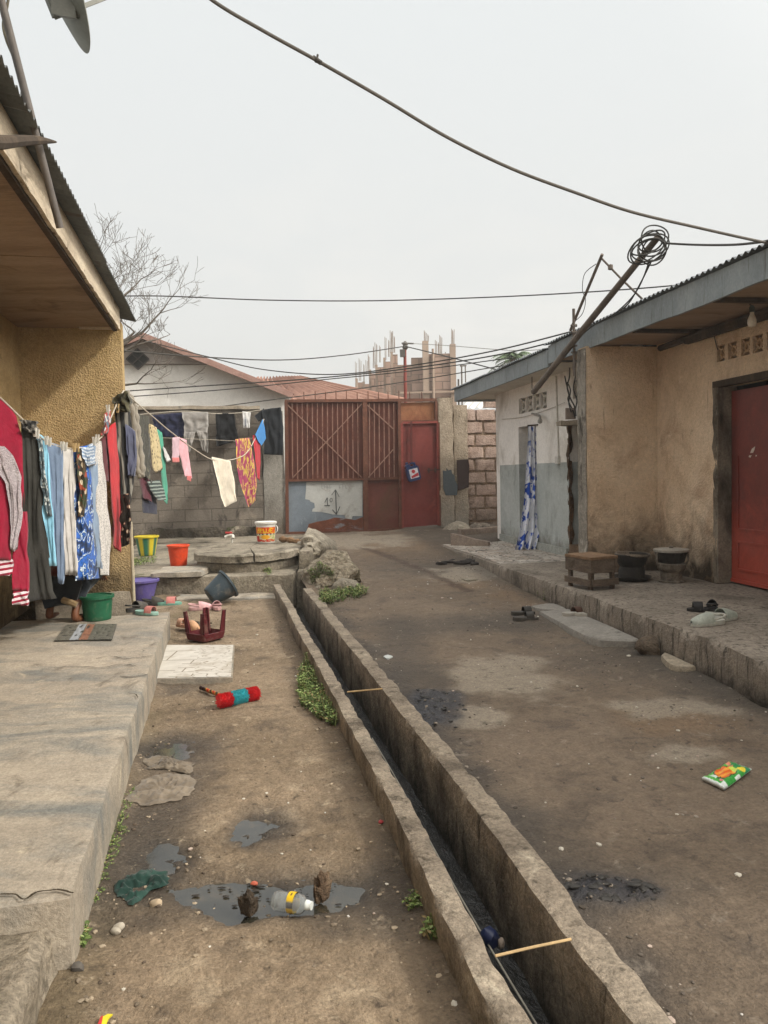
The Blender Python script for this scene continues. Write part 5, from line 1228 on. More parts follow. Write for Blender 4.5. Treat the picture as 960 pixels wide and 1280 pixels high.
cl('sash', 'dark floral sash with red and cream flowers over the blue swirl wrapper', 'sash', [(95, 560), (98, 600), (99, 646)], [(103, 561), (109, 600), (108, 625), (105, 646)], cloth_mat('dark_floral', [(0, '#2a2118'), (.35, '#4a3a22'), (.5, '#8c3b22'), (.65, '#c7b69c'), (.8, '#2f3a22'), (1, '#6a2a1c')], 26, tex='cells', mode='CONSTANT'), seed=10, folds=1, thick=.03, off=.06)
cl('scarf', 'folded blue and white scarf tip hung at the top of the swirl wrapper', 'scarf', [(101, 561), (106, 578), (110, 583)], [(116, 555), (118, 570), (119, 580)], cloth_mat('blue_white_stripe', [(0, '#2f5d8c'), (.4, '#cfd5d6'), (.6, '#3c6c9d'), (1, '#d5d9da')], 16, tex='wave', dist=3, rot=(0, .8, 0)), seed=11, folds=1, thick=.03, off=.07, rows=10)
cl('shirt', 'pale blue shirt half hidden behind the speckled white dress', 'shirt', [(109, 556), (113, 640), (119, 708)], [(120, 553), (122, 640), (127, 712)], fab('#7f93aa'), seed=12, folds=2, thick=.04)
cl('dress', 'white dress with fine grey speckles at the right of the near line', 'dress', [(115, 556), (118, 630), (123, 700), (125, 719)], [(125.5, 551), (134, 620), (138.5, 680), (136, 719)], cloth_mat('speckle', [(0, '#4e4a48'), (.28, '#6b6664'), (.34, '#c9c4be'), (1, '#d2cdc6')], 75, tex='voro'), seed=13, folds=2, thick=.05)
d_ = cl('dress', 'bright red dress hanging at the corner of the ochre wing wall', 'dress', [(133, 537), (137, 590), (142, 660), (141, 682)], [(143.5, 527), (150, 590), (153, 640), (150, 690)], fab('#b51420'), seed=14, folds=2, thick=.05)
cl('sleeve', None, None, [(141, 640), (142, 684)], [(152, 640), (151, 691)], fab('#b01c26'), seed=15, folds=1, parent=d_, off=-.06, thick=.03)
cl('shirt', 'dark maroon shirt hanging behind the left of the red dress', 'shirt', [(126, 549), (129, 580), (131, 601)], [(137, 535), (138, 570), (140, 603)], fab('#5d1a22'), seed=16, folds=2, thick=.03, off=-.05)
cl('cloth', 'narrow white and red cloth pegged high against the ochre wall', 'cloth', [(131, 517), (130, 532), (127, 544)], [(138.5, 512), (138, 528), (134, 542)], cloth_mat('white_red', [(.35, '#a13a35'), (.5, '#cdc7c0'), (.7, '#5b6b7b')], 26, tex='cells', mode='CONSTANT'), seed=17, folds=1, thick=.02, off=.05, rows=8)
cl('trousers', 'black pinstriped trousers bunched on the line behind the red dress', 'trousers', [(143, 503), (146, 540), (150, 600), (152, 640)], [(158, 494), (165, 540), (167, 600), (161, 640)], cloth_mat('black_stripe', [(.3, '#1d1c1b'), (.62, '#2a2926'), (.75, '#77736a')], 9, (1, 1, .3), tex='wave', dist=1.), Yf=lambda u: 7.0+.012*(u-140), seed=18, folds=3, thick=.06)
cl('jeans', 'washed indigo jeans hanging under the grey rope of trousers', 'trousers', [(157, 530), (159, 560), (160, 594)], [(169, 540), (171, 570), (168, 596)], fab('#4c4f63', .2), Yf=lambda u: 6.95+.012*(u-140), seed=19, folds=2, thick=.05)
mb = MB(); mb.tube(smooth_path([P(155, 492, 7.6), P(163, 505, 7.65), P(168, 540, 7.7), P(171, 580, 7.7), P(175, 595, 7.7), P(178, 588, 7.72), P(175, 560, 7.75), P(171, 530, 7.8), P(167, 505, 7.8), P(158, 490, 7.8)]), [.03+.008*sin(i*1.9) for i in range(55)], 8)
tag(mb.build('scarf', fab('#8a8377', .2), smooth=180), 'long grey scarf looped over the line at the wall corner', 'scarf', 'washing hung on the lines')
cl('bundle', 'dark olive bundle knotted at the top of the ochre wall corner', 'cloth', [(140, 497), (142, 505), (148, 514)], [(159, 488), (162, 500), (160, 515)], cloth_mat('dark_olive', [(.3, '#2b291f'), (.7, '#58543f')], 14), Yf=lambda u: 7.05, seed=20, folds=2, amp=.04, thick=.1, rows=8)
cl('skirt', 'dark skirt with big cream blossoms hanging low at the wall corner', 'skirt', [(150.5, 618), (150, 650), (152, 684)], [(161, 617), (163.5, 645), (162, 680)], cloth_mat('blossom', [(0, '#cbbfa9'), (.22, '#b9a58c'), (.3, '#5a2f26'), (.4, '#241d18'), (1, '#2b231d')], 16, tex='voro'), Yf=lambda u: 7.0, seed=21, folds=1, thick=.04)
# the long line running back
cl('shirt', 'black and olive camouflage shirt hung on the long line', 'shirt', [(170, 517), (175, 550), (178, 590)], [(186, 520), (188, 560), (186, 600), (190, 605)], cloth_mat('camo', [(.35, '#1f1e19'), (.48, '#3f3d30'), (.6, '#23221c'), (.72, '#6b6753')], 9, dist=1), seed=22, folds=2, thick=.06)
cl('shirt', 'beige shirt with small dark dots beside the green shawl', 'shirt', [(185, 529), (188, 560), (191, 588), (195, 591)], [(196, 535), (201, 560), (203, 585)], cloth_mat('beige_dots', [(0, '#3a2d22'), (.24, '#3a2d22'), (.3, '#b9a679'), (1, '#c7b68a')], 22, tex='voro'), seed=23, folds=1.5, thick=.06)
cl('shawl', 'jade green shawl hanging next to the beige dotted shirt', 'shawl', [(195, 536), (201, 570), (202, 600), (205, 626)], [(202, 541), (206, 575), (209.5, 610), (209, 630)], fab('#3f9a7e'), seed=24, folds=2, thick=.05, off=-.1)
cl('shirt', 'dark wine red shirt hanging under the camouflage shirt', 'shirt', [(175, 578), (175, 600), (178, 622)], [(184, 576), (186, 600), (190, 628)], fab('#571a2b'), seed=25, folds=1.5, thick=.05, off=-.1)
cl('shorts', 'navy shorts hanging lowest under the dark wine red shirt', 'shorts', [(177, 618), (178, 630), (179, 641)], [(194, 610), (196, 628), (196.5, 643)], fab('#23263a'), seed=26, folds=2, thick=.05, off=-.2)
cl('shirt', 'dark green striped shirt hanging below the beige dotted shirt', 'shirt', [(184, 602), (188, 612), (197, 626)], [(199, 600), (205, 612), (207, 625)], cloth_mat('green_stripe', [(.3, '#1d2f2c'), (.6, '#28443d'), (.75, '#8e9a92')], 8, tex='wave', dist=1, rot=(0, pi/2, 0)), seed=27, folds=1.5, thick=.06)
cl('sock', 'small white sock drooping right of the jade green shawl', 'sock', [(203, 558), (206, 572), (209, 578)], [(207, 562), (211, 570), (213.5, 575)], WHITEF, seed=28, folds=1, thick=.03, rows=8)
k_ = cl('pyjama_suit', 'light pink child pyjama suit with coral cuffs on the long line', 'pyjamas', [(218, 545), (226, 575), (232, 596)], [(233, 550), (236, 570), (239.5, 598)], fab('#d9a3ab'), seed=29, folds=1.5, thick=.06)
cl('sleeve', None, None, [(215.5, 547), (215, 560), (215, 577)], [(225, 546), (224, 560), (224, 577)], fab('#c2a2ab'), seed=30, folds=1, parent=k_, off=.08, thick=.05, rows=10)
cl('cuff', None, None, [(215, 572), (215.2, 578)], [(224.2, 572), (224, 578)], fab('#c56b67'), seed=31, folds=1, parent=k_, off=.10, thick=.05, rows=4)
cl('cuff', None, None, [(233, 595), (234, 600)], [(239, 595), (239, 602)], fab('#c0605e'), seed=32, folds=1, parent=k_, off=.05, thick=.05, rows=4)
cl('towel', 'cream towel pegged on the lowest part of the long line', 'towel', [(264.5, 571), (272, 600), (275.5, 616), (281, 634)], [(288, 576), (292, 598), (296.5, 626)], fab('#cfc5b3', .08), seed=33, folds=1.5, amp=.03, thick=.05)
cl('towel_flap', 'pale grey cloth peeping out left of the cream towel', 'cloth', [(264, 572), (268, 595), (273, 614)], [(267, 572), (272, 595), (276, 614)], fab('#9d9a96'), seed=34, folds=1, thick=.03, off=-.05, rows=10)
cl('wrapper', 'magenta and yellow printed wrapper hung by the gate pillar', 'wrapper', [(294, 549), (297, 590), (303, 612), (311, 634)], [(312, 547), (318, 580), (321, 600), (319, 626)], cloth_mat('magenta_print', [(.0, '#8a1f4a'), (.50, '#8f2a50'), (.55, '#c2a64a'), (.63, '#b5983f'), (.67, '#6a1c3c'), (1, '#a3244f')], 8, (1, 1, .7), detail=3, dist=1.4), seed=35, folds=3, amp=.03, thick=.06)
cl('top', 'small red top hanging between magenta wrapper and blue white flag cloth', 'top', [(316, 544), (319, 570), (321.5, 598)], [(325, 545), (325.5, 570), (324.5, 601)], fab('#b02030'), seed=36, folds=1.5, thick=.05, off=-.1)
cl('cloth', 'blue and white banded cloth slanting on the line beside the black shirt', 'cloth', [(319, 543), (322, 550), (327, 557)], [(328.5, 524), (331, 535), (332.5, 548)], cloth_mat('blue_white_band', [(0, '#2a78b8'), (.45, '#2f80c0'), (.5, '#cdd5da'), (.8, '#d5dade'), (.85, '#8a8478')], 2.4, tex='wave', rot=(0, 0, 0), mode='CONSTANT'), seed=37, folds=1, thick=.03, rows=12)
# garments thrown over the wall line
cl('shirt', 'navy blue shirts spread over the left of the block wall', 'shirt', [(190, 519), (192, 535), (195, 546)], [(231, 515), (231, 530), (230, 546)], fab('#272a40', .2), YW, seed=38, folds=4, amp=.028, thick=.1, cols=18)
g_ = cl('joggers', 'light grey jogging trousers hung upside over the block wall', 'trousers', [(227, 515), (230, 530), (230, 541)], [(260, 515), (260.5, 530), (259.5, 541)], fab('#8f8b86', .12), YW, seed=39, folds=3, amp=.018, thick=.08, off=.06)
cl('trouser_leg', None, None, [(230, 540), (230, 552), (231, 563)], [(244, 540), (241, 552), (237, 565)], fab('#8a8681'), YW, seed=40, folds=1.5, parent=g_, off=.08, thick=.07)
cl('trouser_leg', None, None, [(246, 538), (250, 552), (253, 563)], [(259.5, 540), (260.5, 553), (259.5, 566)], fab('#8a8681'), YW, seed=41, folds=1.5, parent=g_, off=.08, thick=.07)
cl('trousers', 'black trousers folded over the middle of the block wall', 'trousers', [(269, 517), (270, 540), (271, 558)], [(293, 516), (296, 540), (299, 551), (300, 549)], fab('#1d1e20', .25), YW, seed=42, folds=3.5, amp=.028, thick=.1)
v_ = cl('vest', 'little white vest with faint print pegged on the wall line', 'vest', [(303, 514), (304, 525), (304, 535)], [(313.5, 515.5), (312.5, 525), (312, 535)], WHITEF, YW, seed=43, folds=1, amp=.01, thick=.04, off=.12, rows=10)
cl('print', None, None, [(305.5, 523), (306, 533)], [(308, 523), (308, 533)], fab('#8a8e94'), YW, seed=43, folds=1, amp=.004, thick=.006, off=.14, rows=4, cols=4, parent=v_)
t_ = cl('t_shirt', 'big black t-shirt hanging right beside the gate frame', 't-shirt', [(327, 512), (331, 535), (330, 568)], [(351, 509), (354, 535), (353.5, 569)], fab('#202327', .2), YW, seed=44, folds=2.5, amp=.03, thick=.08, off=.08)
cl('sleeve', None, None, [(318, 520), (323, 527)], [(330, 510), (331, 522)], fab('#202327'), YW, seed=45, folds=1, amp=.01, thick=.05, off=.06, rows=6, parent=t_)

# pegs
PEGM = plain('#c4a878', .7); PEGW = plain('#d8d4ca', .6)
for (u, v, lab, m) in ((43.5, 541, 'light blue shirt', PEGW), (47, 543, 'light blue shirt', PEGW), (58, 551, 'slate blue trousers', PEGW), (62, 553, 'slate blue trousers', PEGW), (78, 558, 'pale grey leggings', PEGW), (82, 559, 'pale grey leggings', PEGW),
                       (93, 560, 'blue swirl wrapper', PEGM), (97, 560, 'blue swirl wrapper', PEGM), (118, 552, 'speckled white dress', PEGW), (122, 549, 'speckled white dress', PEGW), (135, 512, 'narrow white and red cloth', PEGW), (147, 511, 'black pinstriped trousers', PEGM), (150, 506, 'black pinstriped trousers', PEGM)):
    Y = YL(u)-.05; c = P(u, v, Y); s_ = Y/960
    mb = MB(); mb.bar(c+Vector((-.7*s_, 0, -5*s_)), c+Vector((-1.8*s_, 0, 6*s_)), .008, .012); mb.bar(c+Vector((.7*s_, -.004, -5*s_)), c+Vector((1.8*s_, -.004, 6*s_)), .008, .012)
    tag(mb.build('clothes_peg', m), ('pale' if m is PEGW else 'yellowish')+' wooden peg holding the '+lab, 'clothes peg', 'pegs on the near washing line')

# ------------------------------------------------------------------ person squatting behind the washing
f1, f2 = G(92, 779, .222), G(60, 776, .222)
pr = thing('person', 'person squatting behind the washing in maroon top and dark trousers, bare heels showing', 'person', (f1+f2)/2)
SKIN = surf('brown_skin', [(.3, '#5d3a27'), (.7, '#75492f')], 6, fine=.08, rough=.55, spec=.35, bump=.08)
def skinned(name, J, E, mat, parent, root, sub=2):
    me = bpy.data.meshes.new(name); names = list(J); o = WORLD[parent.name]
    me.from_pydata([Vector(J[k][0])-o for k in names], [(names.index(a), names.index(b)) for a, b in E], [])
    ob = bpy.data.objects.new(name, me); COL.objects.link(ob)
    md = ob.modifiers.new('s', 'SKIN'); ob.modifiers.new('u', 'SUBSURF').levels = sub
    for i, k in enumerate(names):
        r = J[k][1]; sv = me.skin_vertices[0].data[i]; sv.radius = r if isinstance(r, tuple) else (r, r); sv.use_root = (k == root)
    md.use_smooth_shade = True
    dg = bpy.context.evaluated_depsgraph_get(); m2 = bpy.data.meshes.new_from_object(ob.evaluated_get(dg))
    bpy.data.objects.remove(ob)
    ob = bpy.data.objects.new(name, m2); m2.name = name; COL.objects.link(ob); m2.materials.clear(); m2.materials.append(mat); ob.parent = parent; WORLD[ob.name] = o
    m2.polygons.foreach_set('use_smooth', [True]*len(m2.polygons))
    return ob
cx, cy = (f1.x+f2.x)/2, (f1.y+f2.y)/2+.12; z0 = .22
V = Vector
J = {'pelvis': (V((cx, cy, z0+.30)), .12), 'spine': (V((cx, cy+.12, z0+.52)), .115), 'chest': (V((cx+.02, cy+.27, z0+.70)), (.15, .11)), 'neck': (V((cx+.03, cy+.36, z0+.80)), .055),
     'head0': (V((cx+.03, cy+.41, z0+.86)), .075), 'head1': (V((cx+.03, cy+.45, z0+.97)), .085), 'crown': (V((cx+.03, cy+.43, z0+1.03)), .06)}
E_ = [('pelvis', 'spine'), ('spine', 'chest'), ('chest', 'neck'), ('neck', 'head0'), ('head0', 'head1'), ('head1', 'crown')]
for sd, f in ((1, f1), (-1, f2)):
    s = 'R' if sd > 0 else 'L'
    J['hip'+s] = (V((cx+.10*sd, cy+.02, z0+.27)), .085); J['knee'+s] = (V((cx+.20*sd, cy+.36, z0+.44)), .055); J['calf'+s] = (V((f.x+.01*sd, f.y+.20, z0+.30)), .052)
    J['ankle'+s] = (V((f.x, f.y+.05, z0+.10)), .033); J['heel'+s] = (V((f.x, f.y+.025, z0+.034)), .036); J['ball'+s] = (V((f.x+.015*sd, f.y+.15, z0+.022)), (.042, .022)); J['toe'+s] = (V((f.x+.02*sd, f.y+.22, z0+.015)), (.036, .014))
    J['sh'+s] = (V((cx+.18*sd, cy+.30, z0+.72)), .06); J['elb'+s] = (V((cx+.14*sd-.05, cy+.50, z0+.52)), .042); J['wr'+s] = (V((cx+.02+.07*sd, cy+.60, z0+.36)), .028); J['palm'+s] = (V((cx+.02+.06*sd, cy+.64, z0+.30)), (.038, .018))
    E_ += [('pelvis', 'hip'+s), ('hip'+s, 'knee'+s), ('knee'+s, 'calf'+s), ('calf'+s, 'ankle'+s), ('ankle'+s, 'heel'+s), ('heel'+s, 'ball'+s), ('ball'+s, 'toe'+s), ('chest', 'sh'+s), ('sh'+s, 'elb'+s), ('elb'+s, 'wr'+s), ('wr'+s, 'palm'+s)]
    for q in range(4):
        a = J['palm'+s][0]+V(((q-1.5)*.017, .03, -.03)); b = a+V(((q-1.5)*.004, .022, -.03-.004*(q in (1, 2))))
        J['f%d%s' % (q, s)] = (a, .009); J['g%d%s' % (q, s)] = (b, .007); E_ += [('palm'+s, 'f%d%s' % (q, s)), ('f%d%s' % (q, s), 'g%d%s' % (q, s))]
    J['th'+s] = (J['palm'+s][0]+V((-.04*sd, .01, -.015)), .009); J['tt'+s] = (J['th'+s][0]+V((-.01*sd, .02, -.02)), .008); E_ += [('palm'+s, 'th'+s), ('th'+s, 'tt'+s)]
bd = skinned('body', J, E_, SKIN, pr, 'pelvis')
sub = lambda ks, r: {k: (J[k][0], r.get(k, tuple(x*1.17+.008 for x in J[k][1]) if isinstance(J[k][1], tuple) else J[k][1]*1.17+.008)) for k in ks}
Jt = sub(['pelvis', 'hipR', 'kneeR', 'calfR', 'hipL', 'kneeL', 'calfL'], {})
for s, f in (('R', f1), ('L', f2)): Jt['cuff'+s] = (V((f.x, f.y+.09, z0+.16)), .055)
skinned('trousers', Jt, [('pelvis', 'hipR'), ('hipR', 'kneeR'), ('kneeR', 'calfR'), ('calfR', 'cuffR'), ('pelvis', 'hipL'), ('hipL', 'kneeL'), ('kneeL', 'calfL'), ('calfL', 'cuffL')], fab('#262a30'), pr, 'pelvis')
Js = sub(['spine', 'chest', 'shR', 'shL'], {}); Js['hem'] = (V((cx, cy+.0, z0+.34)), (.18, .15))
for s in 'RL': Js['slv'+s] = (J['sh'+s][0].lerp(J['elb'+s][0], .6), .062)
skinned('shirt', Js, [('hem', 'spine'), ('spine', 'chest'), ('chest', 'shR'), ('chest', 'shL'), ('shR', 'slvR'), ('shL', 'slvL')], fab('#5e2a24'), pr, 'spine')
mb = MB(); hc = J['head1'][0]
mb.rock(hc+V((0, -.015, .03)), (.092, .098, .085), 4, 3, .08, 3, flat=-.35); mb.build('hair', plain('#15110f', .9), pr)
mb = MB(); bdir = V((0, .6, -.8))
for sd in (-1, 1): mb.rock(hc+V((.032*sd, .083, -.0)), (.013, .009, .008), 2, 2, 0)
mb.build('eyes', plain('#d9d4cc', .3), pr)
mb = MB(); mb.tube([f1+V((-.09, .03, .19)), f1+V((-.02, .0, .175)), f1+V((.03, .01, .15))], .028, 8); mb.build('trouser_fold', fab('#8a7556'), pr)
# ------------------------------------------------------------------ buckets and basins
def vessel(name, label, cat, base, r0, r1, h, mat, group=None, ax=None, th=.004, rim=.012, stripes=None, handle=None, n=40):
    ax = (Vector(ax) if ax else UP).normalized(); t = thing(name, label, cat, base, group)
    prof = [(.001, 0), (r0*.96, 0), (r0, .006)]+[(r0+(r1-r0)*k/6, .006+(h-.012)*k/6) for k in range(1, 7)]+[(r1+rim, h-.006), (r1+rim, h), (r1-th, h)]+[(r0+(r1-r0)*k/6-th, .012+(h-.02)*k/6) for k in (5, 3, 1)]+[(r0-th, .012), (.001, .012)]
    mb = MB(); mb.lathe(base, prof, n, ax, cols=stripes); mb.build('body', mat, t)
    mb = MB(); mb.lathe(base, [(r1+rim*.3, h-.022), (r1+rim*1.25, h-.02), (r1+rim*1.3, h+.003), (r1-th*1.5, h+.004), (r1-th*1.4, h-.006)], n, ax); mb.build('rim', handle or mat, t)
    return t
YG = surf('striped_plastic', [(0, '#888888'), (1, '#999999')], attr=True, fine=.08, rough=.45, spec=.4, bump=.05)
G_, Ye = lin('#2f6a52'), lin('#c8b32a')
def ygc(i, t):
    if i > 10: return lin('#b5a22c')
    k = (sin(t*6+.4)+.4*sin(t*11)); return mixc(G_, Ye, sstep(-.25, .25, k))
q = G(184, 694, .285)
vessel('bucket', 'yellow and green striped plastic bucket at the back of the washing platform', 'bucket', q, .115, .165, .285, YG, 'buckets and basins', stripes=ygc, handle=plain('#c2b02e', .45))
q = G(223.5, 707.5, .245)
vessel('bucket', 'bright orange plastic bucket standing on the washing platform', 'bucket', q, .105, .135, .28, dusty('#cf4420'), 'buckets and basins', handle=dusty('#d04a26'))
q = G(122, 774, .221)
vessel('tub', 'deep green plastic tub on the terrace beside the squatting person', 'tub', q, .112, .128, .205, dusty('#1d5a3e'), 'buckets and basins')
q = G(170, 752, .0)
vessel('basin', 'purple plastic basin behind the corner of the ochre wall', 'basin', q+Vector((.03, .12, .0)), .13, .19, .235, dusty('#5f5490'), 'buckets and basins')
q = G(282, 756, 0); axb = Vector((.66, .40, .45)).normalized()
bq = P(268, 744, q.y)
vessel('bucket', 'dark blue grey bucket tipped over beside the washing step', 'bucket', bq+Vector((-.06, .03, -.02)), .105, .158, .26, dusty('#364249'), 'buckets and basins', ax=axb)
q = G(333, 678.5, .462)
t = vessel('paint_bucket', 'white paint bucket with red and yellow label on the round cover', 'bucket', q, .122, .142, .30, dusty('#cfccc4', amt=.95), 'buckets and basins')
WLD_q = q
LBL = surf('label_print', [(0, '#888888'), (1, '#888888')], attr=True, fine=.04, rough=.5, bump=.02)
mb = MB(); vs, cs, fs = [], [], []; nA, nH = 60, 44
for i in range(nH+1):
    f = i/nH; h = .025+.205*f; r = .122+.02*h/.30+.0035
    for j in range(nA+1):
        a = -pi*.5-1.35+2.7*j/nA; x = j/nA
        vs.append(q+Vector((r*cos(a), r*sin(a), h)))
        if f > .56: c = mixc(lin('#c43a1c'), lin('#d88a1f'), sstep(.15, .5, noise.noise(Vector((x*9, f*7, 2)))+.3))
        elif f > .47: c = lin('#b9b7a0') if sin(x*40) > -.2 else lin('#2f3a33')
        elif f > .16: c = lin('#c8b98f') if abs(x-.52)*2.4+abs(f-.32)*2 > .5 else lin('#dca02a')
        else: c = lin('#b53a26') if noise.noise(Vector((x*7, f*9, 5))) > -.15 else lin('#cfc0a4')
        if x < .26 and f < .4: c = lin('#a82f22')
        if f < .5 and x > .72 and noise.noise(Vector((x*12, f*9, 1))) > 0: c = lin('#9aa36a')
        cs.append(c)
fs = [(i*(nA+1)+j, i*(nA+1)+j+1, (i+1)*(nA+1)+j+1, (i+1)*(nA+1)+j) for i in range(nH) for j in range(nA)]
mb.add(vs, fs, 0, cs); lb = mb.build('label_sticker', LBL, t, smooth=180)
tv, tf = text_pts('BELUE', .088)
mb = MB()
def wrap(v, hh, dx=0): 
    h = hh+v.y; r = .122+.02*h/.30+.006; a = -pi*.5+(v.x+dx)/r; return q+Vector((r*cos(a), r*sin(a), h))
mb.add([wrap(v, .178) for v in tv], tf); mb.build('lettering', plain('#e3c636', .5), lb, smooth=0)
mb = MB(); mb.tube(smooth_path([q+Vector((.146, -.02, .25)), q+Vector((.175, -.07, .22)), q+Vector((.17, -.09, .17)), q+Vector((.14, -.08, .145))]), .006, 6); mb.build('handle', plain('#d5d2ca', .4), t)
mb = MB(); mb.lathe(q, [(.150, .27), (.153, .276), (.152, .302), (.14, .308), (.001, .31)], 40); mb.build('lid', dusty('#d3d0c8', amt=.95), t)

# ------------------------------------------------------------------ upturned stool
SM = dusty('#541c21', .45)
sq = G(257, 801, .0); sq.z = .012
stl = thing('stool', 'maroon plastic stool lying upside down by the tiled slab', 'stool', sq)
def srect(h, w, b=.025, rot=.95):
    o = []
    for (sx, sy) in ((1, 1), (-1, 1), (-1, -1), (1, -1)):
        for k in range(5):
            t = math.atan2(sy, sx)-pi/4+pi/2*k/4; o.append(Vector((sx*(w-b)+b*cos(t), sy*(w-b)+b*sin(t), h)))
    return [sq+Vector((p.x*cos(rot)-p.y*sin(rot), p.x*sin(rot)+p.y*cos(rot), p.z)) for p in o]
mb = MB(); lv = [(0, .10), (.012, .118), (.068, .128), (.071, .120), (.02, .112), (.018, .02)]
rings = [srect(h, w, .035 if w > .05 else .01) for h, w in lv]; n = 20
vs = [p for r in rings for p in r]; fs = [(i*n+j, i*n+(j+1) % n, (i+1)*n+(j+1) % n, (i+1)*n+j) for i in range(len(lv)-1) for j in range(n)]+[tuple(range(n))[::-1], tuple((len(lv)-1)*n+j for j in range(n))]
mb.add(vs, fs); mb.build('seat', SM, stl, smooth=35)
for (sx, sy) in ((1, 1), (-1, 1), (-1, -1), (1, -1)):
    rot = .95; f = lambda x, y, z: sq+Vector((x*cos(rot)-y*sin(rot), x*sin(rot)+y*cos(rot), z))
    mb = MB(); a, b = .116, .128; w0, w1 = .055, .036; th = .011
    # an angle-section leg: two tapering plates
    for ax_ in (0, 1):
        def pt(al, out, z, k):
            # al = distance from corner along the plate, out = inwards
            B_ = a+(b-a)*k; 
            x, y = (B_-al, B_-out) if ax_ == 0 else (B_-out, B_-al)
            return f(sx*x, sy*y, z)
        p = [pt(0, 0, .05, 0), pt(w0, 0, .05, 0), pt(w0, th, .05, 0), pt(0, th, .05, 0), pt(0, 0, .25, 1), pt(w1, 0, .25, 1), pt(w1, th, .25, 1), pt(0, th, .25, 1)]
        mb.hexa(p)
    mb.build('leg', SM, stl, smooth=30)

# ------------------------------------------------------------------ tiled slab in the yard
tq = [G(196, 849, .035), G(290.5, 847, .035), G(293, 806, .035), G(207, 806, .035)]
tq[0] = tq[0].lerp(tq[1], -.10); tq[3] = tq[3].lerp(tq[2], -.08)
m, nt, bs = new_mat('white_tile_mosaic'); v = coords(nt)
vo = nd(nt, 'ShaderNodeTexVoronoi', {'Scale': 13.}, feature='DISTANCE_TO_EDGE'); mp1 = coords(nt, (.75, 1.7, 1)); nt.links.new(mp1, vo.inputs['Vector'])
bk = nd(nt, 'ShaderNodeTexBrick', {'Scale': 1., 'Mortar Size': .006, 'Brick Width': .42, 'Row Height': .31, 'Color1': l4('#ffffff'), 'Color2': l4('#ffffff'), 'Mortar': l4('#000000')}); nt.links.new(coords(nt, (1, 1, 1)), bk.inputs['Vector'])
bk2 = nd(nt, 'ShaderNodeTexBrick', {'Scale': 1., 'Mortar Size': .006, 'Brick Width': .19, 'Row Height': .12, 'Color1': l4('#ffffff'), 'Color2': l4('#ffffff'), 'Mortar': l4('#000000')}); nt.links.new(coords(nt, (1, 1, 1)), bk2.inputs['Vector'])
sp_ = nd(nt, 'ShaderNodeSeparateXYZ'); nt.links.new(v, sp_.inputs[0])
vm = maprange(nt, vo.outputs['Distance'], .012, .05)
g1 = math_n(nt, 'GREATER_THAN', sp_.outputs[0], -.06); g2 = math_n(nt, 'GREATER_THAN', math_n(nt, 'ADD', sp_.outputs[0], math_n(nt, 'MULTIPLY', sp_.outputs[1], .18)), .02)
msk = mix_n(nt, g1, bk.outputs['Color'], bk2.outputs['Color']); msk = mix_n(nt, g2, msk, vm)
c = ramp_n(nt, noise_n(nt, v, 5, 5), [(.3, '#b1aba0'), (.6, '#c6c1b7'), (.8, '#d0ccc3')])
grt = ramp_n(nt, noise_n(nt, v, 8, 4), [(.3, '#6d6253'), (.7, '#8d816e')])
mm_ = nd(nt, 'ShaderNodeMix', data_type='RGBA'); nt.links.new(msk, mm_.inputs[0]); nt.links.new(grt, mm_.inputs[6]); nt.links.new(c, mm_.inputs[7])
c2 = mix_n(nt, maprange(nt, noise_n(nt, v, 4, 7), .54, .75), mm_.outputs[2], '#8a7d69')
nt.links.new(c2, bs.inputs['Base Color']); bs.inputs['Roughness'].default_value = .5; TILE = m
sl_ = thing('tiled_slab', 'concrete slab set with broken white tiles beside the terrace edge', 'slab', sum(tq, Vector())/4-UP*.05)
mb = MB(); mb.prism([p-UP*.06 for p in tq], UP*.06); mb.build('base', TERR, sl_)
mb = MB(); c_ = sum(tq, Vector())/4; mb.add([c_.lerp(p, .965)+UP*.003 for p in tq], [(0, 1, 2, 3)]); mb.build('tile_mosaic', TILE, sl_, smooth=0)

# ------------------------------------------------------------------ duster
ba, bb = G(274, 887, .0), G(322, 876, .0); ba.z = bb.z = .05
dz = thing('duster', 'fluffy red and turquoise duster with a beaded handle on the bare yard', 'duster', (ba+bb)/2-UP*.05)
def fluff(p0, p1, r, col, nm):
    mb = MB(); rr = random.Random(nm); d = p1-p0; e = d.normalized(); a = e.cross(UP).normalized(); b = a.cross(e)
    mb.tube([p0+d*k/8 for k in range(9)], r*.72, 14)
    for i in range(1500):
        t = rr.random(); an = rr.uniform(0, 2*pi); o = p0+d*t; n_ = a*cos(an)+b*sin(an); L = r*rr.uniform(.85, 1.12)
        if (o+n_*L).z < .006: L = max(r*.6, L*.8)
        tip = o+n_*L+e*rr.uniform(-.008, .008); w_ = e.cross(n_)*.0035
        q0 = o+n_*r*.6; mb.add([q0-w_-e*.002, q0+w_+e*.002, tip+w_*.8, tip-w_*.8], [(0, 1, 2, 3)])
    return mb.build('fluff', plain(col, .9, .1, name='fluff_'+col[1:]), dz, smooth=0)
dd_ = bb-ba
fluff(ba, ba+dd_*.30, .042, '#e2444a', 1); fluff(ba+dd_*.30, ba+dd_*.70, .042, '#62cdd6', 2); fluff(ba+dd_*.70, bb, .042, '#e2444a', 3)
h0, h1 = ba.lerp(bb, .33)+Vector((0, .03, -.02)), G(251, 863, .0); h1.z = .018
mb = MB(); vs, cs, fs = [], [], []; n = 10
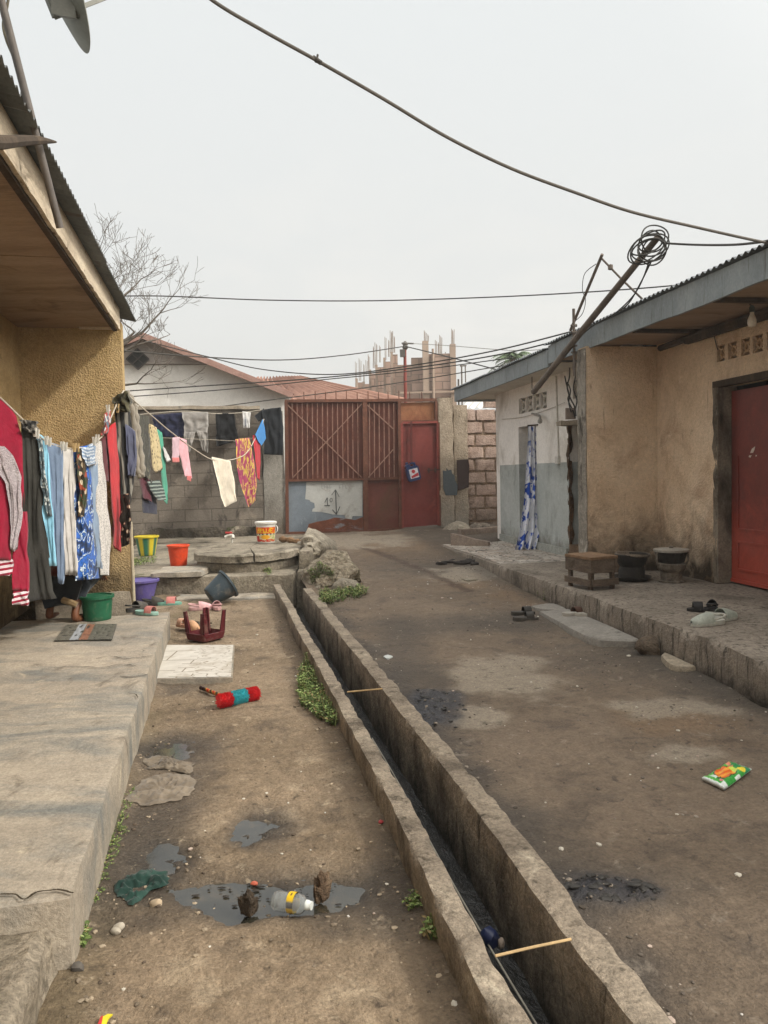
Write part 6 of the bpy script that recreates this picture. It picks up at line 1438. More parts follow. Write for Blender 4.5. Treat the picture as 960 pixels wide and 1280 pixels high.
for i in range(61):
    t = i/60; c_ = h0.lerp(h1, t); e = (h1-h0).normalized(); a = e.cross(UP).normalized(); b = a.cross(e); r = .012*(1+.12*sin(i*1.3))
    for j in range(n):
        th = 2*pi*j/n; vs.append(c_+(a*cos(th)+b*sin(th))*r); k = sin(th+i*.55)
        cs.append(lin('#2a1612') if t > .82 else (lin('#a3281e') if k > .3 else lin('#c99a2a') if k > -.3 else lin('#33201a')))
fs = [(i*n+j, i*n+(j+1) % n, (i+1)*n+(j+1) % n, (i+1)*n+j) for i in range(60) for j in range(n)]
mb.add(vs, fs, 0, cs); mb.build('handle', LBL, dz, smooth=180)

# ------------------------------------------------------------------ doormat
mq = [G(68, 802, .224), G(140, 800.5, .224), G(146, 781, .224), G(83, 782, .224)]
mt = thing('doormat', 'woven grey doormat with pale blue and rust bands on the terrace', 'doormat', sum(mq, Vector())/4)
mb = MB(); vs, cs = [], []; na, nb = 90, 40
for i in range(na+1):
    for j in range(nb+1):
        a, b = i/na, j/nb; p = mq[0].lerp(mq[1], a).lerp(mq[3].lerp(mq[2], a), b)
        w_ = .5+.5*sin(a*170)*sin(b*80); nn = noise.noise(Vector((a*14, b*9, 1)))
        c = mixc(lin('#55534b'), lin('#716e64'), w_)
        if .26 < a < .41: c = mixc(lin('#8a8e94'), lin('#a0a3a6'), w_)
        elif .43 < a < .57: c = mixc(lin('#7c5240'), lin('#96725c'), w_*.6+.4*nn)
        elif a > .57: c = mixc(lin('#46453d'), lin('#6a675c'), .5+.5*sin(b*75)*(.6+.4*sin(a*60)))
        vs.append(p+UP*(.008+.003*w_+.004*nn)); cs.append(c)
mb.add(vs, [(i*(nb+1)+j, (i+1)*(nb+1)+j, (i+1)*(nb+1)+j+1, i*(nb+1)+j+1) for i in range(na) for j in range(nb)], 0, cs)
mb.build('pile', LBL, mt, smooth=180)
mb = MB(); mb.prism([p+UP*.001 for p in mq], UP*.007); mb.build('backing', plain('#3d3c36', .9), mt)

# ------------------------------------------------------------------ footwear
def shoe(label, cat, p, ang, kind, sole, top, L=.24, group=None, name='slipper'):
    e = Vector((cos(ang), sin(ang), 0)); n = Vector((-sin(ang), cos(ang), 0)); p = Vector(p)
    t = thing(name, label, cat, p, group); W = L*.2
    def hw(s): return W*(.62+.38*sin(pi*min(1, max(0, (s*1.05))))**.8*(1 if s > .5 else .8))*min(1, (s/.07)**.5 if s < .07 else 1, ((1-s)/.12)**.5 if s > .88 else 1)
    ol = [(s/20, hw(s/20)) for s in range(21)]
    loop = [(s, -w_) for s, w_ in ol]+[(s, w_) for s, w_ in ol[::-1]]
    mb = MB(); N_ = len(loop); z_ = lambda s: .012*(1-s)
    vs = [p+e*(s-.5)*L+n*w_*.95 for s, w_ in loop]+[p+e*(s-.5)*L+n*w_*1.03+UP*(.012+z_(s)*.5) for s, w_ in loop]+[p+e*(s-.5)*L+n*w_+UP*(.022+z_(s)) for s, w_ in loop]
    fs = [tuple(range(N_))[::-1], tuple(2*N_+i for i in range(N_))]+[(k*N_+i, k*N_+(i+1) % N_, (k+1)*N_+(i+1) % N_, (k+1)*N_+i) for k in (0, 1) for i in range(N_)]
    mb.add(vs, fs); mb.build('sole', plain(sole, .7), t, smooth=50)
    mb = MB(); s0, s1 = {'slide': (.50, .80), 'clog': (.42, .99), 'thong': (.55, .62)}[kind]; ni, nj = 10, 12; vs = []
    for lay in (0, 1):
        for i in range(ni+1):
            f = i/ni; s = s0+(s1-s0)*f; H = (.06 if kind == 'slide' else .075*(1-.62*f**1.6) if kind == 'clog' else .045)-(.005*lay); w_ = max(.006, hw(min(s, .985)))*1.02-.004*lay
            for j in range(nj+1):
                th = pi*j/nj; vs.append(p+e*(s-.5)*L+n*cos(th)*w_+UP*(.016+max(0, sin(th))**.7*H))
    m_ = nj+1; o = m_*(ni+1)
    fs = [(i*m_+j, i*m_+j+1, (i+1)*m_+j+1, (i+1)*m_+j) for i in range(ni) for j in range(nj)]+[(o+i*m_+j, o+(i+1)*m_+j, o+(i+1)*m_+j+1, o+i*m_+j+1) for i in range(ni) for j in range(nj)]
    fs += [(j, o+j, o+j+1, j+1) for j in range(nj)]+[(ni*m_+j, ni*m_+j+1, o+ni*m_+j+1, o+ni*m_+j) for j in range(nj)]
    mb.add(vs, fs); mb.build('strap' if kind != 'clog' else 'upper', plain(top, .65), t, smooth=60)
    if kind == 'clog':
        mb = MB(); mb.tube(smooth_path([p+e*(-.06)*L+n*hw(.44)+UP*.045, p+e*(-.38)*L+n*hw(.2)+UP*.06, p+e*(-.50)*L+UP*.065, p+e*(-.38)*L-n*hw(.2)+UP*.06, p+e*(-.06)*L-n*hw(.44)+UP*.045]), .008, 6); mb.build('heel_strap', plain(sole, .65), t)
    return t
tz = .223; FW = 'shoes left about the doorways'
shoe('teal slipper with a pink strap, nearer one at the terrace end', 'slipper', G(184, 768, tz), -.4, 'slide', '#86a79a', '#bb776f', group=FW)
shoe('teal slipper with a pink strap, the one right at the terrace corner', 'slipper', G(209, 756, tz), .1, 'slide', '#6f9f8e', '#bd7870', L=.27, group=FW)
shoe('black shoe in front of the purple basin', 'shoe', G(172, 763, tz), 1.1, 'clog', '#3b3833', '#4a4640', L=.25, group=FW, name='shoe')
shoe('black shoe between the two teal slippers', 'shoe', G(192, 757, tz), .3, 'clog', '#2a2724', '#353129', L=.2, group=FW, name='shoe')
shoe('pale pink clog, left one by the terrace end', 'clog', G(251, 762, .01), .25, 'clog', '#c39a98', '#cfa3a4', L=.25, group=FW, name='clog')
shoe('pale pink clog, right one nearer the tipped bucket', 'clog', G(271, 761, .01), 1.9, 'clog', '#c39a98', '#d3a9a9', L=.24, group=FW, name='clog')
shoe('tan sandal leaning on the terrace edge behind the stool', 'sandal', G(229, 789, .01)+Vector((0, .05, .03)), 2.5, 'slide', '#b98a70', '#c69a80', L=.22, group=FW, name='sandal')
shoe('tan sandal under the upturned maroon stool', 'sandal', G(240, 790, .01)+Vector((0, .03, .01)), -.9, 'clog', '#b78a68', '#c29672', L=.22, group=FW, name='sandal')
mb = MB(); rr = random.Random(8)
for k in range(5): mb.tube(smooth_path([G(245+rr.uniform(-4, 20), 781+rr.uniform(-5, 8), .02) for _ in range(4)]), .006, 5)
tag(mb.build('twigs', plain('#4a4136', .9)), 'dark tangle of twigs lying behind the maroon stool', 'twigs')
def rg(u, v, dz=0.):
    p = G(u, v, .05)
    for _ in range(4):
        X, s = ca(p); p = G(u, v, road_h(X, s, p))
    return p+UP*dz
shoe('dark worn slipper left of the flat slab, farther one', 'slipper', rg(654, 768), .2, 'slide', '#3c3832', '#2f2c28', group=FW)
shoe('dark worn slipper left of the flat slab, nearer one', 'slipper', rg(657, 775), .1, 'slide', '#45403a', '#34302b', group=FW)
zsl = rg(735, 790).z+.043
shoe('white soled brown slipper on the flat slab, left one', 'slipper', G(717, 769, zsl), .4, 'slide', '#a09a90', '#4a3226', group=FW)
shoe('white soled brown slipper on the flat slab, right one', 'slipper', G(734, 770, zsl), -.2, 'slide', '#a8a297', '#3b2a22', group=FW)
shoe('grey green clog on the right porch, pointing at the lane', 'clog', G(884, 781, .281), 3.5, 'clog', '#a9a79c', '#989c91', L=.29, group=FW, name='clog')
shoe('grey green clog on the right porch, nearer the red door', 'clog', G(903, 775, .281), .45, 'clog', '#a5a398', '#92978c', L=.29, group=FW, name='clog')
shoe('black strappy sandal behind the grey green clogs', 'sandal', G(878, 764, .281), 2.9, 'slide', '#1d1b1a', '#1a1817', L=.23, group=FW, name='sandal')
shoe('black sandal with a raised strap behind the grey green clogs', 'sandal', G(890, 763, .281), 1.2, 'clog', '#1f1d1c', '#181616', L=.2, group=FW, name='sandal')
mb = MB(); rr = random.Random(12)
for k in range(7):
    a = rg(552+k*7, 706-(k % 3)*2, .01); mb.rock(a, (.07+.05*rr.random(), .06, .025+.02*rr.random()), k+3, 2, .4)
mb.tube(smooth_path([rg(u, v, .03) for u, v in ((548, 707), (562, 705), (580, 707), (594, 703))]), .018, 6)
tag(mb.build('rubbish_heap', plain('#2b2622', .9)), 'low heap of black burnt rubbish in the lane before the mosaic paving', 'rubbish')
mb = MB(); mb.rock(rg(550, 706, .02), (.035, .03, .03), 3, 2, .15); tag(mb.build('stone', plain('#a3917c', .9)), 'little round tan stone left of the black rubbish', 'stone')

# ------------------------------------------------------------------ things on the right porch
q0, q1, q2 = G(712, 733, .281), G(738, 739, .281), G(770, 735, .281)
ex, ey = (q0-q1), (q2-q1); ex.z = ey.z = 0; ex = ex.normalized()*max(.42, ex.length*.8); ey = ey-ex.normalized()*ey.dot(ex.normalized())*.6
OW = surf('old_crate_wood', [(.25, '#4c4036'), (.5, '#5f5246'), (.8, '#716456')], 4, stretch=(1, 1, 3), fine=.25, rough=.9, bump=.5, bscale=30, stains=[('#3a2e23', 3, .55, .7, (1, 1, 1))])
OW2 = surf('old_crate_top', [(.25, '#66503c'), (.5, '#785f48'), (.8, '#8a7057')], 4, fine=.25, rough=.9, bump=.4)
bn = thing('wooden_bench', 'low rough wooden bench with a lower board at the porch edge', 'bench', q1)
def bbox(a0, a1, b0, b1, z0, z1, nm, mat=OW):
    mb = MB(); f = lambda X, s, z: q1+ex*X+ey*s+UP*(z)
    mb.rbox(f, a0, a1, b0, b1, z0, z1, c=.12, amp=.004, f=9, seed=a0+b0+z0, cz=.06); return mb.build(nm, mat, bn, smooth=40)
bbox(0, 1, 0, 1, .285, .31, 'top', OW2)
bbox(0, 1, .02, .10, .16, .283, 'apron'); bbox(0, 1, .90, .98, .16, .283, 'apron'); bbox(.02, .09, .11, .89, .16, .283, 'apron'); bbox(.91, .98, .11, .89, .16, .283, 'apron')
for a in (.06, .84):
    for b in (.06, .84): bbox(a, a+.10, b, b+.10, 0, .158, 'leg')
bbox(0, 1, -.02, .045, .04, .10, 'stretcher'); bbox(-.03, .05, .06, 1., .04, .10, 'stretcher')
SOOT = surf('sooty_tin', [(.25, '#1f1c19'), (.5, '#2f2a25'), (.8, '#4a433b')], 5, fine=.3, rough=.7, bump=.5, stains=[('#6d6256', 4, .6, .74, (1, 1, 1))])
c1 = G(789, 725, .281); s1 = thing('charcoal_stove', 'squat blackened charcoal stove with a rusty rim beside the bench', 'stove', c1)
mb = MB(); mb.lathe(c1, [(.001, 0), (.15, .002), (.19, .03), (.195, .042), (.185, .04), (.14, .02), (.001, .018)], 26, wob=.03); mb.build('ash_tray', SOOT, s1)
mb = MB(); mb.lathe(c1, [(.10, .02), (.125, .03), (.13, .10), (.115, .14), (.15, .2), (.165, .262), (.16, .268), (.145, .22), (.11, .16), (.001, .15)], 26, wob=.06); mb.build('fire_bowl', SOOT, s1)
mb = MB(); mb.lathe(c1, [(.160, .245), (.172, .255), (.17, .275), (.158, .272), (.150, .25)], 26, Vector((.06, 0, 1)), wob=.04); mb.build('rim', surf('ashy_rim', [(.3, '#5c5146'), (.7, '#857868')], 6, fine=.3), s1)
c2 = G(839, 727, .281); s2 = thing('charcoal_stove', 'taller charcoal stove with pale flared pan against the peach wall', 'stove', c2)
ASH = surf('ashy_tin', [(.25, '#4b433a'), (.5, '#6d6357'), (.8, '#8d8376')], 6, fine=.35, rough=.75, bump=.6, stains=[('#2a2520', 3, .52, .66, (1, 1, 1))])
mb = MB(); mb.lathe(c2, [(.001, 0), (.125, 0), (.128, .012), (.10, .02), (.105, .10), (.135, .13), (.14, .18), (.12, .19), (.001, .185)], 24, wob=.05); mb.build('stand', ASH, s2)
mb = MB(); mb.lathe(c2, [(.10, .188), (.125, .2), (.155, .30), (.152, .304), (.118, .21), (.001, .2)], 24, wob=.03); pan = mb.build('fire_pan', SOOT, s2)
mb = MB(); mb.lathe(c2, [(.148, .295), (.165, .30), (.17, .322), (.13, .328), (.001, .333)], 24, wob=.03); mb.build('lid', surf('pale_lid', [(.3, '#8b857b'), (.7, '#aba59a')], 6, fine=.2, rough=.5), s2)
mb = MB(); mb.tube(smooth_path([c2+Vector((-.15, -.04, .3)), c2+Vector((-.16, -.05, .22)), c2+Vector((-.14, -.03, .17))]), .008, 6); mb.build('handle', ASH, s2); mb = MB(); mb.tube(smooth_path([c2+Vector((.14, -.05, .3)), c2+Vector((.15, -.05, .22)), c2+Vector((.13, -.03, .17))]), .008, 6); mb.build('handle', ASH, s2); mb = MB(); mb.lathe(c2+UP*.33, [(.02, 0), (.024, .015), (.01, .022), (.001, .023)], 10); mb.build('lid_knob', ASH, s2)

# ------------------------------------------------------------------ slabs and stones at the foot of the porch
def flat(px, h, mat, label, cat='slab', name='stone_slab', zf=rg):
    pts = [zf(u, v) for u, v in px]; zz = max(p.z for p in pts)*.5+min(p.z for p in pts)*.5+h
    top = smooth_path(pts+[pts[0]], 3)[:-1]; n = len(top); c = sum(top, Vector())/n
    mb = MB(); o = rnd.uniform(0, 50)
    vs = [];
    for k, (sc, dz) in enumerate(((1.0, -.09), (1.0, -.018), (.975, -.003), (.7, .0), (.35, .002))):
        for p in top:
            q = c.lerp(p, sc*(1+.02*nz(p, 9., o))); vs.append(Vector((q.x, q.y, zz+dz+.006*nz(q, 5., o))))
    vs.append(Vector((c.x, c.y, zz))); L = len(vs)-1
    fs = [(k*n+i, k*n+(i+1) % n, (k+1)*n+(i+1) % n, (k+1)*n+i) for k in range(4) for i in range(n)]+[(4*n+i, 4*n+(i+1) % n, L) for i in range(n)]
    mb.add(vs, fs); return tag(mb.build(name, mat, smooth=40), label, cat)
SLB = surf('grey_slab', [(.25, '#6f6a63'), (.5, '#837e76'), (.8, '#948f86')], 2, fine=.2, rough=.7, bump=.4, bscale=40, stains=[('#453f37', 2.4, .57, .68, (1, 1, 1))])
flat([(674, 768), (700, 764), (742, 764), (780, 782), (812, 797), (800, 806), (768, 808), (738, 806), (715, 795)], .04, SLB, 'wide flat grey slab lying in the lane against the porch kerb')
flat([(664, 760), (684, 755), (700, 756), (708, 764), (690, 765), (672, 764)], .02, SLB, 'small flat slab under dirt beyond the wide grey slab')
flat([(826, 824), (842, 815), (858, 817), (868, 828), (884, 836), (866, 839), (840, 838)], .035, surf('tan_slab', [(.3, '#84796b'), (.7, '#a0947f')], 3, fine=.25, bump=.5), 'flat pale stone lying below the porch kerb')
p = rg(827, 817); mb = MB(); mb.rock(p+UP*.04+Vector((0, .06, 0)), (.20, .13, .09), 21, 3, .25, 1.5, flat=-.6, ang=.1); tag(mb.build('stone', surf('brown_stone', [(.25, '#50453a'), (.5, '#685b4d'), (.8, '#7f7161')], 4, fine=.3, bump=.9, bscale=30, bdist=.02)), 'long brown stone wedged between the grey slab and porch kerb', 'stone')
mb = MB(); mb.cbox(rg(786, 725, .02), (.06, .02, 0), (-.02, .06, 0), (0, 0, .02)) if False else mb.rock(rg(785, 273), (.01,)*3, 2, 1)
p = rg(586, 726, .01); mb = MB(); mb.cbox(p, (.06, .03, 0), (-.03, .07, 0), (0, 0, .012)); tag(mb.build('brick_piece', RUB), 'flat broken brick lying in the lane beyond the grey slab', 'brick')

# ------------------------------------------------------------------ snack packet
k0, k1, k2, k3 = rg(877.5, 977, .006), rg(905, 990, .006), rg(939.5, 964, .006), rg(911, 955, .006)
pk = thing('snack_packet', 'empty green snack packet with orange print lying in the lane', 'packet', (k0+k1+k2+k3)/4)
mb = MB(); vs, cs = [], []; na, nb = 70, 40
def pkc(a, b):
    c = mixc(lin('#2f8a3c'), lin('#57a83f'), b)
    if a > .75: c = mixc(lin('#2a7f5a'), lin('#2f8a3c'), b)
    d = sqrt(((a-.45)/.24)**2+((b-.52)/.30)**2)+.25*noise.noise(Vector((a*9, b*6, 0)))
    if d < 1.18: c = lin('#20401c')
    if d < 1.: c = mixc(lin('#c9541d'), lin('#e09a3a'), .5+.5*sin(b*26+a*9))
    if .62 < a < .72 and .25 < b < .6: c = lin('#b9c94a')
    if sqrt(((a-.78)/.09)**2+((b-.2)/.16)**2) < 1: c = lin('#d6c23a')
    if sqrt(((a-.74)/.05)**2+((b-.62)/.1)**2) < 1 or sqrt(((a-.80)/.05)**2+((b-.8)/.1)**2) < 1: c = lin('#c77a5f')
    if .10 < a < .2 and .52 < b < .86: c = lin('#bfcfc4')
    if a < .13 and b < .22: c = lin('#c5cbc6')
    if sqrt(((a-.16)/.05)**2+((b-.33)/.09)**2) < 1: c = lin('#c9797a')
    if a < .03 or a > .965: c = lin('#c9cfca')
    if .44 < a < .6 and b < .1: c = lin('#c9d2c8')
    if .82 < a < .93 and b > .93: c = lin('#c9d2c8')
    return c
for lay in (0, 1):
    for i in range(na+1):
        for j in range(nb+1):
            a, b = i/na, j/nb; p = k0.lerp(k3, a).lerp(k1.lerp(k2, a), 1-b); e = min(1, a*7, (1-a)*7)*min(1, b*5, (1-b)*5)
            vs.append(p+UP*((.004+.016*max(0, e)**.6*(1+.7*noise.noise(Vector((a*6, b*4, 2.))))+.003*noise.noise(Vector((a*20, b*15, 4)))+.010*sstep(.2, 0, a)) if lay == 0 else 0)); cs.append(pkc(a, b) if lay == 0 else lin('#a9aaa8'))
n = nb+1; o = n*(na+1)
fs = [(i*n+j, i*n+j+1, (i+1)*n+j+1, (i+1)*n+j) for i in range(na) for j in range(nb)]+[(o+i*n+j, o+(i+1)*n+j, o+(i+1)*n+j+1, o+i*n+j+1) for i in range(na) for j in range(nb)]
for i in range(na): fs += [(i*n, (i+1)*n, o+(i+1)*n, o+i*n), (i*n+nb, o+i*n+nb, o+(i+1)*n+nb, (i+1)*n+nb)]
for j in range(nb): fs += [(j, o+j, o+j+1, j+1), (na*n+j, na*n+j+1, o+na*n+j+1, o+na*n+j)]
mb.add(vs, fs, 0, cs); PKM = surf('glossy_print', [(0, '#888888'), (1, '#888888')], attr=True, fine=.04, rough=.35, spec=.5, bump=.15, bscale=40); mb.build('wrapper', PKM, pk, smooth=180)

# ------------------------------------------------------------------ bottle and stones in the puddle
g0, g1 = G(343, 1136, -.004), G(386, 1143, -.004); g0.z = g1.z = .026; axv = (g1-g0); L = axv.length; axn = axv.normalized()
bo = thing('plastic_bottle', 'crumpled clear plastic bottle with a yellow label in the puddle', 'bottle', (g0.x, g0.y, 0))
m, nt, bs = new_mat('clear_plastic'); bs.inputs['Base Color'].default_value = (.93, .95, .94, 1); bs.inputs['Transmission Weight'].default_value = .93; bs.inputs['Roughness'].default_value = .16; bs.inputs['IOR'].default_value = 1.2
bump_n(nt, bs, noise_n(nt, coords(nt), 40, 4), .5, .004); CLEAR = m
R0 = .031
mb = MB(); mb.lathe(g0, [(.001, .004), (R0*.8, 0), (R0, .012), (R0*.98, L*.25), (R0*.93, L*.38), (R0*.98, L*.44), (R0*.98, L*.62), (R0*1.02, L*.68), (R0*.9, L*.82), (R0*.45, L*.95), (R0*.42, L), (R0*.34, L), (R0*.36, L*.94), (R0*.8, L*.81), (R0*.93, L*.6), (R0*.92, L*.1), (.001, .01)], 30, axn, wob=.14); mb.build('body', CLEAR, bo, smooth=60)
mb = MB(); vs, cs = [], []; a_ = axn.cross(UP).normalized(); b_ = a_.cross(axn)
for i in range(13):
    for j in range(41):
        t = 2*pi*j/40; h = L*(.45+.19*i/12); vs.append(g0+axn*h+(a_*cos(t)+b_*sin(t))*(R0*1.03*(1+.10*noise.noise(Vector((cos(t)*1.3, sin(t)*1.3, h*3))))))
        c = lin('#d0aa1c') if (sin(t) < -.15 or .6 < t < 2.2) else lin('#2b2018')
        if (t-1.35)**2+((i-6)/5)**2*.35 < .06: c = lin('#4a3a1a')
        cs.append(c)
mb.add(vs, [(i*41+j, i*41+j+1, (i+1)*41+j+1, (i+1)*41+j) for i in range(12) for j in range(40)], 0, cs); bl_ = mb.build('label_sticker', LBL, bo, smooth=180)
mb = MB(); mb.lathe(g0+axn*L*.93, [(R0*.5, 0), (R0*.52, .004), (R0*.5, .008), (R0*.44, .012), (R0*.44, .02), (R0*.36, .02)], 20, axn); mb.build('neck_ring', plain('#c9cdc9', .3), bo)
WETST = surf('wet_stone', [(.25, '#2f271f'), (.5, '#453a2e'), (.8, '#5d5041')], 8, fine=.35, rough=.7, rvar=.2, bump=1., bscale=60, bdist=.012)
mb = MB(); mb.rock(G(311, 1141, -.005)+UP*.026, (.036, .034, .038), 31, 4, .55, 2.0, flat=-.6); tag(mb.build('stone', WETST), 'dark wet stone at the near edge of the puddle', 'stone')
mb = MB(); mb.rock(G(402, 1126, -.005)+UP*.036, (.033, .034, .05), 37, 4, .6, 2.2, flat=-.7); tag(mb.build('stone', surf('two_tone_stone', [(.3, '#4a3b2e'), (.5, '#6b5846'), (.75, '#a08c72')], 7, fine=.35, bump=1., bscale=50, bdist=.012)), 'upright brown stone standing in the puddle behind the bottle', 'stone')
# ------------------------------------------------------------------ rags
def yg(u, v, dz=0.):
    p = G(u, v, 0.)
    for _ in range(3):
        X, s = ca(p); p = G(u, v, yard_h(X, s, p))
    return p+UP*dz
def rag(name, px, mat, label, cat, H=.03, seed=0.):
    mb = MB(); pts = [yg(u, v) for u, v in px]; c = sum(pts, Vector())/len(pts); ol = smooth_path(pts+[pts[0]], 12)[:-1]; n = len(ol); rg_ = 26; vs = []
    for k in range(rg_+1):
        f = 1-k/rg_
        for p in ol:
            q = c.lerp(p, f*(1+.22*nz(p, 16., seed)*f+.12*nz(p, 40., seed+2)*f)); X, s = ca(q)
            w_ = (.55-abs(nz((q.x+.02*nz(q, 20.), q.y, 0), 15., seed+3))*1.6)*.9+(.4-abs(nz((q.x, q.y+.02*nz(q, 24., 3.), 0), 38., seed+5)))*.7+.2*nz(q, 80., 2.)
            vs.append(Vector((q.x, q.y, max(-.006, yard_h(X, s, q))+.004+H*w_*(1-f**6)*1.2)))
    fs = [(k*n+i, k*n+(i+1) % n, (k+1)*n+(i+1) % n, (k+1)*n+i) for k in range(rg_) for i in range(n)]
    mb.add(vs, fs); return tag(mb.build(name, mat, smooth=180), label, cat)
rag('wet_rag', [(144, 1108), (160, 1099), (190, 1096), (216, 1098), (212, 1110), (192, 1116), (180, 1124), (164, 1134), (155, 1124), (144, 1122)], cloth_mat('dark_green_rag', [(.3, '#1b2e29'), (.7, '#28423a')], 9), 'dark green wet rag lying at the end of the puddle', 'rag', .032, 3.)
rag('crumpled_sheet', [(158, 992), (178, 978), (200, 970), (228, 969), (244, 976), (238, 990), (216, 1002), (186, 1006), (165, 1002)], cloth_mat('grey_sheet', [(.3, '#645a4e'), (.7, '#7d7263')], 9), 'crumpled grey plastic sheet trodden into the yard', 'sheet', .022, 9.)
rag('crumpled_sheet', [(181, 952), (200, 948), (222, 953), (240, 957), (240, 968), (222, 966), (200, 962), (186, 962)], cloth_mat('muddy_cloth', [(.3, '#5a5146'), (.7, '#736859')], 9), 'muddy lump of cloth beyond the crumpled grey sheet', 'cloth', .022, 14.)
# ------------------------------------------------------------------ sticks over the drain, scraps
STK = plain('#a58a62', .8)
def dk(u, v, z): return G(u, v, z)
mb = MB(); mb.tube([dk(434, 865, .135), dk(478, 861, .155)], .005, 6); tag(mb.build('stick', STK), 'thin stick laid across the drain farther away', 'stick')
mb = MB(); mb.tube([dk(619, 1195, .142), dk(666, 1184, .15), dk(714, 1174, .158)], .0038, 6); tag(mb.build('stick', plain('#b59a70', .8)), 'bamboo stick laid across the near end of the drain', 'stick')
mb = MB(); q = dk(613, 1172, -.08); mb.rock(q, (.035, .04, .03), 3, 2, .3); tag(mb.build('bag_scrap', plain('#232b4a', .4)), 'dark blue scrap of plastic bag lying in the drain', 'plastic bag')
mb = MB(); q = dk(627, 1179, -.08); mb.rock(q, (.012, .02, .02), 5, 2, .3); tag(mb.build('paper_scrap', plain('#8d7f72', .8)), 'pinkish scrap beside the blue plastic in the drain', 'scrap')
mb = MB(); mb.tube(smooth_path([A(.80+.012*sin(s*2), s, -.088) for s in (1.2, 1.6, 2, 2.5, 3, 3.6, 4.2)]), .0035, 5); tag(mb.build('cord', plain('#8a8578', .6)), 'thin pale cord trailing along the bottom of the drain', 'cord')
mb = MB(); q = rg(485, 822, .004); mb.rock(q, (.04, .06, .012), 6, 2, .2); tag(mb.build('plastic_scrap', plain('#b9bcb8', .5)), 'white oval scrap of plastic beside the drain kerb', 'scrap')
mb = MB(); q = yg(318, 1107, .008); mb.rock(q, (.014, .011, .008), 7, 2, .2); tag(mb.build('bottle_cap', plain('#b05a44', .5)), 'orange red cap at the far edge of the puddle', 'cap')
mb = MB(); q = yg(476, 1029, .006); mb.rock(q, (.012, .012, .008), 8, 2, .3); tag(mb.build('red_scrap', plain('#a8373a', .6)), 'tiny red scrap beside the left drain kerb', 'scrap')
q = yg(131, 1277, .006); sc_ = thing('sweet_wrapper', 'small yellow and red wrapper at the near end of the yard', 'wrapper', q)
mb = MB(); mb.prism([yg(u, v, .006) for u, v in ((121, 1290), (127, 1276), (135, 1272), (141, 1272), (136, 1277), (129, 1292))], (0, 0, .004)); mb.build('foil', plain('#d0c020', .4), sc_)
mb = MB(); mb.prism([yg(u, v, .011) for u, v in ((121, 1290), (126, 1277), (129, 1275), (126, 1292))], (0, 0, .002)); mb.build('red_band', plain('#b02820', .4), sc_)

# ------------------------------------------------------------------ weeds
LF = [plain(c, .75, .25, var=.25, name='leaf_'+c[1:]) for c in ('#66783f', '#7c8f50', '#4d5e32', '#98a56c', '#8c7a52')]
def weeds(pts_px, n, zf, hmin, hmax, leaf, label=None, cat='plant', name='weed_patch', seed=1, asstuff=False, spread=.012):
    mb = MB(); rr = random.Random(seed); us = [p[0] for p in pts_px]; vs_ = [p[1] for p in pts_px]
    def inside(u, v):
        c = False; j = len(pts_px)-1
        for i in range(len(pts_px)):
            (a, b), (c_, d) = pts_px[i], pts_px[j]
            if (b > v) != (d > v) and u < (c_-a)*(v-b)/(d-b)+a: c = not c
            j = i
        return c
    k = 0; tries = 0
    while k < n and tries < n*40:
        tries += 1; u, v = rr.uniform(min(us), max(us)), rr.uniform(min(vs_), max(vs_))
        if not inside(u, v): continue
        if noise.noise(Vector((u*.09, v*.09, seed))) < -.25 and rr.random() < .7: continue
        p = zf(u, v); k += 1; h = rr.uniform(hmin, hmax); top = p+Vector((rr.uniform(-.02, .02), rr.uniform(-.02, .02), h))
        w_ = Vector((.0018, .0, 0)); mb.add([p-w_, p+w_, top+w_*.6, top-w_*.6], [(0, 1, 2, 3)], 2)
        for q in range(rr.randint(3, 6)):
            o = p.lerp(top, rr.uniform(.35, 1.)); an = rr.uniform(0, 2*pi); L = leaf*rr.uniform(.6, 1.3); d = Vector((cos(an), sin(an), rr.uniform(-.1, .7))).normalized(); s = d.cross(UP).normalized()*L*.3
            mb.add([o, o+d*L*.5+s, o+d*L-UP*L*.15, o+d*L*.5-s], [(0, 1, 2, 3)], rr.choice((0, 0, 1, 1, 2, 3, 4)))
        if rr.random() < .12:
            t2 = p+Vector((rr.uniform(-.03, .03), rr.uniform(-.03, .03), h*rr.uniform(1.2, 1.9))); mb.add([p-w_*1.5, p+w_*1.5, t2], [(0, 1, 2)], rr.choice((1, 3, 4)))
    ob = mb.build(name, LF, smooth=0)
    if asstuff: return stuff(ob)
    return tag(ob, label, cat)
weeds([(384, 822), (394, 824), (404, 846), (416, 872), (426, 902), (418, 909), (398, 900), (376, 884), (373, 860), (377, 836)], 800, yg, .02, .085, .023, 'dense green weed patch growing along the left drain kerb', seed=2)
weeds([(402, 742), (424, 742), (444, 733), (462, 740), (452, 748), (420, 754), (404, 758), (398, 750)], 420, rg, .02, .09, .03, 'green weeds around the stone by the big boulder', seed=3)
weeds([(384, 716), (402, 704), (416, 716), (410, 728), (390, 730)], 150, lambda u, v: P(u, v, 8.85), .01, .05, .03, 'creeping weeds on the face of the big mossy boulder', seed=4)
weeds([(505, 1130), (530, 1115), (536, 1124), (520, 1136), (508, 1140)], 40, yg, .01, .03, .014, 'small grey green weed tuft at the right end of the puddle', seed=5)
weeds([(532, 1165), (546, 1156), (548, 1172), (538, 1180)], 30, yg, .02, .05, .018, 'small green seedling tuft against the left drain kerb', seed=6)
weeds([(92, 1168), (106, 1164), (108, 1184), (96, 1190)], 40, yg, .01, .035, .016, 'pale green sprout at the foot of the terrace edge', seed=7)
weeds([(666, 742), (684, 732), (698, 738), (696, 750), (680, 752)], 140, rg, .02, .1, .03, 'dusty weeds growing at the porch kerb beside the slabs', seed=8)
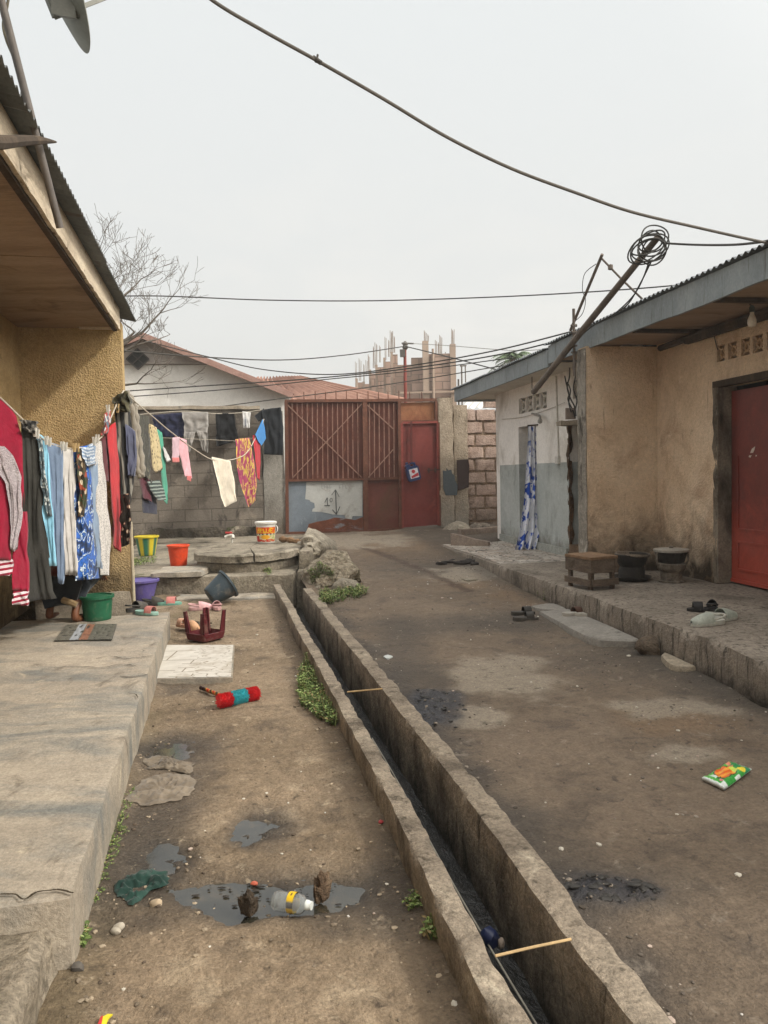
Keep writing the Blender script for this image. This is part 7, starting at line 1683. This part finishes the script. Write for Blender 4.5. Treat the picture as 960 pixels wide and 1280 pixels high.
weeds([(166, 698), (192, 694), (196, 704), (168, 708)], 160, lambda u, v: G(u, v, .26), .01, .05, .03, 'low weeds on the washing platform under the striped bucket', seed=9)
weeds([(330, 712), (340, 710), (340, 718), (330, 718)], 30, lambda u, v: G(u, v, .24), .01, .05, .03, 'bright weed sprout at the foot of the round cover', seed=10)
weeds([(130, 1030), (165, 985), (172, 990), (160, 1020), (145, 1075), (120, 1130), (112, 1120)], 220, yg, .002, .012, .009, name='moss', seed=11, asstuff=True)

# ------------------------------------------------------------------ gravel and litter, one scatter each for the yard and the lane
def scatter(name, n, zf, box, mat, rmin, rmax, dens, seed, label=None):
    mb = MB(); rr = random.Random(seed); k = 0; import bmesh
    bm = bmesh.new(); bmesh.ops.create_icosphere(bm, subdivisions=1, radius=1.); bv = [v.co.copy() for v in bm.verts]; bf = [tuple(v.index for v in f.verts) for f in bm.faces]; bm.free()
    tr = 0
    while k < n and tr < n*30:
        tr += 1; X, s = rr.uniform(*box[:2]), box[2]+(box[3]-box[2])*rr.random()**1.6; p = A(X, s, 0)
        if rr.random() > dens(X, s, p): continue
        z = zf(X, s, p); r = rmin+(rmax-rmin)*rr.random()**3; sx, sy, sz = rr.uniform(.7, 1.3), rr.uniform(.7, 1.4), rr.uniform(.35, .8); an = rr.uniform(0, 6); o = rr.uniform(0, 99)
        vs = []
        for q in bv:
            f = r*(1+.35*nz(q, 1.4, o)); a, b = q.x*f*sx, q.y*f*sy; vs.append(Vector((p.x+a*cos(an)-b*sin(an), p.y+a*sin(an)+b*cos(an), z+r*sz*.35+q.z*f*sz)))
        mb.add(vs, bf, rr.choice((0, 0, 0, 1, 1, 2))); k += 1
    return stuff(mb.build(name, mat, loc=(0, 0, 0), smooth=25))
PB = [plain('#75695a', .95, .15, var=.3), plain('#988a76', .95, .15, var=.2), plain('#584d42', .95, .15, var=.3)]
scatter('gravel', 1300, yard_h, (-.44, .6, 1.3, 8.8), PB, .0025, .010, lambda X, s, p: .10+.9*max(sstep(-.15, -.42, X), .8*sstep(.34, .58, X), max(bval(b, p.x, p.y, .7, .4) for b in YTRASH+YDARK[:2])), 5)
scatter('gravel', 1900, road_h, (1.02, 3.6, 1.3, 11), [plain('#6a6158', .95, .15, var=.3), plain('#8a8074', .95, .15, var=.2), plain('#4f4840', .95, .15, var=.3)], .003, .011, lambda X, s, p: (0 if cb(p)[0] > 2.86 else .05+.9*max(.9*sstep(1.3, 1.03, X), .7*sstep(2.55, 2.85, cb(p)[0]), .7*max(bval(b, p.x, p.y, .7, .4) for b in RP+RORANGE+RD[6:8]))), 6)
LIT = [plain('#b9b2a4', .7), plain('#a8978a', .7), plain('#c4c0b8', .6)]
scatter('litter', 160, road_h, (1.05, 3.6, 1.5, 10), LIT, .004, .013, lambda X, s, p: 0 if cb(p)[0] > 2.8 else .5, 9)
scatter('litter', 70, yard_h, (-.4, .58, 1.4, 8), LIT, .004, .011, lambda X, s, p: .5, 10)
for (u, v, r, lab) in ((195, 1131, .022, 'tan pebble at the left end of the puddle'), (149, 1161, .02, 'white pebble below the dark green rag'), (145, 1166, .018, 'pale pebble beside the white one below the rag'), (97, 1212, .022, 'grey pebble against the terrace foot'), (120, 1120, .017, 'dark grey pebble between the terrace foot and green rag')):
    mb = MB(); mb.rock(yg(u, v, .006), (r, r*.8, r*.7), u, 2, .3); tag(mb.build('pebble', plain('#a9977e' if 'tan' in lab else '#a39a8b' if ('white' in lab or 'pale' in lab) else '#55504a', .9)), lab, 'pebble')

# crumbs of mud and leaf standing in the puddle
mb = MB(); rr = random.Random(31)
for k in range(60):
    u, v = rr.gauss(350, 70), rr.gauss(1117, 11)
    if 225 < u < 455 and 1095 < v < 1140:
        q = G(u, v, -.012); r = .002+.006*rr.random()**2.5; mb.rock(q, (r*rr.uniform(.8, 2.6), r*rr.uniform(.6, 1.4), r*.45), k, 2, .5, 2.2, ang=rr.uniform(0, 3))
stuff(mb.build('puddle_crumbs', [plain('#2d2822', .7)], loc=(0, 0, 0)))
mb = MB()
for k in range(120):
    c = RP[k % 2]; t, f = rr.uniform(0, 2*pi), rr.random()**.6*1.1; p = Vector((c[0]+cos(t)*c[2]*f, c[1]+sin(t)*c[3]*f, 0)); X, s = ca(p); r = rr.uniform(.004, .016)
    mb.rock((p.x, p.y, road_h(X, s, p)), (r*rr.uniform(.8, 1.8), r, r*.5), k, 2, .5, 2.2, ang=rr.uniform(0, 3))
stuff(mb.build('black_mud_clods', [plain('#26231f', .6)], loc=(0, 0, 0)))
